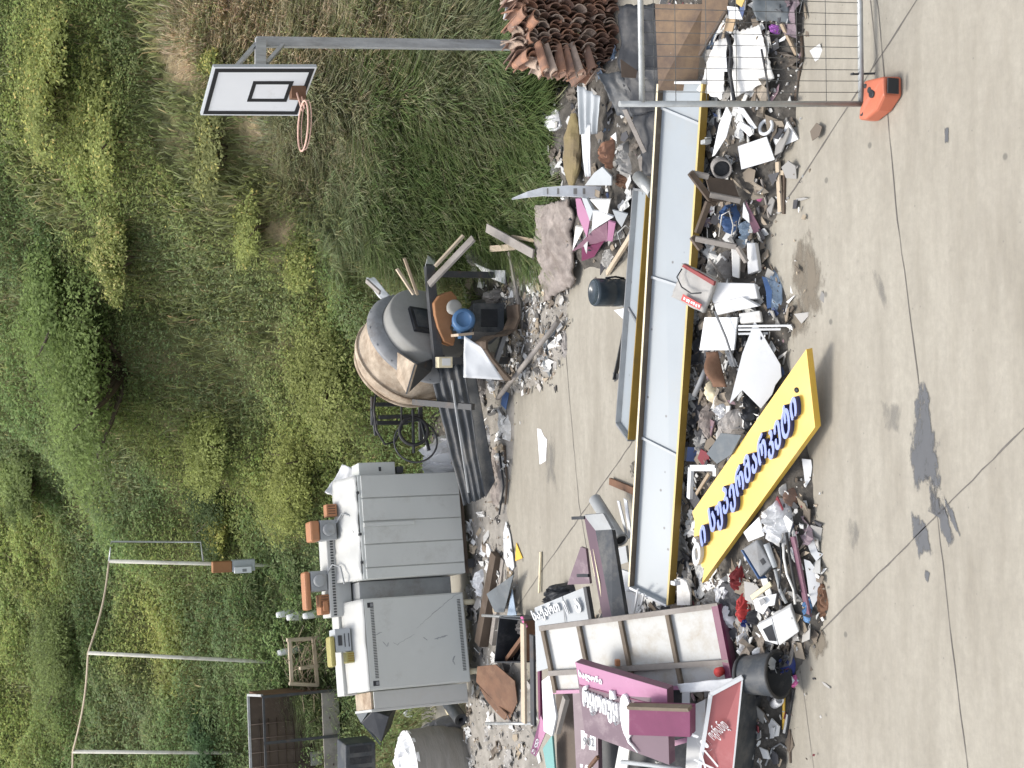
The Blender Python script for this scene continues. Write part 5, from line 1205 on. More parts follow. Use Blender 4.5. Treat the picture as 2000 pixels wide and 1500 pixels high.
stick('cord', 'pale cord looped over the dark blue sack', 'cord', 'white_dirty', [(1404, 462, .06), (1410, 420, .17), (1424, 412, .17), (1432, 440, .16), (1428, 465, .08)], .006, 6)
lump('bag', 'pale blue film bag in front of the dark blue sack', 'bag', 'blue_pale', [(1436, 438), (1455, 428), (1476, 448), (1472, 470), (1452, 482), (1438, 462)], .09, 7, .5)
plank('plank', 'pale beige plank at the edge of the pavement below the large white square board', 'plank', 'wood_pale', (1519, 316, .05), (1524, 414, .03), .05, .02)
plank('plank', 'dark plank lying along the beige plank on the pavement edge', 'plank', 'wood_dark', (1532, 325, .015), (1531, 418, .012), .03, .02)
plank('plank', 'thin dark twig ended plank with pale knob left of the beige plank', 'plank', 'wood_grey', (1487, 350, .06), (1502, 425, .03), .018, .014)
lump('cloth', 'small bright pink rag below the broken chair', 'cloth', 'magenta', [(1474, 370), (1484, 368), (1487, 386), (1478, 394)], .05, 2)
plate('board', 'white wedge board below the dark blue sack', 'board', 'white', [(1452, 396, .12), (1462, 418, .1), (1464, 436, .1), (1450, 424, .12)], .012)
plate('board', 'mauve grey wedge board right of the pale blue film bag', 'board', 'plum_pale', [(1456, 392, .1), (1482, 440, .05), (1486, 450, .05), (1472, 456, .06), (1462, 430, .09)], .014)
mb = MB(); mb.slab([G(1458, 474, .16), G(1474, 474, .13), G(1482, 528, .08), G(1460, 536, .10)], .07); solo('foam_block', mb, 'foam', 'white foam block beside the pale blue film bag', 'foam', bv=.008)
lump('sack', 'grey brown sack under the left leg of the broken chair', 'sack', 'cloth_grey', [(1402, 500), (1420, 488), (1432, 505), (1430, 540), (1412, 552), (1404, 530)], .13, 9)
mb = MB(); mb.slab([G(1428, 480, .2), G(1446, 486, .17), G(1444, 544, .1), G(1430, 540, .13)], .04); solo('foam_block', mb, 'white_dirty', 'dirty white upright block right of the grey brown sack', 'foam', bv=.008)
stick('stick', 'thin grey rod leaning on the grey brown sack', 'stick', 'wood_grey', [(1385, 505, .3), (1414, 548, .12)], .009, 6)
lump('cloth', 'grey white rag left of the grey brown sack', 'cloth', 'bag_grey', [(1378, 518), (1392, 505), (1402, 515), (1400, 540), (1384, 545)], .1, 12)
# carrier bag lying on the tray
def carrier():
    c = [P(1334, 514, .60), P(1398, 548, .46), P(1372, 611, .50), P(1311, 580, .64)]
    t = Thing('shopping_bag', 'grey see through shopping bag with a red label, hanging over the long tray', 'bag', P(1350, 560, .5))
    mb = MB(); mb.sheet(c, 12, 12, .02, 6, 4, .05, edge=.03); t.part('body', mb, 'bag_grey')
    n = (c[1] - c[0]).cross(c[3] - c[0]).normalized(); n = n if n.dot(EYE - c[0]) > 0 else -n
    f = lambda s, u, k=.026: plane_uv(c, s, u) + n * k
    mb = MB(); mb.slab([f(.06, .0, .02), f(1, .02, .02), f(1.02, .14, .02), f(.04, .08, .02)], .03); t.part('red_edge', mb, 'dark_red')
    mb = MB(); mb.slab([f(.36, .74, .035), f(.95, .76, .035), f(.95, .92, .035), f(.36, .92, .035)], .006); lb = t.part('label', mb, 'red')
    mb = MB()
    for i, s in enumerate((.42, .50, .56, .65, .72, .80, .88)): mb.slab([f(s, .79 + .02 * (i % 2), .039), f(s + .05, .80, .039), f(s + .055, .86 + .02 * (i % 3), .039), f(s + .01, .87, .039)], .002)
    t.part('print', mb, 'paper', parent=lb)
    mb = MB(); mb.tube([f(.12, .1, .05), f(.1, .35, .07), f(.3, .55, .06), f(.6, .6, .05), f(.85, .45, .05)], .006, 6); t.part('handle', mb, 'black')
carrier()
mb = MB(); mb.slab([G(1382, 551, .26), G(1474, 553, .15), G(1480, 582, .13), G(1392, 592, .22)], .07); solo('foam_block', mb, 'foam', 'white foam slab against the shopping bag, rearmost of three', 'foam', bv=.008)
mb = MB(); mb.slab([G(1393, 593, .22), G(1450, 580, .17), G(1482, 598, .12), G(1400, 616, .19)], .06); solo('foam_block', mb, 'foam', 'ragged white foam slab, middle of three below the shopping bag', 'foam', bv=.01)
mb = MB(); mb.slab([G(1442, 612, .15), G(1484, 606, .1), G(1488, 628, .09), G(1446, 632, .14)], .05); solo('foam_block', mb, 'white_dirty', 'short foam slab, nearest of three below the shopping bag', 'foam', bv=.01)
plate('board', 'white square board right of the shopping bag with a rod across it', 'board', 'white', [(1376, 620, .24), (1440, 620, .16), (1433, 684, .16), (1366, 684, .24)], .018)
stick('stick', 'long grey rod lying across the white square board', 'stick', 'steel_grey', [(1396, 608, .29), (1418, 660, .25), (1436, 716, .17)], .010, 7)
plate('board', 'largest white board, kite shaped, at the upper end of the yellow sign', 'board', 'white', [(1474, 627, .15), (1524, 712, .06), (1526, 736, .06), (1514, 752, .07), (1508, 770, .08), (1486, 798, .1), (1450, 762, .15), (1425, 788, .2), (1450, 690, .18)], .02)
for i, (y, l) in enumerate(((637, 'white plastic slat reaching furthest over the pavement, first of three'), (644, 'white plastic slat in the middle of three above the kite shaped board'), (652, 'short white plastic slat nearest the kite shaped board'))): plank('slat', l, 'slat', 'white', (1442, y, .15), ((1546, 1525, 1500)[i], y - 1, .03), .018, .012, 'white slats in the front rubbish')
lump('bag', 'pale bluish film bag at the pavement edge below the foam slabs', 'bag', 'blue_pale', [(1490, 532), (1510, 528), (1526, 560), (1526, 600), (1512, 630), (1504, 595), (1494, 570)], .07, 21, .4)
plate('board', 'dark blue curved strip in the pale bluish film bag', 'board', 'blue', [(1488, 540, .1), (1496, 542, .1), (1508, 568, .09), (1506, 600, .09), (1498, 602, .09), (1496, 570, .1)], .01)
plate('chip', 'small white chip alone on the damp patch of pavement', 'chip', 'white', [(1543, 548, .0), (1548, 552, .0), (1549, 574, .0), (1544, 572, .0)], .01)
mb = MB(); mb.sheet([G(1377, 688, .22), G(1400, 686, .2), G(1418, 756, .16), G(1393, 756, .18)], 6, 14, .01, 5, 2, .012, sag=-.12); solo('leather_strap', mb, 'rust', 'curved brown leather strap between the white boards', 'strap')
stick('stick', 'dark pipe leaning under the front rail of the long tray', 'stick', 'steel_grey', [(1356, 772, .28), (1378, 722, .26)], .022, 8)
lump('packet', 'ribbed pale yellow packet left of the brown leather strap', 'packet', 'cream', [(1370, 752), (1382, 742), (1402, 768), (1396, 792), (1380, 778)], .08, 14, .2)
lump('bag', 'small crumpled white bag left of the pale yellow packet', 'bag', 'bag_white', [(1396, 788), (1412, 780), (1422, 800), (1418, 824), (1402, 818), (1394, 808)], .10, 15, .5)
lump('bag', 'black plastic bag tucked behind the yellow sign', 'bag', 'black', [(1446, 764), (1462, 772), (1484, 806), (1476, 834), (1452, 848), (1446, 815)], .10, 16, .4)
lump('sack', 'grey canvas sack lying flat above the yellow sign', 'sack', 'cloth_grey', [(1392, 822), (1420, 800), (1448, 800), (1455, 840), (1428, 868), (1394, 872)], .12, 17, .25)
lump('sack', 'brown grey sack under the long tray, right of the canvas sack', 'sack', 'carpet', [(1362, 800), (1382, 784), (1396, 800), (1388, 862), (1366, 852)], .12, 18, .25)
plate('board', 'dark slate grey plate resting on the canvas sack', 'board', 'slate', [(1380, 886, .24), (1408, 846, .24), (1448, 850, .22), (1428, 888, .22), (1400, 906, .22)], .016)
lump('cloth', 'white stained cloth beneath the long tray, beside the slate grey plate', 'cloth', 'bag_grey', [(1352, 846), (1366, 842), (1382, 872), (1374, 894), (1354, 880)], .1, 19, .5)
t = Thing('plastic_bracket', 'white U shaped plastic frame at the back edge of the yellow sign', 'frame', G(1380, 940, .05))
for a, b in (((1350, 914, .24), (1398, 914, .16)), ((1350, 914, .24), (1347, 973, .22)), ((1398, 914, .16), (1398, 930, .16))):
    mb = MB(); mb.bar(G(*a), G(*b), .05, .03); t.part('bar', mb, 'white')
plank('plank', 'thin brown lath inside the white U shaped frame', 'plank', 'wood', (1385, 925, .2), (1360, 965, .2), .03, .015)
# ================================================================== below and left of the yellow sign
plate('board', 'white bent scrap on the pavement below the yellow sign', 'board', 'white', [(1566, 896, .05), (1584, 898, .02), (1586, 912, .01), (1583, 936, .01), (1573, 953, .02), (1570, 925, .03)], .014)
lump('clay_pot', 'broken brown pot at the pavement edge below the yellow sign', 'pot', 'terracotta_dark', [(1528, 958), (1545, 952), (1553, 972), (1546, 990), (1530, 984)], .09, 22, .15)
lump('cup', 'crushed white cup beside the broken brown pot', 'cup', 'white_dirty', [(1520, 950), (1530, 944), (1536, 960), (1528, 972)], .06, 23, .2)
lump('bag', 'big crumpled white grey plastic bag below the middle of the yellow sign', 'bag', 'bag_white', [(1482, 990), (1505, 972), (1532, 988), (1546, 1020), (1536, 1056), (1508, 1070), (1490, 1040), (1480, 1015)], .17, 24, .35, 9, 5)
plate('board', 'white board sliding out from under the yellow sign beside the big white bag', 'board', 'white', [(1452, 1040, .16), (1482, 1010, .14), (1492, 1046, .1), (1462, 1058, .14)], .014)
def device():
    t = Thing('broken_device', 'dusty dark grey appliance with a bright blue side, under the yellow sign', 'appliance', G(1475, 1100, 0))
    c = [G(1450, 1072, .20), G(1478, 1054, .17), G(1508, 1104, .11), G(1484, 1128, .14)]
    mb = MB(); mb.slab(c, .10); t.part('case', mb, 'steel_grey', bv=.012)
    mb = MB(); e = V((0, 0, -.075)); o = (c[3] - c[2]).normalized() * .012; mb.slab([c[0] + o, c[3] + o, c[3] + o + e, c[0] + o + e], .01); t.part('side_panel', mb, 'blue')
    n = V((0, 0, .006)); mb = MB(); mb.slab([plane_uv(c, .55, .62) + n, plane_uv(c, .8, .62) + n, plane_uv(c, .8, .8) + n, plane_uv(c, .55, .8) + n], .006); t.part('display', mb, 'black')
device()
stick('table_leg', 'tapered light grey metal leg left of the big white bag', 'leg', 'light_grey', [(1497, 1062, .2), (1514, 1108, .14)], .026, 8, r2=.02)
stick('table_leg', 'thin grey metal tube continuing beyond the tapered leg', 'leg', 'grey', [(1514, 1112, .12), (1524, 1155, .08), (1536, 1178, .05)], .014, 8)
stick('cable', 'thick white cable curving past the big white bag', 'cable', 'white_dirty', [(1530, 1062, .12), (1531, 1090, .12), (1537, 1122, .1), (1550, 1152, .07), (1553, 1180, .05)], .010, 8)
stick('cable', 'thin dark cable running beside the thick white cable', 'cable', 'black', [(1524, 1060, .12), (1526, 1100, .11), (1522, 1150, .1)], .007, 6)
stick('cable', 'black hose curving along the pavement side of the white cable', 'cable', 'rubber', [(1536, 1040, .1), (1541, 1080, .1), (1548, 1120, .08), (1556, 1160, .06)], .012, 7)
plank('plank', 'long mauve grey plank along the pavement edge left of the big white bag', 'plank', 'plum_pale', (1549, 1048, .11), (1580, 1205, .04), .055, .022)
plate('board', 'white triangular plate standing out over the pavement', 'board', 'white', [(1578, 1022, .03), (1597, 1078, .02), (1608, 1082, .02), (1594, 1096, .02), (1584, 1082, .03), (1572, 1050, .05)], .012)
plate('board', 'white rounded plate with a small hole, at the pavement edge', 'board', 'foam', [(1570, 1092, .06), (1582, 1096, .04), (1594, 1112, .03), (1602, 1135, .02), (1600, 1165, .02), (1588, 1186, .03), (1580, 1160, .05), (1576, 1130, .06)], .014)
lump('bag', 'small bright blue plastic bag at the pavement edge', 'bag', 'blue_light', [(1566, 1166), (1584, 1164), (1590, 1178), (1580, 1200), (1578, 1220), (1562, 1218), (1568, 1190)], .07, 31, .35)
lump('clod', 'brown lump of earth on the pavement next to the blue bag', 'clod', 'rust', [(1596, 1140), (1610, 1146), (1618, 1180), (1612, 1204), (1598, 1208), (1590, 1186)], .05, 32, .4)
lump('cloth', 'bright red rag in the rubbish left of the blue sided appliance', 'cloth', 'red', [(1440, 1158), (1450, 1154), (1462, 1190), (1456, 1208), (1440, 1218), (1438, 1190)], .10, 33, .3)
lump('cloth', 'dark red rag near the left end of the yellow sign', 'cloth', 'dark_red', [(1424, 1108), (1444, 1104), (1454, 1140), (1446, 1160), (1428, 1156)], .12, 34, .4)
lump('bag', 'white film bag hanging below the torn left end of the yellow sign', 'bag', 'bag_white', [(1388, 1136), (1404, 1124), (1424, 1150), (1432, 1190), (1440, 1226), (1428, 1228), (1414, 1180), (1396, 1166)], .12, 35, .4)
lump('bag', 'grey white film bag nearest the left end of the long tray', 'bag', 'bag_grey', [(1372, 1150), (1388, 1148), (1410, 1180), (1402, 1196), (1380, 1184)], .12, 36, .4)
def wbox():
    t = Thing('appliance_shell', 'white plastic appliance shell with a square opening', 'appliance', G(1520, 1225, 0))
    c = [G(1508, 1206, .16), G(1544, 1186, .10), G(1561, 1234, .07), G(1522, 1262, .13)]
    mb = MB(); mb.slab(c, .07); t.part('lid', mb, 'old_white', bv=.008)
    c2 = [G(1478, 1222, .18), G(1507, 1208, .15), G(1520, 1260, .12), G(1494, 1252, .15)]
    mb = MB(); mb.slab(c2, .05); t.part('panel', mb, 'white', bv=.006)
    n = V((0, -.002, .006)); mb = MB(); mb.slab([plane_uv(c2, .28, .30) + n, plane_uv(c2, .95, .22) + n, plane_uv(c2, .98, .85) + n, plane_uv(c2, .4, .9) + n], .006); t.part('opening', mb, 'black')
wbox()
plate('board', 'white panel with a small dark square, behind the appliance shell', 'board', 'white', [(1470, 1170, .17), (1496, 1164, .15), (1516, 1160, .12), (1512, 1182, .12), (1500, 1184, .13), (1490, 1200, .14), (1476, 1192, .16)], .012)
plate('board', 'small dark square plate lying on the white panel', 'board', 'steel_grey', [(1482, 1172, .18), (1490, 1168, .17), (1496, 1176, .17), (1486, 1184, .17)], .008)
plank('plank', 'pale split plank between red rag and appliance shell', 'plank', 'cream', (1468, 1168, .2), (1506, 1140, .14), .04, .02)
lump('cloth', 'dark olive cloth behind the appliance shell', 'cloth', 'cloth_dark', [(1458, 1190), (1476, 1190), (1482, 1212), (1468, 1222), (1458, 1210)], .1, 38, .4)
lump('cloth', 'navy rag between the red rag and the black tub', 'cloth', 'navy', [(1450, 1212), (1464, 1206), (1466, 1224), (1454, 1228)], .08, 39, .4)
lump('bag', 'white bag right of the black tub, next to the grid frame', 'bag', 'bag_white', [(1442, 1232), (1456, 1222), (1462, 1256), (1462, 1290), (1446, 1282)], .10, 40, .45)
lump('jug', 'white plastic jug lying against the black tub', 'jug', 'foam', [(1466, 1264), (1488, 1262), (1502, 1274), (1496, 1290), (1470, 1288)], .11, 41, .05)
lump('bag', 'grey beige cloth bag between jug and navy scraps', 'bag', 'white_dirty', [(1500, 1280), (1514, 1268), (1522, 1290), (1518, 1320), (1504, 1304)], .09, 42, .3)
lump('cloth', 'navy and black scraps at the pavement edge by the tub', 'cloth', 'navy', [(1516, 1286), (1536, 1272), (1552, 1290), (1550, 1318), (1530, 1328), (1516, 1312)], .07, 43, .5)
lump('cloth', 'small hot pink rag at the pavement edge by the tub', 'cloth', 'magenta', [(1538, 1322), (1552, 1318), (1558, 1334), (1546, 1344)], .03, 44, .4)
for i, y in enumerate((1206, 1224, 1243, 1262)):
    stick('bark_strip', ['dark bark strip nearest the blue bag', 'dark bark strip, second from the blue bag', 'dark bark strip, third from the blue bag', 'dark bark strip nearest the navy scraps'][i], 'bark', 'wood_grey', [(1548 + i, y, .02), (1556 - 4 * i, y + 30, .02), (1548 - 6 * i, y + 58, .02)], .012, 6, group='bark strips at the pavement edge')
# tub
t = Thing('rubber_tub', 'black rubber tub lying on its side by the red sign', 'tub', G(1490, 1318, .0)); ax = V((.12, -.78, -.38)).normalized(); c0 = G(1462, 1318, .22)
mb = MB(); mb.lathe(c0, ax, [(-.06, 0), (-.06, .145), (-.03, .15), (.26, .175)], 34, 0); mb.lathe(c0, ax, [(.26, .175), (.27, .195), (.285, .195), (.285, .172), (.0, .14), (-.04, 0)], 34, 1); t.part('shell', mb, ['charcoal', 'rubber'])
mb = MB(); mb.ring(c0 + ax * -.03, ax, .155, .012, 34, 6); t.part('bottom_rim', mb, 'rubber')
t = Thing('bottle', 'white plastic bottle without cap beside the black tub', 'bottle', G(1522, 1368, 0)); ax = V((.25, -.6, .2)).normalized(); c0 = G(1516, 1372, .05)
mb = MB(); mb.lathe(c0, ax, [(-.06, 0), (-.06, .04), (.07, .042), (.10, .036), (.12, .036), (.12, .026), (.08, .024), (.08, 0)], 20); t.part('body', mb, 'foam')
stick('pipe', 'thin yellow pipe pointing along the pavement edge by the tub', 'pipe', 'yellow', [(1532, 1328, .015), (1530, 1424, .015)], .012, 8)
plank('plank', 'narrow black strip lying beside the yellow pipe', 'plank', 'black', (1549, 1345, .012), (1534, 1440, .012), .03, .012)
plank('plank', 'short white painted stick at the end of the yellow pipe', 'plank', 'white_dirty', (1538, 1395, .02), (1531, 1432, .02), .022, .014)
plank('plank', 'brown stick lying alone on the pavement near the left edge', 'plank', 'wood_dark', (1542, 1425, .012), (1544, 1490, .012), .018, .014)
stick('cable', 'grey cable curling out over the pavement at the left edge', 'cable', 'steel_grey', [(1495, 1495, .03), (1508, 1462, .02), (1524, 1452, .015), (1538, 1462, .012)], .008, 6)
lump('cloth', 'black rag between white bottle and tub', 'cloth', 'cloth_dark', [(1498, 1346), (1512, 1342), (1512, 1372), (1500, 1380)], .06, 46, .4)
# ================================================================== pile of shop signs at the left
def nrm(c):
    n = (c[1] - c[0]).cross(c[3] - c[0]).normalized(); return n if n.dot(EYE - c[0]) > 0 else -n
def grid_sign():
    c = [P(1058, 1225, 1.26), P(1406, 1180, .34), P(1437, 1340, .26), P(1084, 1352, 1.18)]   # TL(top) TR(bottom right) ...
    c = [c[0], c[1], c[2], c[3]]; n = nrm(c)
    t = Thing('grid_signboard', 'tall white sign back with a rusty bar grid, leaning on the sign pile', 'sign', P(1430, 1270, .05))
    mb = MB(); mb.slab(c, .09, 0, 1); t.part('panel', mb, ['grid_white', 'plum_pale'])
    f = lambda s, u, k=.02: plane_uv(c, s, u) + n * k
    for s in (.0, .215, .455, .715): 
        mb = MB(); mb.bar(f(s + .012, .0), f(s + .012, 1.0), .035, .035, up=n); t.part('cross_bar', mb, 'brown_inner')
    for u, k in ((.01, 'wood_grey'), (.70, 'wood_grey')):
        mb = MB(); mb.bar(f(0, u, .025), f(1, u, .025), .045, .04, up=n); t.part('long_bar', mb, k)
    mb = MB(); mb.bar(f(.985, 0), f(.985, 1), .06, .05, up=n); t.part('end_bar', mb, 'plum'); mb = MB(); mb.bar(f(0, .99), f(1, .99), .03, .03, up=n); t.part('pink_rim', mb, 'pink')
    p = f(.43, .66, .05); mb = MB(); mb.frame(p, (1, 0, 0), (0, 1, 0), (0, 0, 1), .06, .04, .045); solo('lamp_cover', mb, 'orange', 'small orange lamp cover stuck on the bar grid of the sign back', 'lamp cover', bv=.01)
    p = f(.955, .80, .05); mb = MB(); mb.lathe(p, V((0, -.5, .8)), [(-.03, .0), (-.03, .035), (.05, .04), (.06, 0)], 12); solo('lamp_cover', mb, 'red', 'small red lamp cover at the foot of the bar grid', 'lamp cover')
grid_sign()
def pink_sign():
    c = [P(1124, 1293, 1.22), P(1303, 1346, .84), P(1307, 1494, .72), P(1142, 1432, 1.10)]; n = nrm(c)
    t = Thing('shop_sign', 'pink and mauve shop sign with white raised script, on top of the sign pile', 'sign', P(1300, 1400, .2))
    mb = MB(); mb.slab(c, .08, 0, 1); t.part('board', mb, ['mauve', 'plum_pale'])
    f = lambda s, u, k=.004: plane_uv(c, s, u) + n * k
    mb = MB(); mb.slab([f(0, 0), f(1, 0), f(1, .24), f(.02, .31)], .004); t.part('pink_band', mb, 'pink')
    mb = MB(); mb.bar(f(.02, .313, .006), f(1, .243, .006), .012, .012, up=n); t.part('seam', mb, 'plum')
    ex = (c[1] - c[0]).normalized(); ey = (c[0] - c[3]).normalized()
    def put(body, s, u, w, h, part, d=.03, bold=.02, shear=.0, rot=0):
        a = math.radians(rot); e1 = ex * math.cos(a) - ey * math.sin(a); e2 = ey * math.cos(a) + ex * math.sin(a)
        mb = lettering(body, f(s, u, .004), e1, e2, w, h, d, shear, bold); t.part(part, mb, ['paper'])
    L = (c[1] - c[0]).length; Hh = (c[3] - c[0]).length
    put('რყოიუყ', .05, .66, L * .39, Hh * .40, 'script_lettering', .03, .03, 0, 4)
    put('სალონი', .03, .215, L * .26, Hh * .125, 'small_lettering', .01, .02, 0, 2)
    # leaf shaped emblem
    mb = MB(); pts = []
    for i in range(20):
        a = 2 * math.pi * i / 20; pts.append(f(.555 + .065 * math.cos(a), .52 + .30 * math.sin(a), .03))
    mb.poly(pts, .026); mb.tube([f(.55, .80, .02), f(.565, .87, .02), f(.60, .90, .02), f(.66, .97, .02)], .016, 7, r2=.006); t.part('emblem', mb, 'paper')
    mb = MB(); mb.tube([f(.40, .34, .02), f(.405, .24, .02), f(.425, .23, .02), f(.44, .33, .02)], .02, 8); t.part('emblem', mb, 'paper')
    # plum box standing in front
    q = [P(1228, 1382, 1.10), P(1348, 1386, .84), P(1348, 1440, .78), P(1228, 1436, 1.04)]
    t = Thing('sign_box', 'deep plum coloured box lying across the pink and mauve sign', 'sign', P(1348, 1410, .3)); mb = MB(); mb.slab(q, .09); t.part('face', mb, 'plum', bv=.004)
    m_ = nrm(q); mb = MB(); mb.bar(q[0] + (q[0] - q[3]).normalized() * .015 + m_ * .0, q[1] + (q[1] - q[2]).normalized() * .015, .03, .06, up=m_); t.part('rusty_rim', mb, 'brown_inner')
pink_sign()
def strip_sign():
    c = [P(1118, 1345, .82), P(1166, 1352, .70), P(1170, 1560, .66), P(1128, 1560, .78)]; n = nrm(c)
    t = Thing('shop_sign', 'narrow mauve sign with a white number plate, left part under the pink sign', 'sign', P(1160, 1430, .2)); mb = MB(); mb.slab(c, .06); t.part('board', mb, 'mauve')
    f = lambda s, u, k=.006: plane_uv(c, s, u) + n * k
    mb = MB(); mb.slab([f(.30, .37), f(.92, .38), f(.92, .545), f(.30, .54)], .004); pl = t.part('number_plate', mb, 'paper')
    ex = (c[1] - c[0]).normalized(); ey = (c[0] - c[3]).normalized(); w = (c[1] - c[0]).length
    mb = lettering('902', f(.40, .505, .008), ex, ey, w * .42, (c[3] - c[0]).length * .075, .004, 0, .0); t.part('number', mb, 'steel_grey', parent=pl)
    mb = MB(); mb.slab([f(.2, .68), f(.75, .69), f(.75, .72), f(.2, .71)], .004); mb.slab([f(.35, .75), f(.6, .75), f(.6, .80), f(.35, .80)], .004); t.part('white_mark', mb, 'paper')
strip_sign()
def red_sign():
    c = [P(1388, 1355, .66), P(1450, 1322, .46), P(1424, 1580, .46), P(1354, 1580, .66)]; n = nrm(c)
    t = Thing('light_box_sign', 'red light box sign with white script, standing at the left of the pavement', 'sign', P(1480, 1420, 0))
    mb = MB(); mb.slab(c, .05, 0, 1); t.part('face', mb, ['sign_red', 'white'])
    d = [c[1] + V((0, .02, -.02)), c[2] + V((0, .02, -.02)), P(1476, 1580, .06), P(1497, 1345, .06)]
    mb = MB(); mb.slab(d, .06); t.part('side', mb, 'charcoal')
    f = lambda s, u, k=.004: plane_uv(c, s, u) + n * k
    for a, b, nm in (((0, 0), (0, 1), 'rim'), ((1, 0), (1, 1), 'rim'), ((0, 0), (1, 0), 'rim')):
        mb = MB(); mb.bar(f(*a), f(*b), .03 if a == (0, 0) else .012, .03 if a == (0, 0) else .012, up=n); t.part(nm, mb, 'white')
    ex = (c[1] - c[0]).normalized(); ey = (c[0] - c[3]).normalized(); W = (c[1] - c[0]).length; Hh = (c[3] - c[0]).length
    e1 = (ex * math.cos(R(22)) + ey * math.sin(R(22))); e2 = (ey * math.cos(R(22)) - ex * math.sin(R(22)))
    mb = lettering('ბ', f(.18, .52, .004), e1, e2, W * .28, Hh * .20, .004, .0, .03); t.part('script_lettering', mb, 'paper')
    mb = lettering('ოგრანდ', f(.44, .455, .004), e1, e2, W * .58, Hh * .14, .004, .15, .0); t.part('script_lettering', mb, 'paper')
    mb = lettering('XI', f(.25, .72, .004), e1, e2, W * .55, Hh * .17, .004, .25, .0); t.part('numeral', mb, 'paper')
red_sign()
sheet('plastic_sheet', 'folded white plastic sheet draped above the red sign', 'sheet', 'bag_white', [(1322, 1336, .45), (1442, 1322, .28), (1392, 1350, .36), (1328, 1352, .44)], .02, 6, 5, 14, 8, .008)
def pr(name, label, cat, mat, pts, t=.02, bv=0):
    mb = MB(); mb.poly([P(*q) for q in pts], t); return solo(name, mb, mat, label, cat, bv=bv)
def br(name, label, cat, mat, a, b, w, h, group=None):
    mb = MB(); mb.bar(P(*a), P(*b), w, h); return solo(name, mb, mat, label, cat, group, bv=.003)
pr('board', 'white upright board between the plum box and the red sign', 'board', 'white', [(1332, 1350, .55), (1347, 1350, .5), (1347, 1384, .5), (1332, 1384, .55)], .03)
pr('board', 'grey white warped board standing behind the red sign at the left edge', 'board', 'old_white', [(1345, 1382, .5), (1378, 1366, .42), (1372, 1560, .38), (1336, 1560, .5)], .02)
pr('board', 'black panel put in as the dark of the gap under the plum box', 'board', 'black', [(1296, 1345, .5), (1345, 1352, .34), (1340, 1580, .3), (1290, 1580, .46)], .03)  # black face paints the shade of the deep gap below the box
pr('board', 'pale pink board end peeping out left of the plum box', 'board', 'pink', [(1310, 1448, .55), (1344, 1440, .48), (1342, 1450, .48), (1315, 1458, .54)], .02)
stick('tube', 'pale blue grey tube crossing at the left edge under the mauve sign', 'tube', 'light_grey', [(1215, 1488, .55), (1260, 1493, .5), (1330, 1502, .4)], .02, 8)
pr('board', 'black panel behind the mauve sign at the left edge', 'board', 'black', [(1162, 1440, .55), (1300, 1440, .2), (1300, 1600, .2), (1162, 1600, .5)], .03)  # plain black panel filling the dark area below the mauve sign
pr('board', 'white and pink striped board at the left edge under the mauve sign', 'board', 'white_dirty', [(1212, 1440, .62), (1232, 1440, .58), (1222, 1520, .5), (1190, 1560, .55)], .03)
# pale grey sign with worn letters
def grey_sign():
    c = [P(1044, 1187, 1.00), P(1144, 1146, .70), P(1166, 1275, .66), P(1048, 1312, .98)]; n = nrm(c)
    t = Thing('shop_sign', 'light grey sign with worn white letters behind the bar grid sign back', 'sign', P(1150, 1220, .1)); mb = MB(); mb.slab(c, .05); t.part('board', mb, 'light_grey')
    f = lambda s, u, k=.004: plane_uv(c, s, u) + n * k
    ex = (c[1] - c[0]).normalized(); ey = (c[0] - c[3]).normalized(); W = (c[1] - c[0]).length; Hh = (c[3] - c[0]).length
    mb = lettering('საქართ', f(.03, .26, .004), ex, ey, W * .52, Hh * .22, .02, 0, .03); t.part('lettering', mb, 'white')
    mb = lettering('ი', f(.62, .30, .004), ex, ey, W * .04, Hh * .22, .02, 0, .03); t.part('lettering', mb, 'white'); mb = lettering('ა', f(.80, .34, .004), ex, ey, W * .10, Hh * .22, .02, 0, .05); t.part('lettering', mb, 'white')
    mb = MB(); mb.bar(f(.55, .0, .002), f(.55, 1, .002), .006, .006, up=n); t.part('seam', mb, 'grey')
    mb = MB(); mb.bar(f(1.0, .0, -.01), f(1.0, 1, -.01), .035, .06, up=n); t.part('edge_rail', mb, 'steel_dark')
grey_sign()
def beam_box():
    a, b, c_, d = P(1140, 1006, .66), P(1178, 1003, .62), P(1195, 1034, .56), P(1163, 1036, .62)
    a2, c2, d2 = P(1178, 1212, .70), P(1222, 1206, .58), P(1196, 1212, .66)
    t = Thing('sign_box', 'long black sign box with a peeling mauve top, leaning by the grey pipe', 'sign', P(1200, 1100, .2))
    mb = MB(); mb.slab([a, d, d2, a2], .04); t.part('mauve_face', mb, 'mauve'); mb = MB(); mb.slab([d, c_, c2, d2], .05); t.part('black_face', mb, 'charcoal'); mb = MB(); mb.slab([a, b, c_, d], .03); t.part('end_plate', mb, 'grey')
    mb = MB(); mb.poly([P(1152, 1075, .668), P(1158, 1072, .655), P(1172, 1140, .675), P(1174, 1170, .68), P(1160, 1120, .675)], .003); t.part('peeled_patch', mb, 'cream')
    for p, q in (((1118, 1012, .66), (1142, 1011, .66)), ((1128, 1124, .68), (1150, 1124, .68))):
        mb = MB(); mb.bar(P(*p), P(*q), .03, .02); t.part('bracket', mb, 'black')
beam_box()
pr('board', 'mauve triangular board half hidden behind the long black sign box', 'board', 'mauve', [(1134, 1068, .35), (1144, 1072, .33), (1152, 1140, .30), (1108, 1142, .38)], .03)
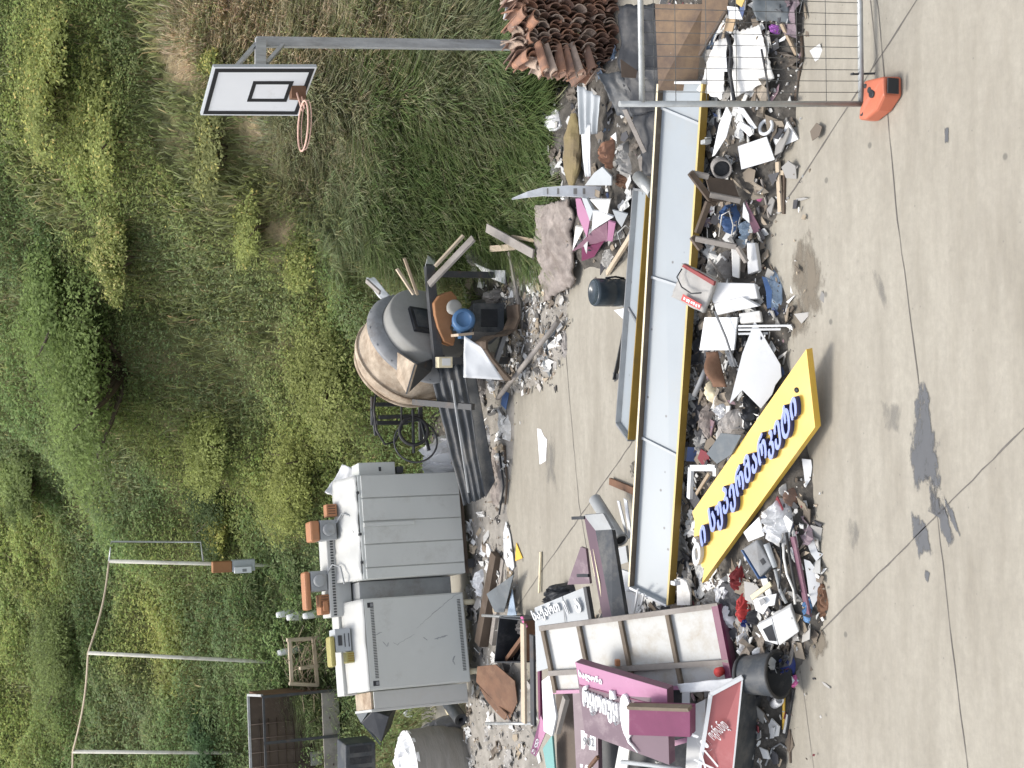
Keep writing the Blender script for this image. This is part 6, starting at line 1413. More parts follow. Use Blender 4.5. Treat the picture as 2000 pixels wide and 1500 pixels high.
t = Thing('pipe', 'grey plastic pipe with dark open end behind the long tray', 'pipe', P(1200, 1020, .1)); e = (P(1213, 1056, .30) - P(1162, 975, .32)); L_ = e.length; mb = MB(); mb.lathe(P(1162, 975, .32), e, [(0, .062), (L_ * .93, .062), (L_ * .93, .072), (L_, .072), (L_, .058), (L_ - .3, .056)], 24); t.part('tube', mb, 'grey'); mb = MB(); mb.lathe(P(1162, 975, .32), e, [(L_ - .02, .06), (L_ - .02, 0)], 20); t.part('inside', mb, 'black')
pr('board', 'pale grey board below the grey plastic pipe', 'board', 'light_grey', [(1200, 1072, .2), (1222, 1066, .16), (1226, 1098, .14), (1206, 1104, .18)], .03)
br('slat', 'white leaning slat right of the grey pipe, nearer the long tray', 'slat', 'white', (1222, 975, .3), (1232, 1052, .2), .07, .012, 'white slats by the grey pipe'); br('slat', 'white leaning slat right of the grey pipe, nearer the pipe', 'slat', 'white', (1208, 978, .3), (1226, 1052, .2), .05, .012, 'white slats by the grey pipe')
pr('board', 'white and mauve edged panel hidden under the left end of the long tray', 'board', 'white', [(1212, 1112, .25), (1236, 1120, .2), (1250, 1200, .15), (1225, 1200, .2)], .03)
pr('board', 'white board with two pale rods under the left end of the long tray', 'board', 'old_white', [(1220, 1155, .25), (1310, 1170, .12), (1300, 1215, .12), (1225, 1215, .2)], .03)
stick('tube', 'thin white rod below the left end of the long tray', 'tube', 'white', [(1246, 1150, .4), (1238, 1200, .3)], .010, 7); stick('tube', 'bent white rod below the left end of the long tray', 'tube', 'white', [(1258, 1160, .36), (1252, 1182, .3), (1240, 1200, .26)], .009, 7)
pr('board', 'cream curved panel with a red mark under the left corner of the long tray', 'board', 'white_dirty', [(1322, 1128, .4), (1340, 1134, .36), (1348, 1160, .34), (1348, 1182, .32), (1322, 1182, .38)], .02)
lump('plastic_sheet', 'crumpled black sheeting behind the light grey sign', 'sheet', 'black', [(1040, 1188), (1060, 1150), (1085, 1138), (1115, 1140), (1125, 1160), (1080, 1190)], .25, 51, .35, 7, 4)
br('slat', 'thin cream slat pointing across the clear yard floor', 'slat', 'cream', (1056, 1078, .02), (1053, 1158, .03), .03, .02)
plate('card', 'yellow triangular scrap on the yard floor before the cabinets', 'card', 'yellow', [(1008, 1060, .02), (1020, 1090, .02), (1006, 1096, .02)], .01)
plate('card', 'long pointed white scrap on the yard floor before the cabinets', 'card', 'white', [(988, 1018, .02), (996, 1044, .02), (1004, 1108, .02), (996, 1122, .02), (984, 1090, .02), (983, 1040, .02)], .012)
plate('card', 'white scrap with a hole beside the right cabinet leg', 'card', 'foam', [(940, 1062, .02), (952, 1062, .02), (962, 1084, .02), (948, 1090, .02), (936, 1082, .02)], .02)
lump('bag', 'white bag pressed against the brown timber before the cabinets', 'bag', 'bag_white', [(922, 1118), (936, 1108), (946, 1124), (936, 1160), (924, 1166), (918, 1140)], .12, 53, .4)
br('timber', 'heavy brown timber beam lying in front of the gap between the cabinets', 'timber', 'wood_dark', (972, 1082, .10), (940, 1258, .18), .16, .12)
br('timber', 'grey weathered timber lying along the heavy brown beam', 'timber', 'wood_grey', (985, 1092, .06), (962, 1258, .10), .09, .06)
pr('plate', 'blue grey metal plate propped on the heavy brown beam', 'plate', 'slate', [(950, 1160, .26), (1003, 1122, .18), (984, 1196, .14), (966, 1196, .20)], .01)
pr('plate', 'narrow dull blue plate below the blue grey one', 'plate', 'blue_pale', [(1000, 1150, .12), (1006, 1190, .08), (1010, 1206, .08), (990, 1204, .12)], .01)
def crate():
    t = Thing('dark_crate', 'dark open metal crate in front of the left cabinet', 'crate', P(1000, 1250, 0)); z = .32
    a, b, c_, d = P(966, 1292, z), P(976, 1205, z), P(1024, 1210, z), P(1024, 1292, z); dn = V((0, 0, -.3))
    for p, q, m_ in ((a, b, 'black'), (d, c_, 'rust'), (a, d, 'black'), (b, c_, 'charcoal')):
        mb = MB(); mb.slab([p, q, q + dn, p + dn], .014); t.part('side', mb, m_)
    mb = MB(); mb.slab([a + dn, b + dn, c_ + dn, d + dn], .01); t.part('bottom', mb, 'black'); mb = MB(); mb.bar(a + dn * .5, c_ + dn * .5, .05, .05); t.part('strut', mb, 'rust')
crate()
pr('rusty_sheet', 'folded rusty brown steel sheet at the foot of the left cabinet', 'sheet', 'rust', [(932, 1302, .32), (968, 1298, .28), (1005, 1330, .14), (1010, 1372, .10), (994, 1408, .12), (958, 1362, .22), (930, 1332, .32)], .012)
pr('rusty_sheet', 'second rusty sheet standing under the folded one', 'sheet', 'rust', [(935, 1340, .24), (990, 1395, .14), (985, 1412, .06), (948, 1365, .12)], .012)
br('plank', 'pale stained plank upright beside the folded rusty sheet', 'plank', 'wood_pale', (1022, 1218, .42), (1024, 1412, .42), .10, .03); br('plank', 'dark grey plank next to the pale stained one', 'plank', 'steel_dark', (1040, 1240, .40), (1042, 1416, .40), .10, .03)
br('plank', 'plum coloured board edge beside the dark grey plank', 'plank', 'plum', (1054, 1300, .45), (1056, 1405, .45), .05, .03)
stick('tube', 'galvanised leg sticking up before the left cabinet, right of two', 'tube', 'galv', [(942, 1202, .30), (1018, 1206, .18)], .016, 8, group='galvanised legs before the left cabinet'); stick('tube', 'galvanised leg sticking up before the left cabinet, left of two', 'tube', 'galv', [(950, 1413, .34), (1045, 1413, .24)], .018, 8, group='galvanised legs before the left cabinet')
lump('cloth', 'brown rag with a red corner above the light grey sign', 'cloth', 'cloth_grey', [(1018, 1206), (1038, 1198), (1046, 1225), (1036, 1248), (1020, 1238)], .2, 55, .35); pr('card', 'small red corner scrap on the brown rag', 'card', 'magenta', [(1016, 1205, .32), (1020, 1204, .32), (1029, 1224, .30), (1026, 1229, .30)], .012)
pr('board', 'white broken sign board above the pink sign', 'board', 'white', [(1058, 1330, .62), (1074, 1318, .6), (1086, 1400, .55), (1078, 1438, .55), (1062, 1428, .6)], .025)
pr('board', 'turquoise triangular board at the left edge', 'board', 'teal', [(1060, 1462, .55), (1078, 1436, .52), (1084, 1510, .48), (1078, 1560, .48)], .025)
def pink_small():
    c = [P(1036, 1470, .62), P(1056, 1398, .60), P(1068, 1425, .55), P(1046, 1478, .56)]; n = nrm(c); t = Thing('shop_sign', 'small pink sign end with white letters near the left edge', 'sign', P(1050, 1440, .2)); mb = MB(); mb.slab(c, .03); t.part('board', mb, 'pink')
    mb = lettering('ჰდ', plane_uv(c, .08, .85) + n * .004, (c[1] - c[0]), (c[0] - c[3]), (c[1] - c[0]).length * .42, (c[0] - c[3]).length * .6, .006, 0, .02); t.part('lettering', mb, 'paper')
pink_small()
br('timber', 'short grey timber stub above the narrow mauve sign', 'timber', 'wood_grey', (1088, 1430, .5), (1106, 1362, .5), .07, .05); pr('board', 'dark panel standing in for shade in the gap above the narrow mauve sign', 'board', 'wood_dark', [(1086, 1355, .42), (1122, 1345, .35), (1126, 1560, .3), (1088, 1560, .4)], .03)  # second board is a dark filler painting the shade of the gap
br('plank', 'brown strut across the narrow mauve sign at the left edge', 'plank', 'rust', (1150, 1500, .8), (1168, 1478, .78), .03, .03)
# bale, tarp mound, dark pipe and the rest beside the left cabinet
t = Thing('wrapped_bale', 'grey wrapped bale with a crumpled white plastic top', 'bale', P(950, 1490, 0)); cb = P(905, 1492, 0); ax = V((.03, .08, 1)).normalized()
mb = MB(); rn = random.Random(2); vs = []; nb = 48
for i in range(13):
    z = .74 * i / 12; r0 = .50 * (1 - .10 * abs(i / 12 - .45) * 2)
    for k in range(nb): a_ = 2 * math.pi * k / nb; r_ = r0 * (1 + .035 * mnoise.noise(V((math.cos(a_) * 3, math.sin(a_) * 3, z * 2))) + .018 * math.sin(z * 60 + 5 * mnoise.noise(V((a_, z, 0))))); vs.append(cb + ax * z + V((math.cos(a_) * r_, math.sin(a_) * r_, 0)))
mb.add(vs, [(i * nb + k, i * nb + (k + 1) % nb, (i + 1) * nb + (k + 1) % nb, (i + 1) * nb + k) for i in range(12) for k in range(nb)], 0, True); t.part('body', mb, 'bale')
mb = MB(); c_ = cb + ax * .73; mb.lump([c_ + V((math.cos(i * .524) * .46, math.sin(i * .524) * .46, 0)) for i in range(12)], 0, .10, 61, .7, 8, 0, 3); t.part('top_wrap', mb, 'bag_white')
lump('tarp_mound', 'grey stony tarpaulin mound between bale and left cabinet', 'tarpaulin', 'grey_tarp', [(905, 1400), (900, 1440), (870, 1480), (830, 1490), (800, 1470), (800, 1410), (840, 1395)], .45, 62, .25, 8, 4)
t = Thing('pipe', 'short black pipe lying under the side of the left cabinet', 'pipe', P(905, 1405, 0)); mb = MB(); mb.lathe(P(900, 1405, .16), V((.25, .9, .0)), [(-.02, .085), (.5, .085)], 22); mb.lathe(P(900, 1405, .16), V((.25, .9, 0)), [(-.02, .085), (-.02, .035), (.1, .03)], 22, 1); t.part('tube', mb, ['charcoal', 'black'])
t = Thing('metal_box', 'dark angular metal box behind the left cabinet side', 'box', PY(760, 1410, 18.6)); c = [PY(705, 1412, 18.6), PY(728, 1388, 18.4), PY(760, 1400, 18.3), PY(745, 1450, 18.5)]; mb = MB(); mb.slab(c, .35); t.part('case', mb, 'black', bv=.01); mb = MB(); mb.slab([PY(693, 1390, 18.7), PY(722, 1386, 18.5), PY(705, 1412, 18.6), PY(742, 1455, 18.6), PY(725, 1470, 18.8)][:4], .02); t.part('lid', mb, 'slate')
t = Thing('plastic_crate', 'black plastic crate at the left edge below the trailer box', 'crate', PY(740, 1480, 18.8)); o_ = PY(735, 1540, 18.9); mb = MB(); mb.frame(o_, (1, 0, 0), (0, 1, 0), (0, 0, 1), .62, .4, .42)
t.part('body', mb, 'charcoal', bv=.02); mb = MB()
for i in range(4): mb.frame(o_ + V((.05 + i * .15, -.006, .06)), (1, 0, 0), (0, 1, 0), (0, 0, 1), .09, .01, .3)
t.part('slots', mb, 'black')
lump('cloth', 'crumpled pale film in the weeds right of the black plastic crate', 'cloth', 'bag_white', [(780, 1388), (800, 1384), (806, 1398), (786, 1402)], .1, 64, .5)
pr('board', 'pale plywood board on the ground beside the black pipe', 'board', 'cream', [(868, 1385, .03), (905, 1372, .03), (935, 1420, .02), (895, 1445, .03)], .015)
for i, (x, y, l) in enumerate(((560, 1198, 'white bottle in the grass behind the left cabinet, top one'), (580, 1203, 'white bottle in the grass behind the left cabinet, widest one'), (612, 1200, 'white bottle in the grass behind the left cabinet, lowest one'), (562, 1272, 'white bottle in the grass, apart from the other three'))):
    g = T(x + 20, y); p = PY(x, y, g.y - .2); mb = MB(); mb.lathe(p, V((.1, .1, -1)), [(-.16, 0), (-.16, .04), (-.1, .05), (.05, .085 if i == 1 else .06), (.3, .085 if i == 1 else .06), (.32, 0)], 14); solo('bottle', mb, 'bag_white', l, 'bottle', 'white bottles in the grass')
def wframe():
    g = T(650, 1290); t = Thing('old_hutch', 'old wooden frame full of dry twigs in the grass behind the left cabinet', 'frame', g); Yw = g.y - .3
    for a, b in (((565, 1248), (570, 1335)), ((560, 1250), (622, 1246)), ((612, 1246), (620, 1340)), ((585, 1305), (622, 1300)), ((565, 1335), (620, 1338))):
        mb = MB(); mb.bar(PY(*a, Yw), PY(*b, Yw + .1), .05, .05, up=V((0, 1, 0))); t.part('bar', mb, 'wood_pale' if a[0] < 600 else 'wood', bv=.004)
    mb = MB(); rn = random.Random(9)
    for k in range(90):
        a = PY(rn.uniform(570, 660), rn.uniform(1248, 1340), Yw + rn.uniform(0, .3)); d = V((rn.uniform(-1, 1), rn.uniform(-.4, .4), rn.uniform(-.5, .7))).normalized(); mb.tube([a, a + d * .15, a + d * .35 + V((rn.uniform(-.1, .1), 0, -.06))], .005, 4)
    o = t.part('twigs', mb, 'wood'); o['kind'] = 'stuff'
wframe()
# ================================================================== between cabinets and mixer
mb = MB(); mb.sheet([P(838, 722, .95), P(905, 708, .62), P(948, 972, .30), P(905, 990, .50)], 30, 16, .03, 3, 7, .012, ribs=4, ribamp=.014, edge=.03); solo('roofing_sheet', mb, 'charcoal', 'long charcoal corrugated sheet leaning between mixer and right cabinet', 'sheet')
br('batten', 'pale batten lying along the long charcoal sheet', 'batten', 'grey', (882, 742, .84), (915, 962, .50), .025, .02); pr('roofing_sheet', 'narrower charcoal sheet overlapping the long one on its pavement side', 'sheet', 'charcoal', [(905, 720, .5), (925, 716, .42), (966, 940, .16), (948, 972, .24)], .015)
pr('roofing_sheet', 'blue grey torn felt lying in front of the charcoal sheets', 'sheet', 'slate', [(915, 840, .22), (932, 836, .2), (955, 900, .1), (952, 935, .1), (938, 940, .14), (930, 900, .16)], .015)
br('steel_bar', 'dark steel channel laid across the charcoal sheets', 'bar', 'steel_dark', (808, 785, 1.05), (924, 795, .62), .07, .06)
def rack():
    Yr = 17.3; t = Thing('wheeled_rack', 'black steel rack with hoops and hoses behind the charcoal sheets', 'rack', PY(850, 830, Yr) * 1)
    for a, b in (((728, 775), (728, 830)), ((735, 790), (830, 790)), ((735, 770), (820, 772)), ((740, 815), (825, 812)), ((728, 800), (735, 850)), ((820, 770), (822, 860)), ((735, 826), (795, 826))):
        mb = MB(); mb.bar(PY(*a, Yr), PY(*b, Yr + .05), .045, .045); t.part('bar', mb, 'steel_dark')
    for (x, y, r, m_) in ((808, 842, .17, 'rubber'), (812, 862, .26, 'steel_dark')):
        mb = MB(); mb.ring(PY(x, y, Yr - .25), V((.3, -1, .25)), r, .022 if m_ == 'rubber' else .012, 30, 7); t.part('hoop', mb, m_)
    mb = MB(); mb.tube([PY(x, y, Yr - .1) for x, y in ((735, 765), (730, 800), (735, 840), (752, 868), (772, 862), (785, 835), (784, 790), (780, 772))], .014, 7); t.part('hose', mb, 'rubber')
    mb = MB(); mb.bar(PY(806, 800, Yr - .2), PY(808, 885, Yr - .3), .06, .02); mb.bar(PY(820, 810, Yr - .2), PY(838, 880, Yr - .3), .04, .03); t.part('strap', mb, 'black')
rack()
lump('bag', 'large white film bag below the hoops of the black rack', 'bag', 'bag_white', [(905, 850), (912, 900), (900, 945), (870, 945), (850, 900), (855, 850)], .55, 71, .3, 9, 4); lump('bag', 'grey film bag between white bag and long charcoal sheet', 'bag', 'bag_grey', [(925, 860), (930, 900), (918, 930), (900, 920), (900, 870)], .3, 72, .35, 8, 4)
lump('plastic_cover', 'bright white sheet bundle on top of the right cabinet', 'sheet', 'foam', [(640, 905), (640, 906), (640, 907)], .01, 1) if False else None
def cover():
    c = [PY(634, 962, 17.9), PY(668, 905, 18.0), PY(694, 915, 17.75), PY(690, 985, 17.75)]; mb = MB(); mb.sheet(c, 14, 12, .05, 5, 4, .10, edge=.06); solo('plastic_cover', mb, 'foam', 'bright white crumpled cover on the right end of the panelled cabinet', 'cover')
cover()
def rags(rows):
    for i, (pts, h, m_, l) in enumerate(rows): lump('cloth', l, 'cloth', m_, pts, h, 80 + i, .45)
rags([([(924, 722), (945, 718), (950, 760), (938, 790), (926, 770)], .12, 'cloth_grey', 'grey rag below the white triangular sheet of the mixer'), ([(952, 720), (968, 722), (966, 760), (952, 770)], .1, 'bag_white', 'white rag next to the grey rag below the mixer'),
      ([(925, 840), (945, 828), (958, 850), (952, 872), (934, 876), (924, 862)], .12, 'bag_white', 'crumpled white film in front of the torn blue grey felt'), ([(962, 792), (985, 790), (998, 830), (996, 862), (978, 856), (966, 830)], .08, 'white_dirty', 'pale stained cloth at the yard edge before the charcoal sheets'),
      ([(955, 870), (975, 862), (985, 920), (972, 985), (955, 990), (950, 930)], .05, 'carpet', 'flattened brown grey cloth at the yard edge before the right cabinet')])
plate('card', 'dark teal scrap near the lower end of the long grey pole', 'card', 'blue', [(982, 762, .08), (994, 768, .05), (988, 800, .05), (978, 790, .08)], .01)
stick('pole', 'long grey wooden pole lying across the litter in front of the mixer', 'pole', 'wood_grey', [(1090, 628, .10), (1035, 698, .16), (972, 778, .16)], .028, 8)
stick('stick', 'thin dark rod along the yard edge before the right cabinet', 'stick', 'black', [(975, 880, .05), (984, 950, .05), (975, 1005, .05)], .012, 6); stick('stick', 'second thin dark rod along the yard edge, nearer the yard', 'stick', 'wood_dark', [(985, 870, .03), (990, 940, .03), (987, 985, .03)], .012, 6)
mb = MB(); mb.sheet([PY(906, 655, 15.1), PY(905, 737, 14.95), PY(983, 742, 14.75), PY(940, 678, 14.9)], 12, 12, .02, 4, 6, .01); solo('plastic_sheet', mb, 'white', 'white triangular sheet hanging on the front of the drum mixer', 'sheet')
mb = MB(); mb.frame(PY(884, 718, 15.5), (1, 0, 0), (0, 1, 0), (0, 0, 1), .12, .12, .16); mb.frame(PY(880, 714, 15.495), (1, 0, 0), (0, -1, 0), (0, 0, 1), .08, .004, .10, 1); solo('terminal_box', mb, ['cream', 'white_dirty'], 'small cream terminal box under the mixer drum', 'box', bv=.008)
plate('card', 'dark slate shard pointing out of the litter before the mixer', 'card', 'slate', [(1062, 645, .04), (1085, 642, .03), (1073, 736, .02), (1060, 712, .04)], .012)
plate('card', 'white torn sheet of paper alone on the clear yard floor', 'paper', 'paper', [(1049, 837, .003), (1056, 838, .003), (1062, 852, .003), (1068, 858, .003), (1066, 900, .003), (1054, 907, .003)], .003)
lump('clod', 'dark rag at the yard edge of the litter before the mixer', 'cloth', 'cloth_grey', [(1088, 655), (1100, 640), (1106, 660), (1108, 690), (1100, 700), (1092, 678)], .04, 90, .4)
mb = MB(); mb.sheet([G(1040, 402, .16), G(1112, 388, .12), G(1118, 560, .08), G(1058, 592, .10)], 24, 34, .05, 7, 12, .03, edge=.05, sag=-.06); solo('carpet', mb, 'carpet', 'quilted grey brown carpet draped over the edge of the rubbish', 'carpet')
for i, (a, b, w, m_, l) in enumerate((((951, 445, .45), (1042, 496, .25), .10, 'wood_grey', 'broad grey plank slanting out of the grass right of the mixer'), ((958, 486, .35), (1008, 482, .22), .07, 'wood_pale', 'short pale plank crossing under the broad grey one'), ((1000, 462, .3), (1044, 470, .2), .04, 'wood', 'thin brown plank beside the carpet'), ((994, 492, .2), (1022, 640, .10), .05, 'wood_grey', 'long thin grey lath along the mixer side of the litter'))): br('plank', l, 'plank', m_, a, b, w, .025)
for i, (a, b, w, m_, l) in enumerate((((925, 465, .75), (838, 556, 1.15), .10, 'wood_grey', 'long grey rail leaning on the right side of the mixer'), ((905, 460, .8), (850, 520, 1.1), .05, 'wood_pale', 'pale rail beside the long grey one on the mixer'), ((790, 505, 1.35), (815, 575, 1.15), .05, 'wood', 'brown stake standing behind the mixer drum'), ((775, 525, 1.35), (808, 575, 1.15), .05, 'wood_pale', 'pale stake standing behind the mixer drum'), ((742, 572, 1.5), (716, 548, 1.6), .05, 'wood_grey', 'grey stake at the top of the mixer drum'))): br('plank', l, 'plank', m_, a, b, w, .03)
mb = MB(); mb.sheet([PY(712, 545, 17.3), PY(730, 540, 17.3), PY(762, 575, 17.0), PY(750, 592, 17.0)], 8, 10, .04, 6, 2, .02, edge=.1); solo('plastic_sheet', mb, 'bag_white', 'white film caught behind the top of the mixer drum', 'sheet'); mb = MB(); mb.sheet([PY(835, 498, 16.6), PY(850, 505, 16.6), PY(850, 540, 16.4), PY(828, 532, 16.4)], 8, 8, .03, 6, 3, .01); solo('plastic_sheet', mb, 'foam', 'small white flag of film right of the mixer drum', 'sheet')
plate('board', 'white flat board in the grass right of the mixer motor', 'board', 'white', [(926, 514, .22), (958, 528, .18), (986, 528, .12), (985, 554, .10), (950, 540, .16)], .016)
lump('stone', 'pale rock in the grass above the white flat board', 'rock', 'stone', [(922, 492), (940, 484), (952, 500), (950, 522), (932, 522)], .25, 91, .3); lump('cloth', 'grey cloth caught in the grass beside the mixer motor', 'cloth', 'cloth_grey', [(938, 570), (965, 562), (985, 580), (975, 600), (945, 596)], .22, 92, .4)
# ================================================================== right back cluster
t = Thing('water_bottle', 'dark translucent water bottle standing behind the small sign tray', 'bottle', P(1238, 572, 0)); cb = P(1236, 572, 0); mb = MB(); mb.lathe(cb, (0, 0, 1), [(0, 0), (0, .12), (.02, .135), (.10, .135), (.115, .128), (.13, .135), (.22, .135), (.235, .128), (.25, .135), (.40, .135), (.42, .125), (.425, .11), (.405, .10), (.40, 0)], 32); t.part('body', mb, 'plastic_dark'); mb = MB(); mb.tube([cb + V((.137, -.02, .1)), cb + V((.15, -.03, .2)), cb + V((.137, -.02, .3))], .01, 6); t.part('handle', mb, 'black')
plate('card', 'white folded sheet lying left of the water bottle', 'card', 'white', [(1199, 606, .05), (1218, 602, .05), (1226, 632, .02), (1216, 622, .03)], .006)
mb = MB(); mb.sheet([P(1218, 640, .08), P(1222, 645, .06), P(1205, 742, .06), P(1197, 742, .12)], 4, 12, .006, 5, 2, .01); mb.poly([P(1197, 728, .10), P(1216, 732, .08), P(1200, 746, .08)], .01); solo('scythe_blade', mb, 'steel_dark', 'dark curved blade lying behind the small sign tray', 'blade')
def strip():
    pts = [(1000, 387, 1.30, 2), (1030, 374, 1.12, 9), (1060, 366, .98, 13), (1110, 362, .74, 17), (1165, 364, .5, 18), (1222, 367, .24, 19)]
    mb = MB(); vs = []; base_y = 388
    Yy = 13.15
    for x, y, z, w in pts: vs += [PY(x, y, Yy + (x - 1110) * -.0012), PY(x, y + w * 1.25, Yy - .05 + (x - 1110) * -.0012)]
    k = len(pts); n = V((.25, -1, .2)).normalized(); vs2 = [v - n * .012 for v in vs]
    mb.add(vs + vs2, [(2 * i, 2 * i + 1, 2 * i + 3, 2 * i + 2) for i in range(k - 1)] + [(2 * k + 2 * i + 2, 2 * k + 2 * i + 3, 2 * k + 2 * i + 1, 2 * k + 2 * i) for i in range(k - 1)] + [(2 * i + 2, 2 * k + 2 * i + 2, 2 * k + 2 * i, 2 * i) for i in range(k - 1)] + [(2 * i + 1, 2 * k + 2 * i + 1, 2 * k + 2 * i + 3, 2 * i + 3) for i in range(k - 1)])
    t = Thing('banner_strip', 'tall pointed white strip with faint marks, standing in the rubbish heap', 'strip', V((vs[-1].x, vs[-1].y, .2))); bd = t.part('strip', mb, 'board_white')
    mb = MB()
    for x, w in ((1068, 3), (1088, 4), (1120, 7), (1138, 5), (1172, 9), (1180, 4), (1203, 5)):
        a = [PY(x, 368, Yy - .03 + (x - 1110) * -.0012), PY(x + w, 368, Yy - .03 + (x - 1110) * -.0012), PY(x + w, 379, Yy - .06 + (x - 1110) * -.0012), PY(x, 379, Yy - .06 + (x - 1110) * -.0012)]; mb.slab([q + n * .004 for q in a], .002)
    t.part('mark', mb, 'bag_grey', parent=bd)
strip()
sheet('corrugated_sheet', 'white grey ribbed plastic sheet left of the roof tile stack', 'sheet', 'light_grey', [(1128, 165, .30), (1172, 190, .20), (1165, 262, .14), (1132, 262, .24)], .012, 4, 2, 24, 12, .006, ribs=3, ribamp=.02)
sheet('corrugated_sheet', 'long white ribbed strip running down from the ribbed sheet', 'sheet', 'white', [(1133, 240, .24), (1152, 244, .20), (1152, 345, .14), (1142, 345, .16)], .01, 4, 5, 12, 14, .006, ribs=2, ribamp=.012)
lump('bag', 'white crumpled bag caught in the grass left of the roof tiles', 'bag', 'bag_white', [(1040, 222), (1060, 214), (1086, 216), (1094, 244), (1076, 256), (1054, 252)], .12, 101, .4)
def log():
    mb = MB(); a, b = G(1120, 222, .10), G(1116, 364, .10); rn = random.Random(8); vs = []; nb = 18; K = 22; d = (b - a).normalized(); s = V((-d.y, d.x, 0)).normalized()
    for i in range(K + 1):
        q = a.lerp(b, i / K); w = .15 * min(1, .35 + 2.0 * i / K) * min(1, .3 + 3 * (1 - i / K))
        for k in range(nb): t_ = 2 * math.pi * k / nb; r_ = w * (1 + .25 * mnoise.noise(q * 9 + V((math.cos(t_), math.sin(t_), 0)) * 1.3)); vs.append(q + s * math.cos(t_) * r_ + V((0, 0, math.sin(t_) * r_ * .45)))
    mb.add(vs, [(i * nb + k, i * nb + (k + 1) % nb, (i + 1) * nb + (k + 1) % nb, (i + 1) * nb + k) for i in range(K) for k in range(nb)] + [tuple(range(nb))[::-1], tuple(K * nb + k for k in range(nb))], 0, False); solo('log', mb, 'moss', 'mossy yellow brown log lying along the grass edge', 'log')
log()
def felt(label, pts, amp, seed, m_='black'):
    mb = MB(); mb.sheet([P(*q) for q in pts], 16, 14, amp, 5, seed, .02, edge=.06); solo('roofing_felt', mb, m_, label, 'felt')
felt('black roofing felt folded at the foot of the roof tile stack', [(1205, 10, .42), (1282, 5, .25), (1290, 150, .25), (1212, 150, .40)], .05, 3)
felt('charcoal roofing felt hanging left of the tile stack', [(1165, 145, .62), (1212, 140, .44), (1262, 232, .24), (1205, 225, .40)], .05, 4, 'charcoal')
felt('second black felt fold beside the top of the fence post', [(1210, 140, .44), (1290, 130, .28), (1296, 215, .24), (1232, 230, .34)], .05, 5)
felt('black torn felt behind the right end of the long tray', [(1232, 222, .36), (1292, 212, .24), (1296, 345, .22), (1258, 345, .26)], .05, 6)
plate('board', 'thin pale lath along the edge of the charcoal felt', 'board', 'wood_grey', [(1215, 215, .42), (1224, 214, .40), (1262, 296, .28), (1255, 300, .28)], .01)
plate('board', 'dark brown board leaning beside the roofing felt', 'board', 'wood_dark', [(1212, 115, .42), (1245, 138, .32), (1242, 152, .32), (1214, 150, .42)], .02)
lump('cloth', 'orange brown plastic crust below the ribbed sheet', 'cloth', 'terracotta', [(1166, 300), (1182, 268), (1198, 272), (1198, 310), (1190, 332), (1176, 325)], .14, 106, .35); lump('cloth', 'pale green grey film beside the orange brown crust', 'cloth', 'bag_grey', [(1196, 285), (1212, 276), (1230, 310), (1234, 345), (1212, 350), (1198, 330)], .12, 107, .45)
plate('board', 'grey pentagonal board behind the banner strip', 'board', 'light_grey', [(1160, 338, .2), (1176, 326, .2), (1194, 345, .16), (1194, 362, .14), (1142, 362, .2)], .014); lump('cloth', 'reddish brown scraps right of the banner strip foot', 'cloth', 'rust', [(1196, 340), (1214, 336), (1226, 355), (1222, 368), (1200, 366)], .08, 108, .5)
def tape():
    mb = MB(); a, b = P(1246, 345, .50), P(1276, 378, .46); mb.tube([a, b], .055, 14); mb.lathe(a, a - b, [(0, .055), (.015, .05), (.015, .03), (-.05, .03)], 14); solo('foil_roll', mb, 'galv', 'shiny grey foil roll resting on the end of the small sign tray', 'roll')
tape()
for pts, m_, l, t_ in (([(1124, 388, .28), (1134, 388, .26), (1152, 428, .18), (1146, 464, .18), (1128, 420, .24)], 'pink', 'bright pink pointed board below the banner strip', .02), ([(1136, 386, .3), (1146, 388, .28), (1158, 412, .22), (1152, 432, .22)], 'light_grey', 'pale grey board edge beside the bright pink board', .03), ([(1152, 390, .28), (1192, 390, .2), (1186, 418, .18), (1172, 412, .2)], 'white_dirty', 'dirty white board under the foot of the banner strip', .02),
                     ([(1158, 412, .24), (1174, 414, .2), (1198, 424, .14), (1156, 450, .18)], 'white', 'white board below the dirty white one', .02), ([(1118, 490, .14), (1124, 442, .2), (1140, 446, .18)], 'white_dirty', 'pale triangular board left of the mauve boards', .02), ([(1116, 492, .12), (1156, 452, .18), (1186, 434, .14), (1186, 472, .1), (1150, 478, .12)], 'plum_pale', 'mauve board spread flat below the white boards', .02), ([(1188, 432, .18), (1202, 436, .16), (1196, 472, .12), (1186, 470, .14)], 'pink', 'small upright pink board right of the mauve ones', .02),
                     ([(1136, 484, .12), (1178, 474, .1), (1160, 502, .05), (1136, 510, .06)], 'plum', 'dark plum board at the yard edge of the mauve boards', .025), ([(1196, 410, .2), (1226, 418, .14), (1214, 444, .12), (1204, 430, .16)], 'light_grey', 'pale grey plate beside the small pink board', .015)):
    plate('board', l, 'board', m_, pts, t_)
plank('plank', 'tan wooden batten leaning at the yard side of the pink boards', 'plank', 'wood_pale', (1234, 458, .2), (1186, 534, .03), .05, .03)
lump('cloth', 'grey rag under the tan batten', 'cloth', 'bag_grey', [(1166, 494), (1186, 486), (1200, 500), (1186, 528), (1170, 522)], .07, 110, .5); lump('clod', 'small dark clod on the yard floor beside the rag', 'clod', 'stone', [(1156, 544), (1164, 540), (1166, 552), (1158, 556)], .03, 111, .3)
stick('cable', 'grey cable loop near the tan batten', 'cable', 'grey', [(1214, 480, .1), (1206, 455, .12), (1222, 440, .12), (1232, 448, .1), (1222, 470, .08)], .007, 6)
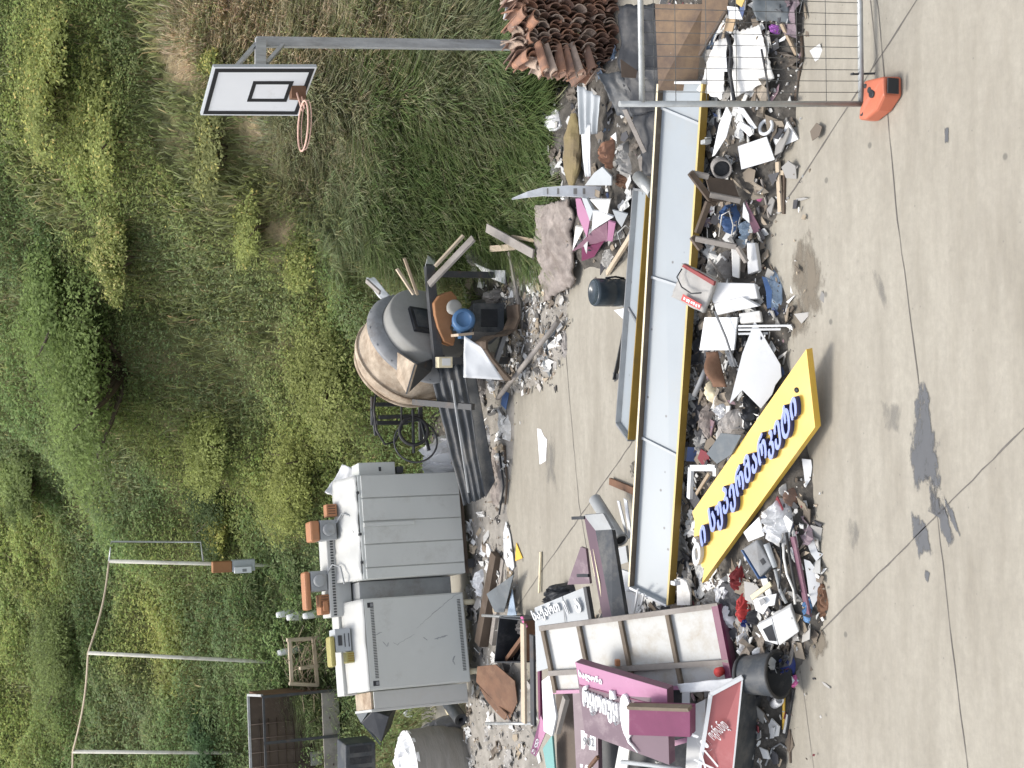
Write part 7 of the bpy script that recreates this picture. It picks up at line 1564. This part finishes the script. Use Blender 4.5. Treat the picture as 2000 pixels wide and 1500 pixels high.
stick('cable', 'thick white cable hanging beside the top of the tile stack', 'cable', 'white', [tuple((1000, -15, 1.5)), (990, 18, 1.45), (984, 40, 1.35)], .02, 8) if False else None
mb = MB(); mb.tube([PY(1003, -15, 13.6), PY(992, 12, 13.6), PY(986, 38, 13.6)], .02, 8); solo('cable', mb, 'white', 'thick white cable end beside the top of the tile stack', 'cable')
shrub('weed_bush', 'small dark green weed bush growing out of the rubbish below the tiles', 'shrub', 1190, 262, .3, .3, 1500, (.05, .08, .03), .03, None, 0, 4)
plate('board', 'pale stained board showing between the felt and the narrow tray', 'board', 'wood_grey', [(1246, 310, .2), (1262, 300, .2), (1266, 322, .18), (1250, 336, .18)], .015)
lump('clod', 'grey brown clod behind the long tray on the yard floor', 'clod', 'stone', [(1226, 905), (1240, 898), (1246, 930), (1236, 940)], .06, 113, .4)
plank('plank', 'brown plank poking out behind the long tray', 'plank', 'rust', (1192, 940, .03), (1245, 962, .03), .07, .03)
# ------------------------------------------------------------------ daylight
w = bpy.data.worlds.new('World'); sc.world = w; w.use_nodes = True
N = w.node_tree.nodes; L = w.node_tree.links
sky = N.new('ShaderNodeTexSky'); sky.sky_type = 'NISHITA'; sky.sun_disc = False
SUN = V((-.26, .16, .95)).normalized()
sky.sun_elevation = math.asin(SUN.z); sky.sun_rotation = math.atan2(SUN.x, SUN.y); sky.dust_density = 3; sky.air_density = 1.0; sky.ozone_density = .8
hs = N.new('ShaderNodeHueSaturation'); hs.inputs['Saturation'].default_value = .45; L.new(sky.outputs[0], hs.inputs['Color']); L.new(hs.outputs[0], N['Background'].inputs[0]); N['Background'].inputs[1].default_value = .15
sl = bpy.data.lights.new('sun', 'SUN'); sl.energy = 1.3; sl.angle = R(16); sl.color = (1, .955, .88)
so = bpy.data.objects.new('sun', sl); COL.objects.link(so); so.rotation_euler = SUN.to_track_quat('Z', 'Y').to_euler()
sc.view_settings.view_transform = 'Standard'; sc.view_settings.look = 'None'; sc.view_settings.gamma = 1; sc.view_settings.use_curve_mapping = False
sc.view_settings.exposure = 1.05
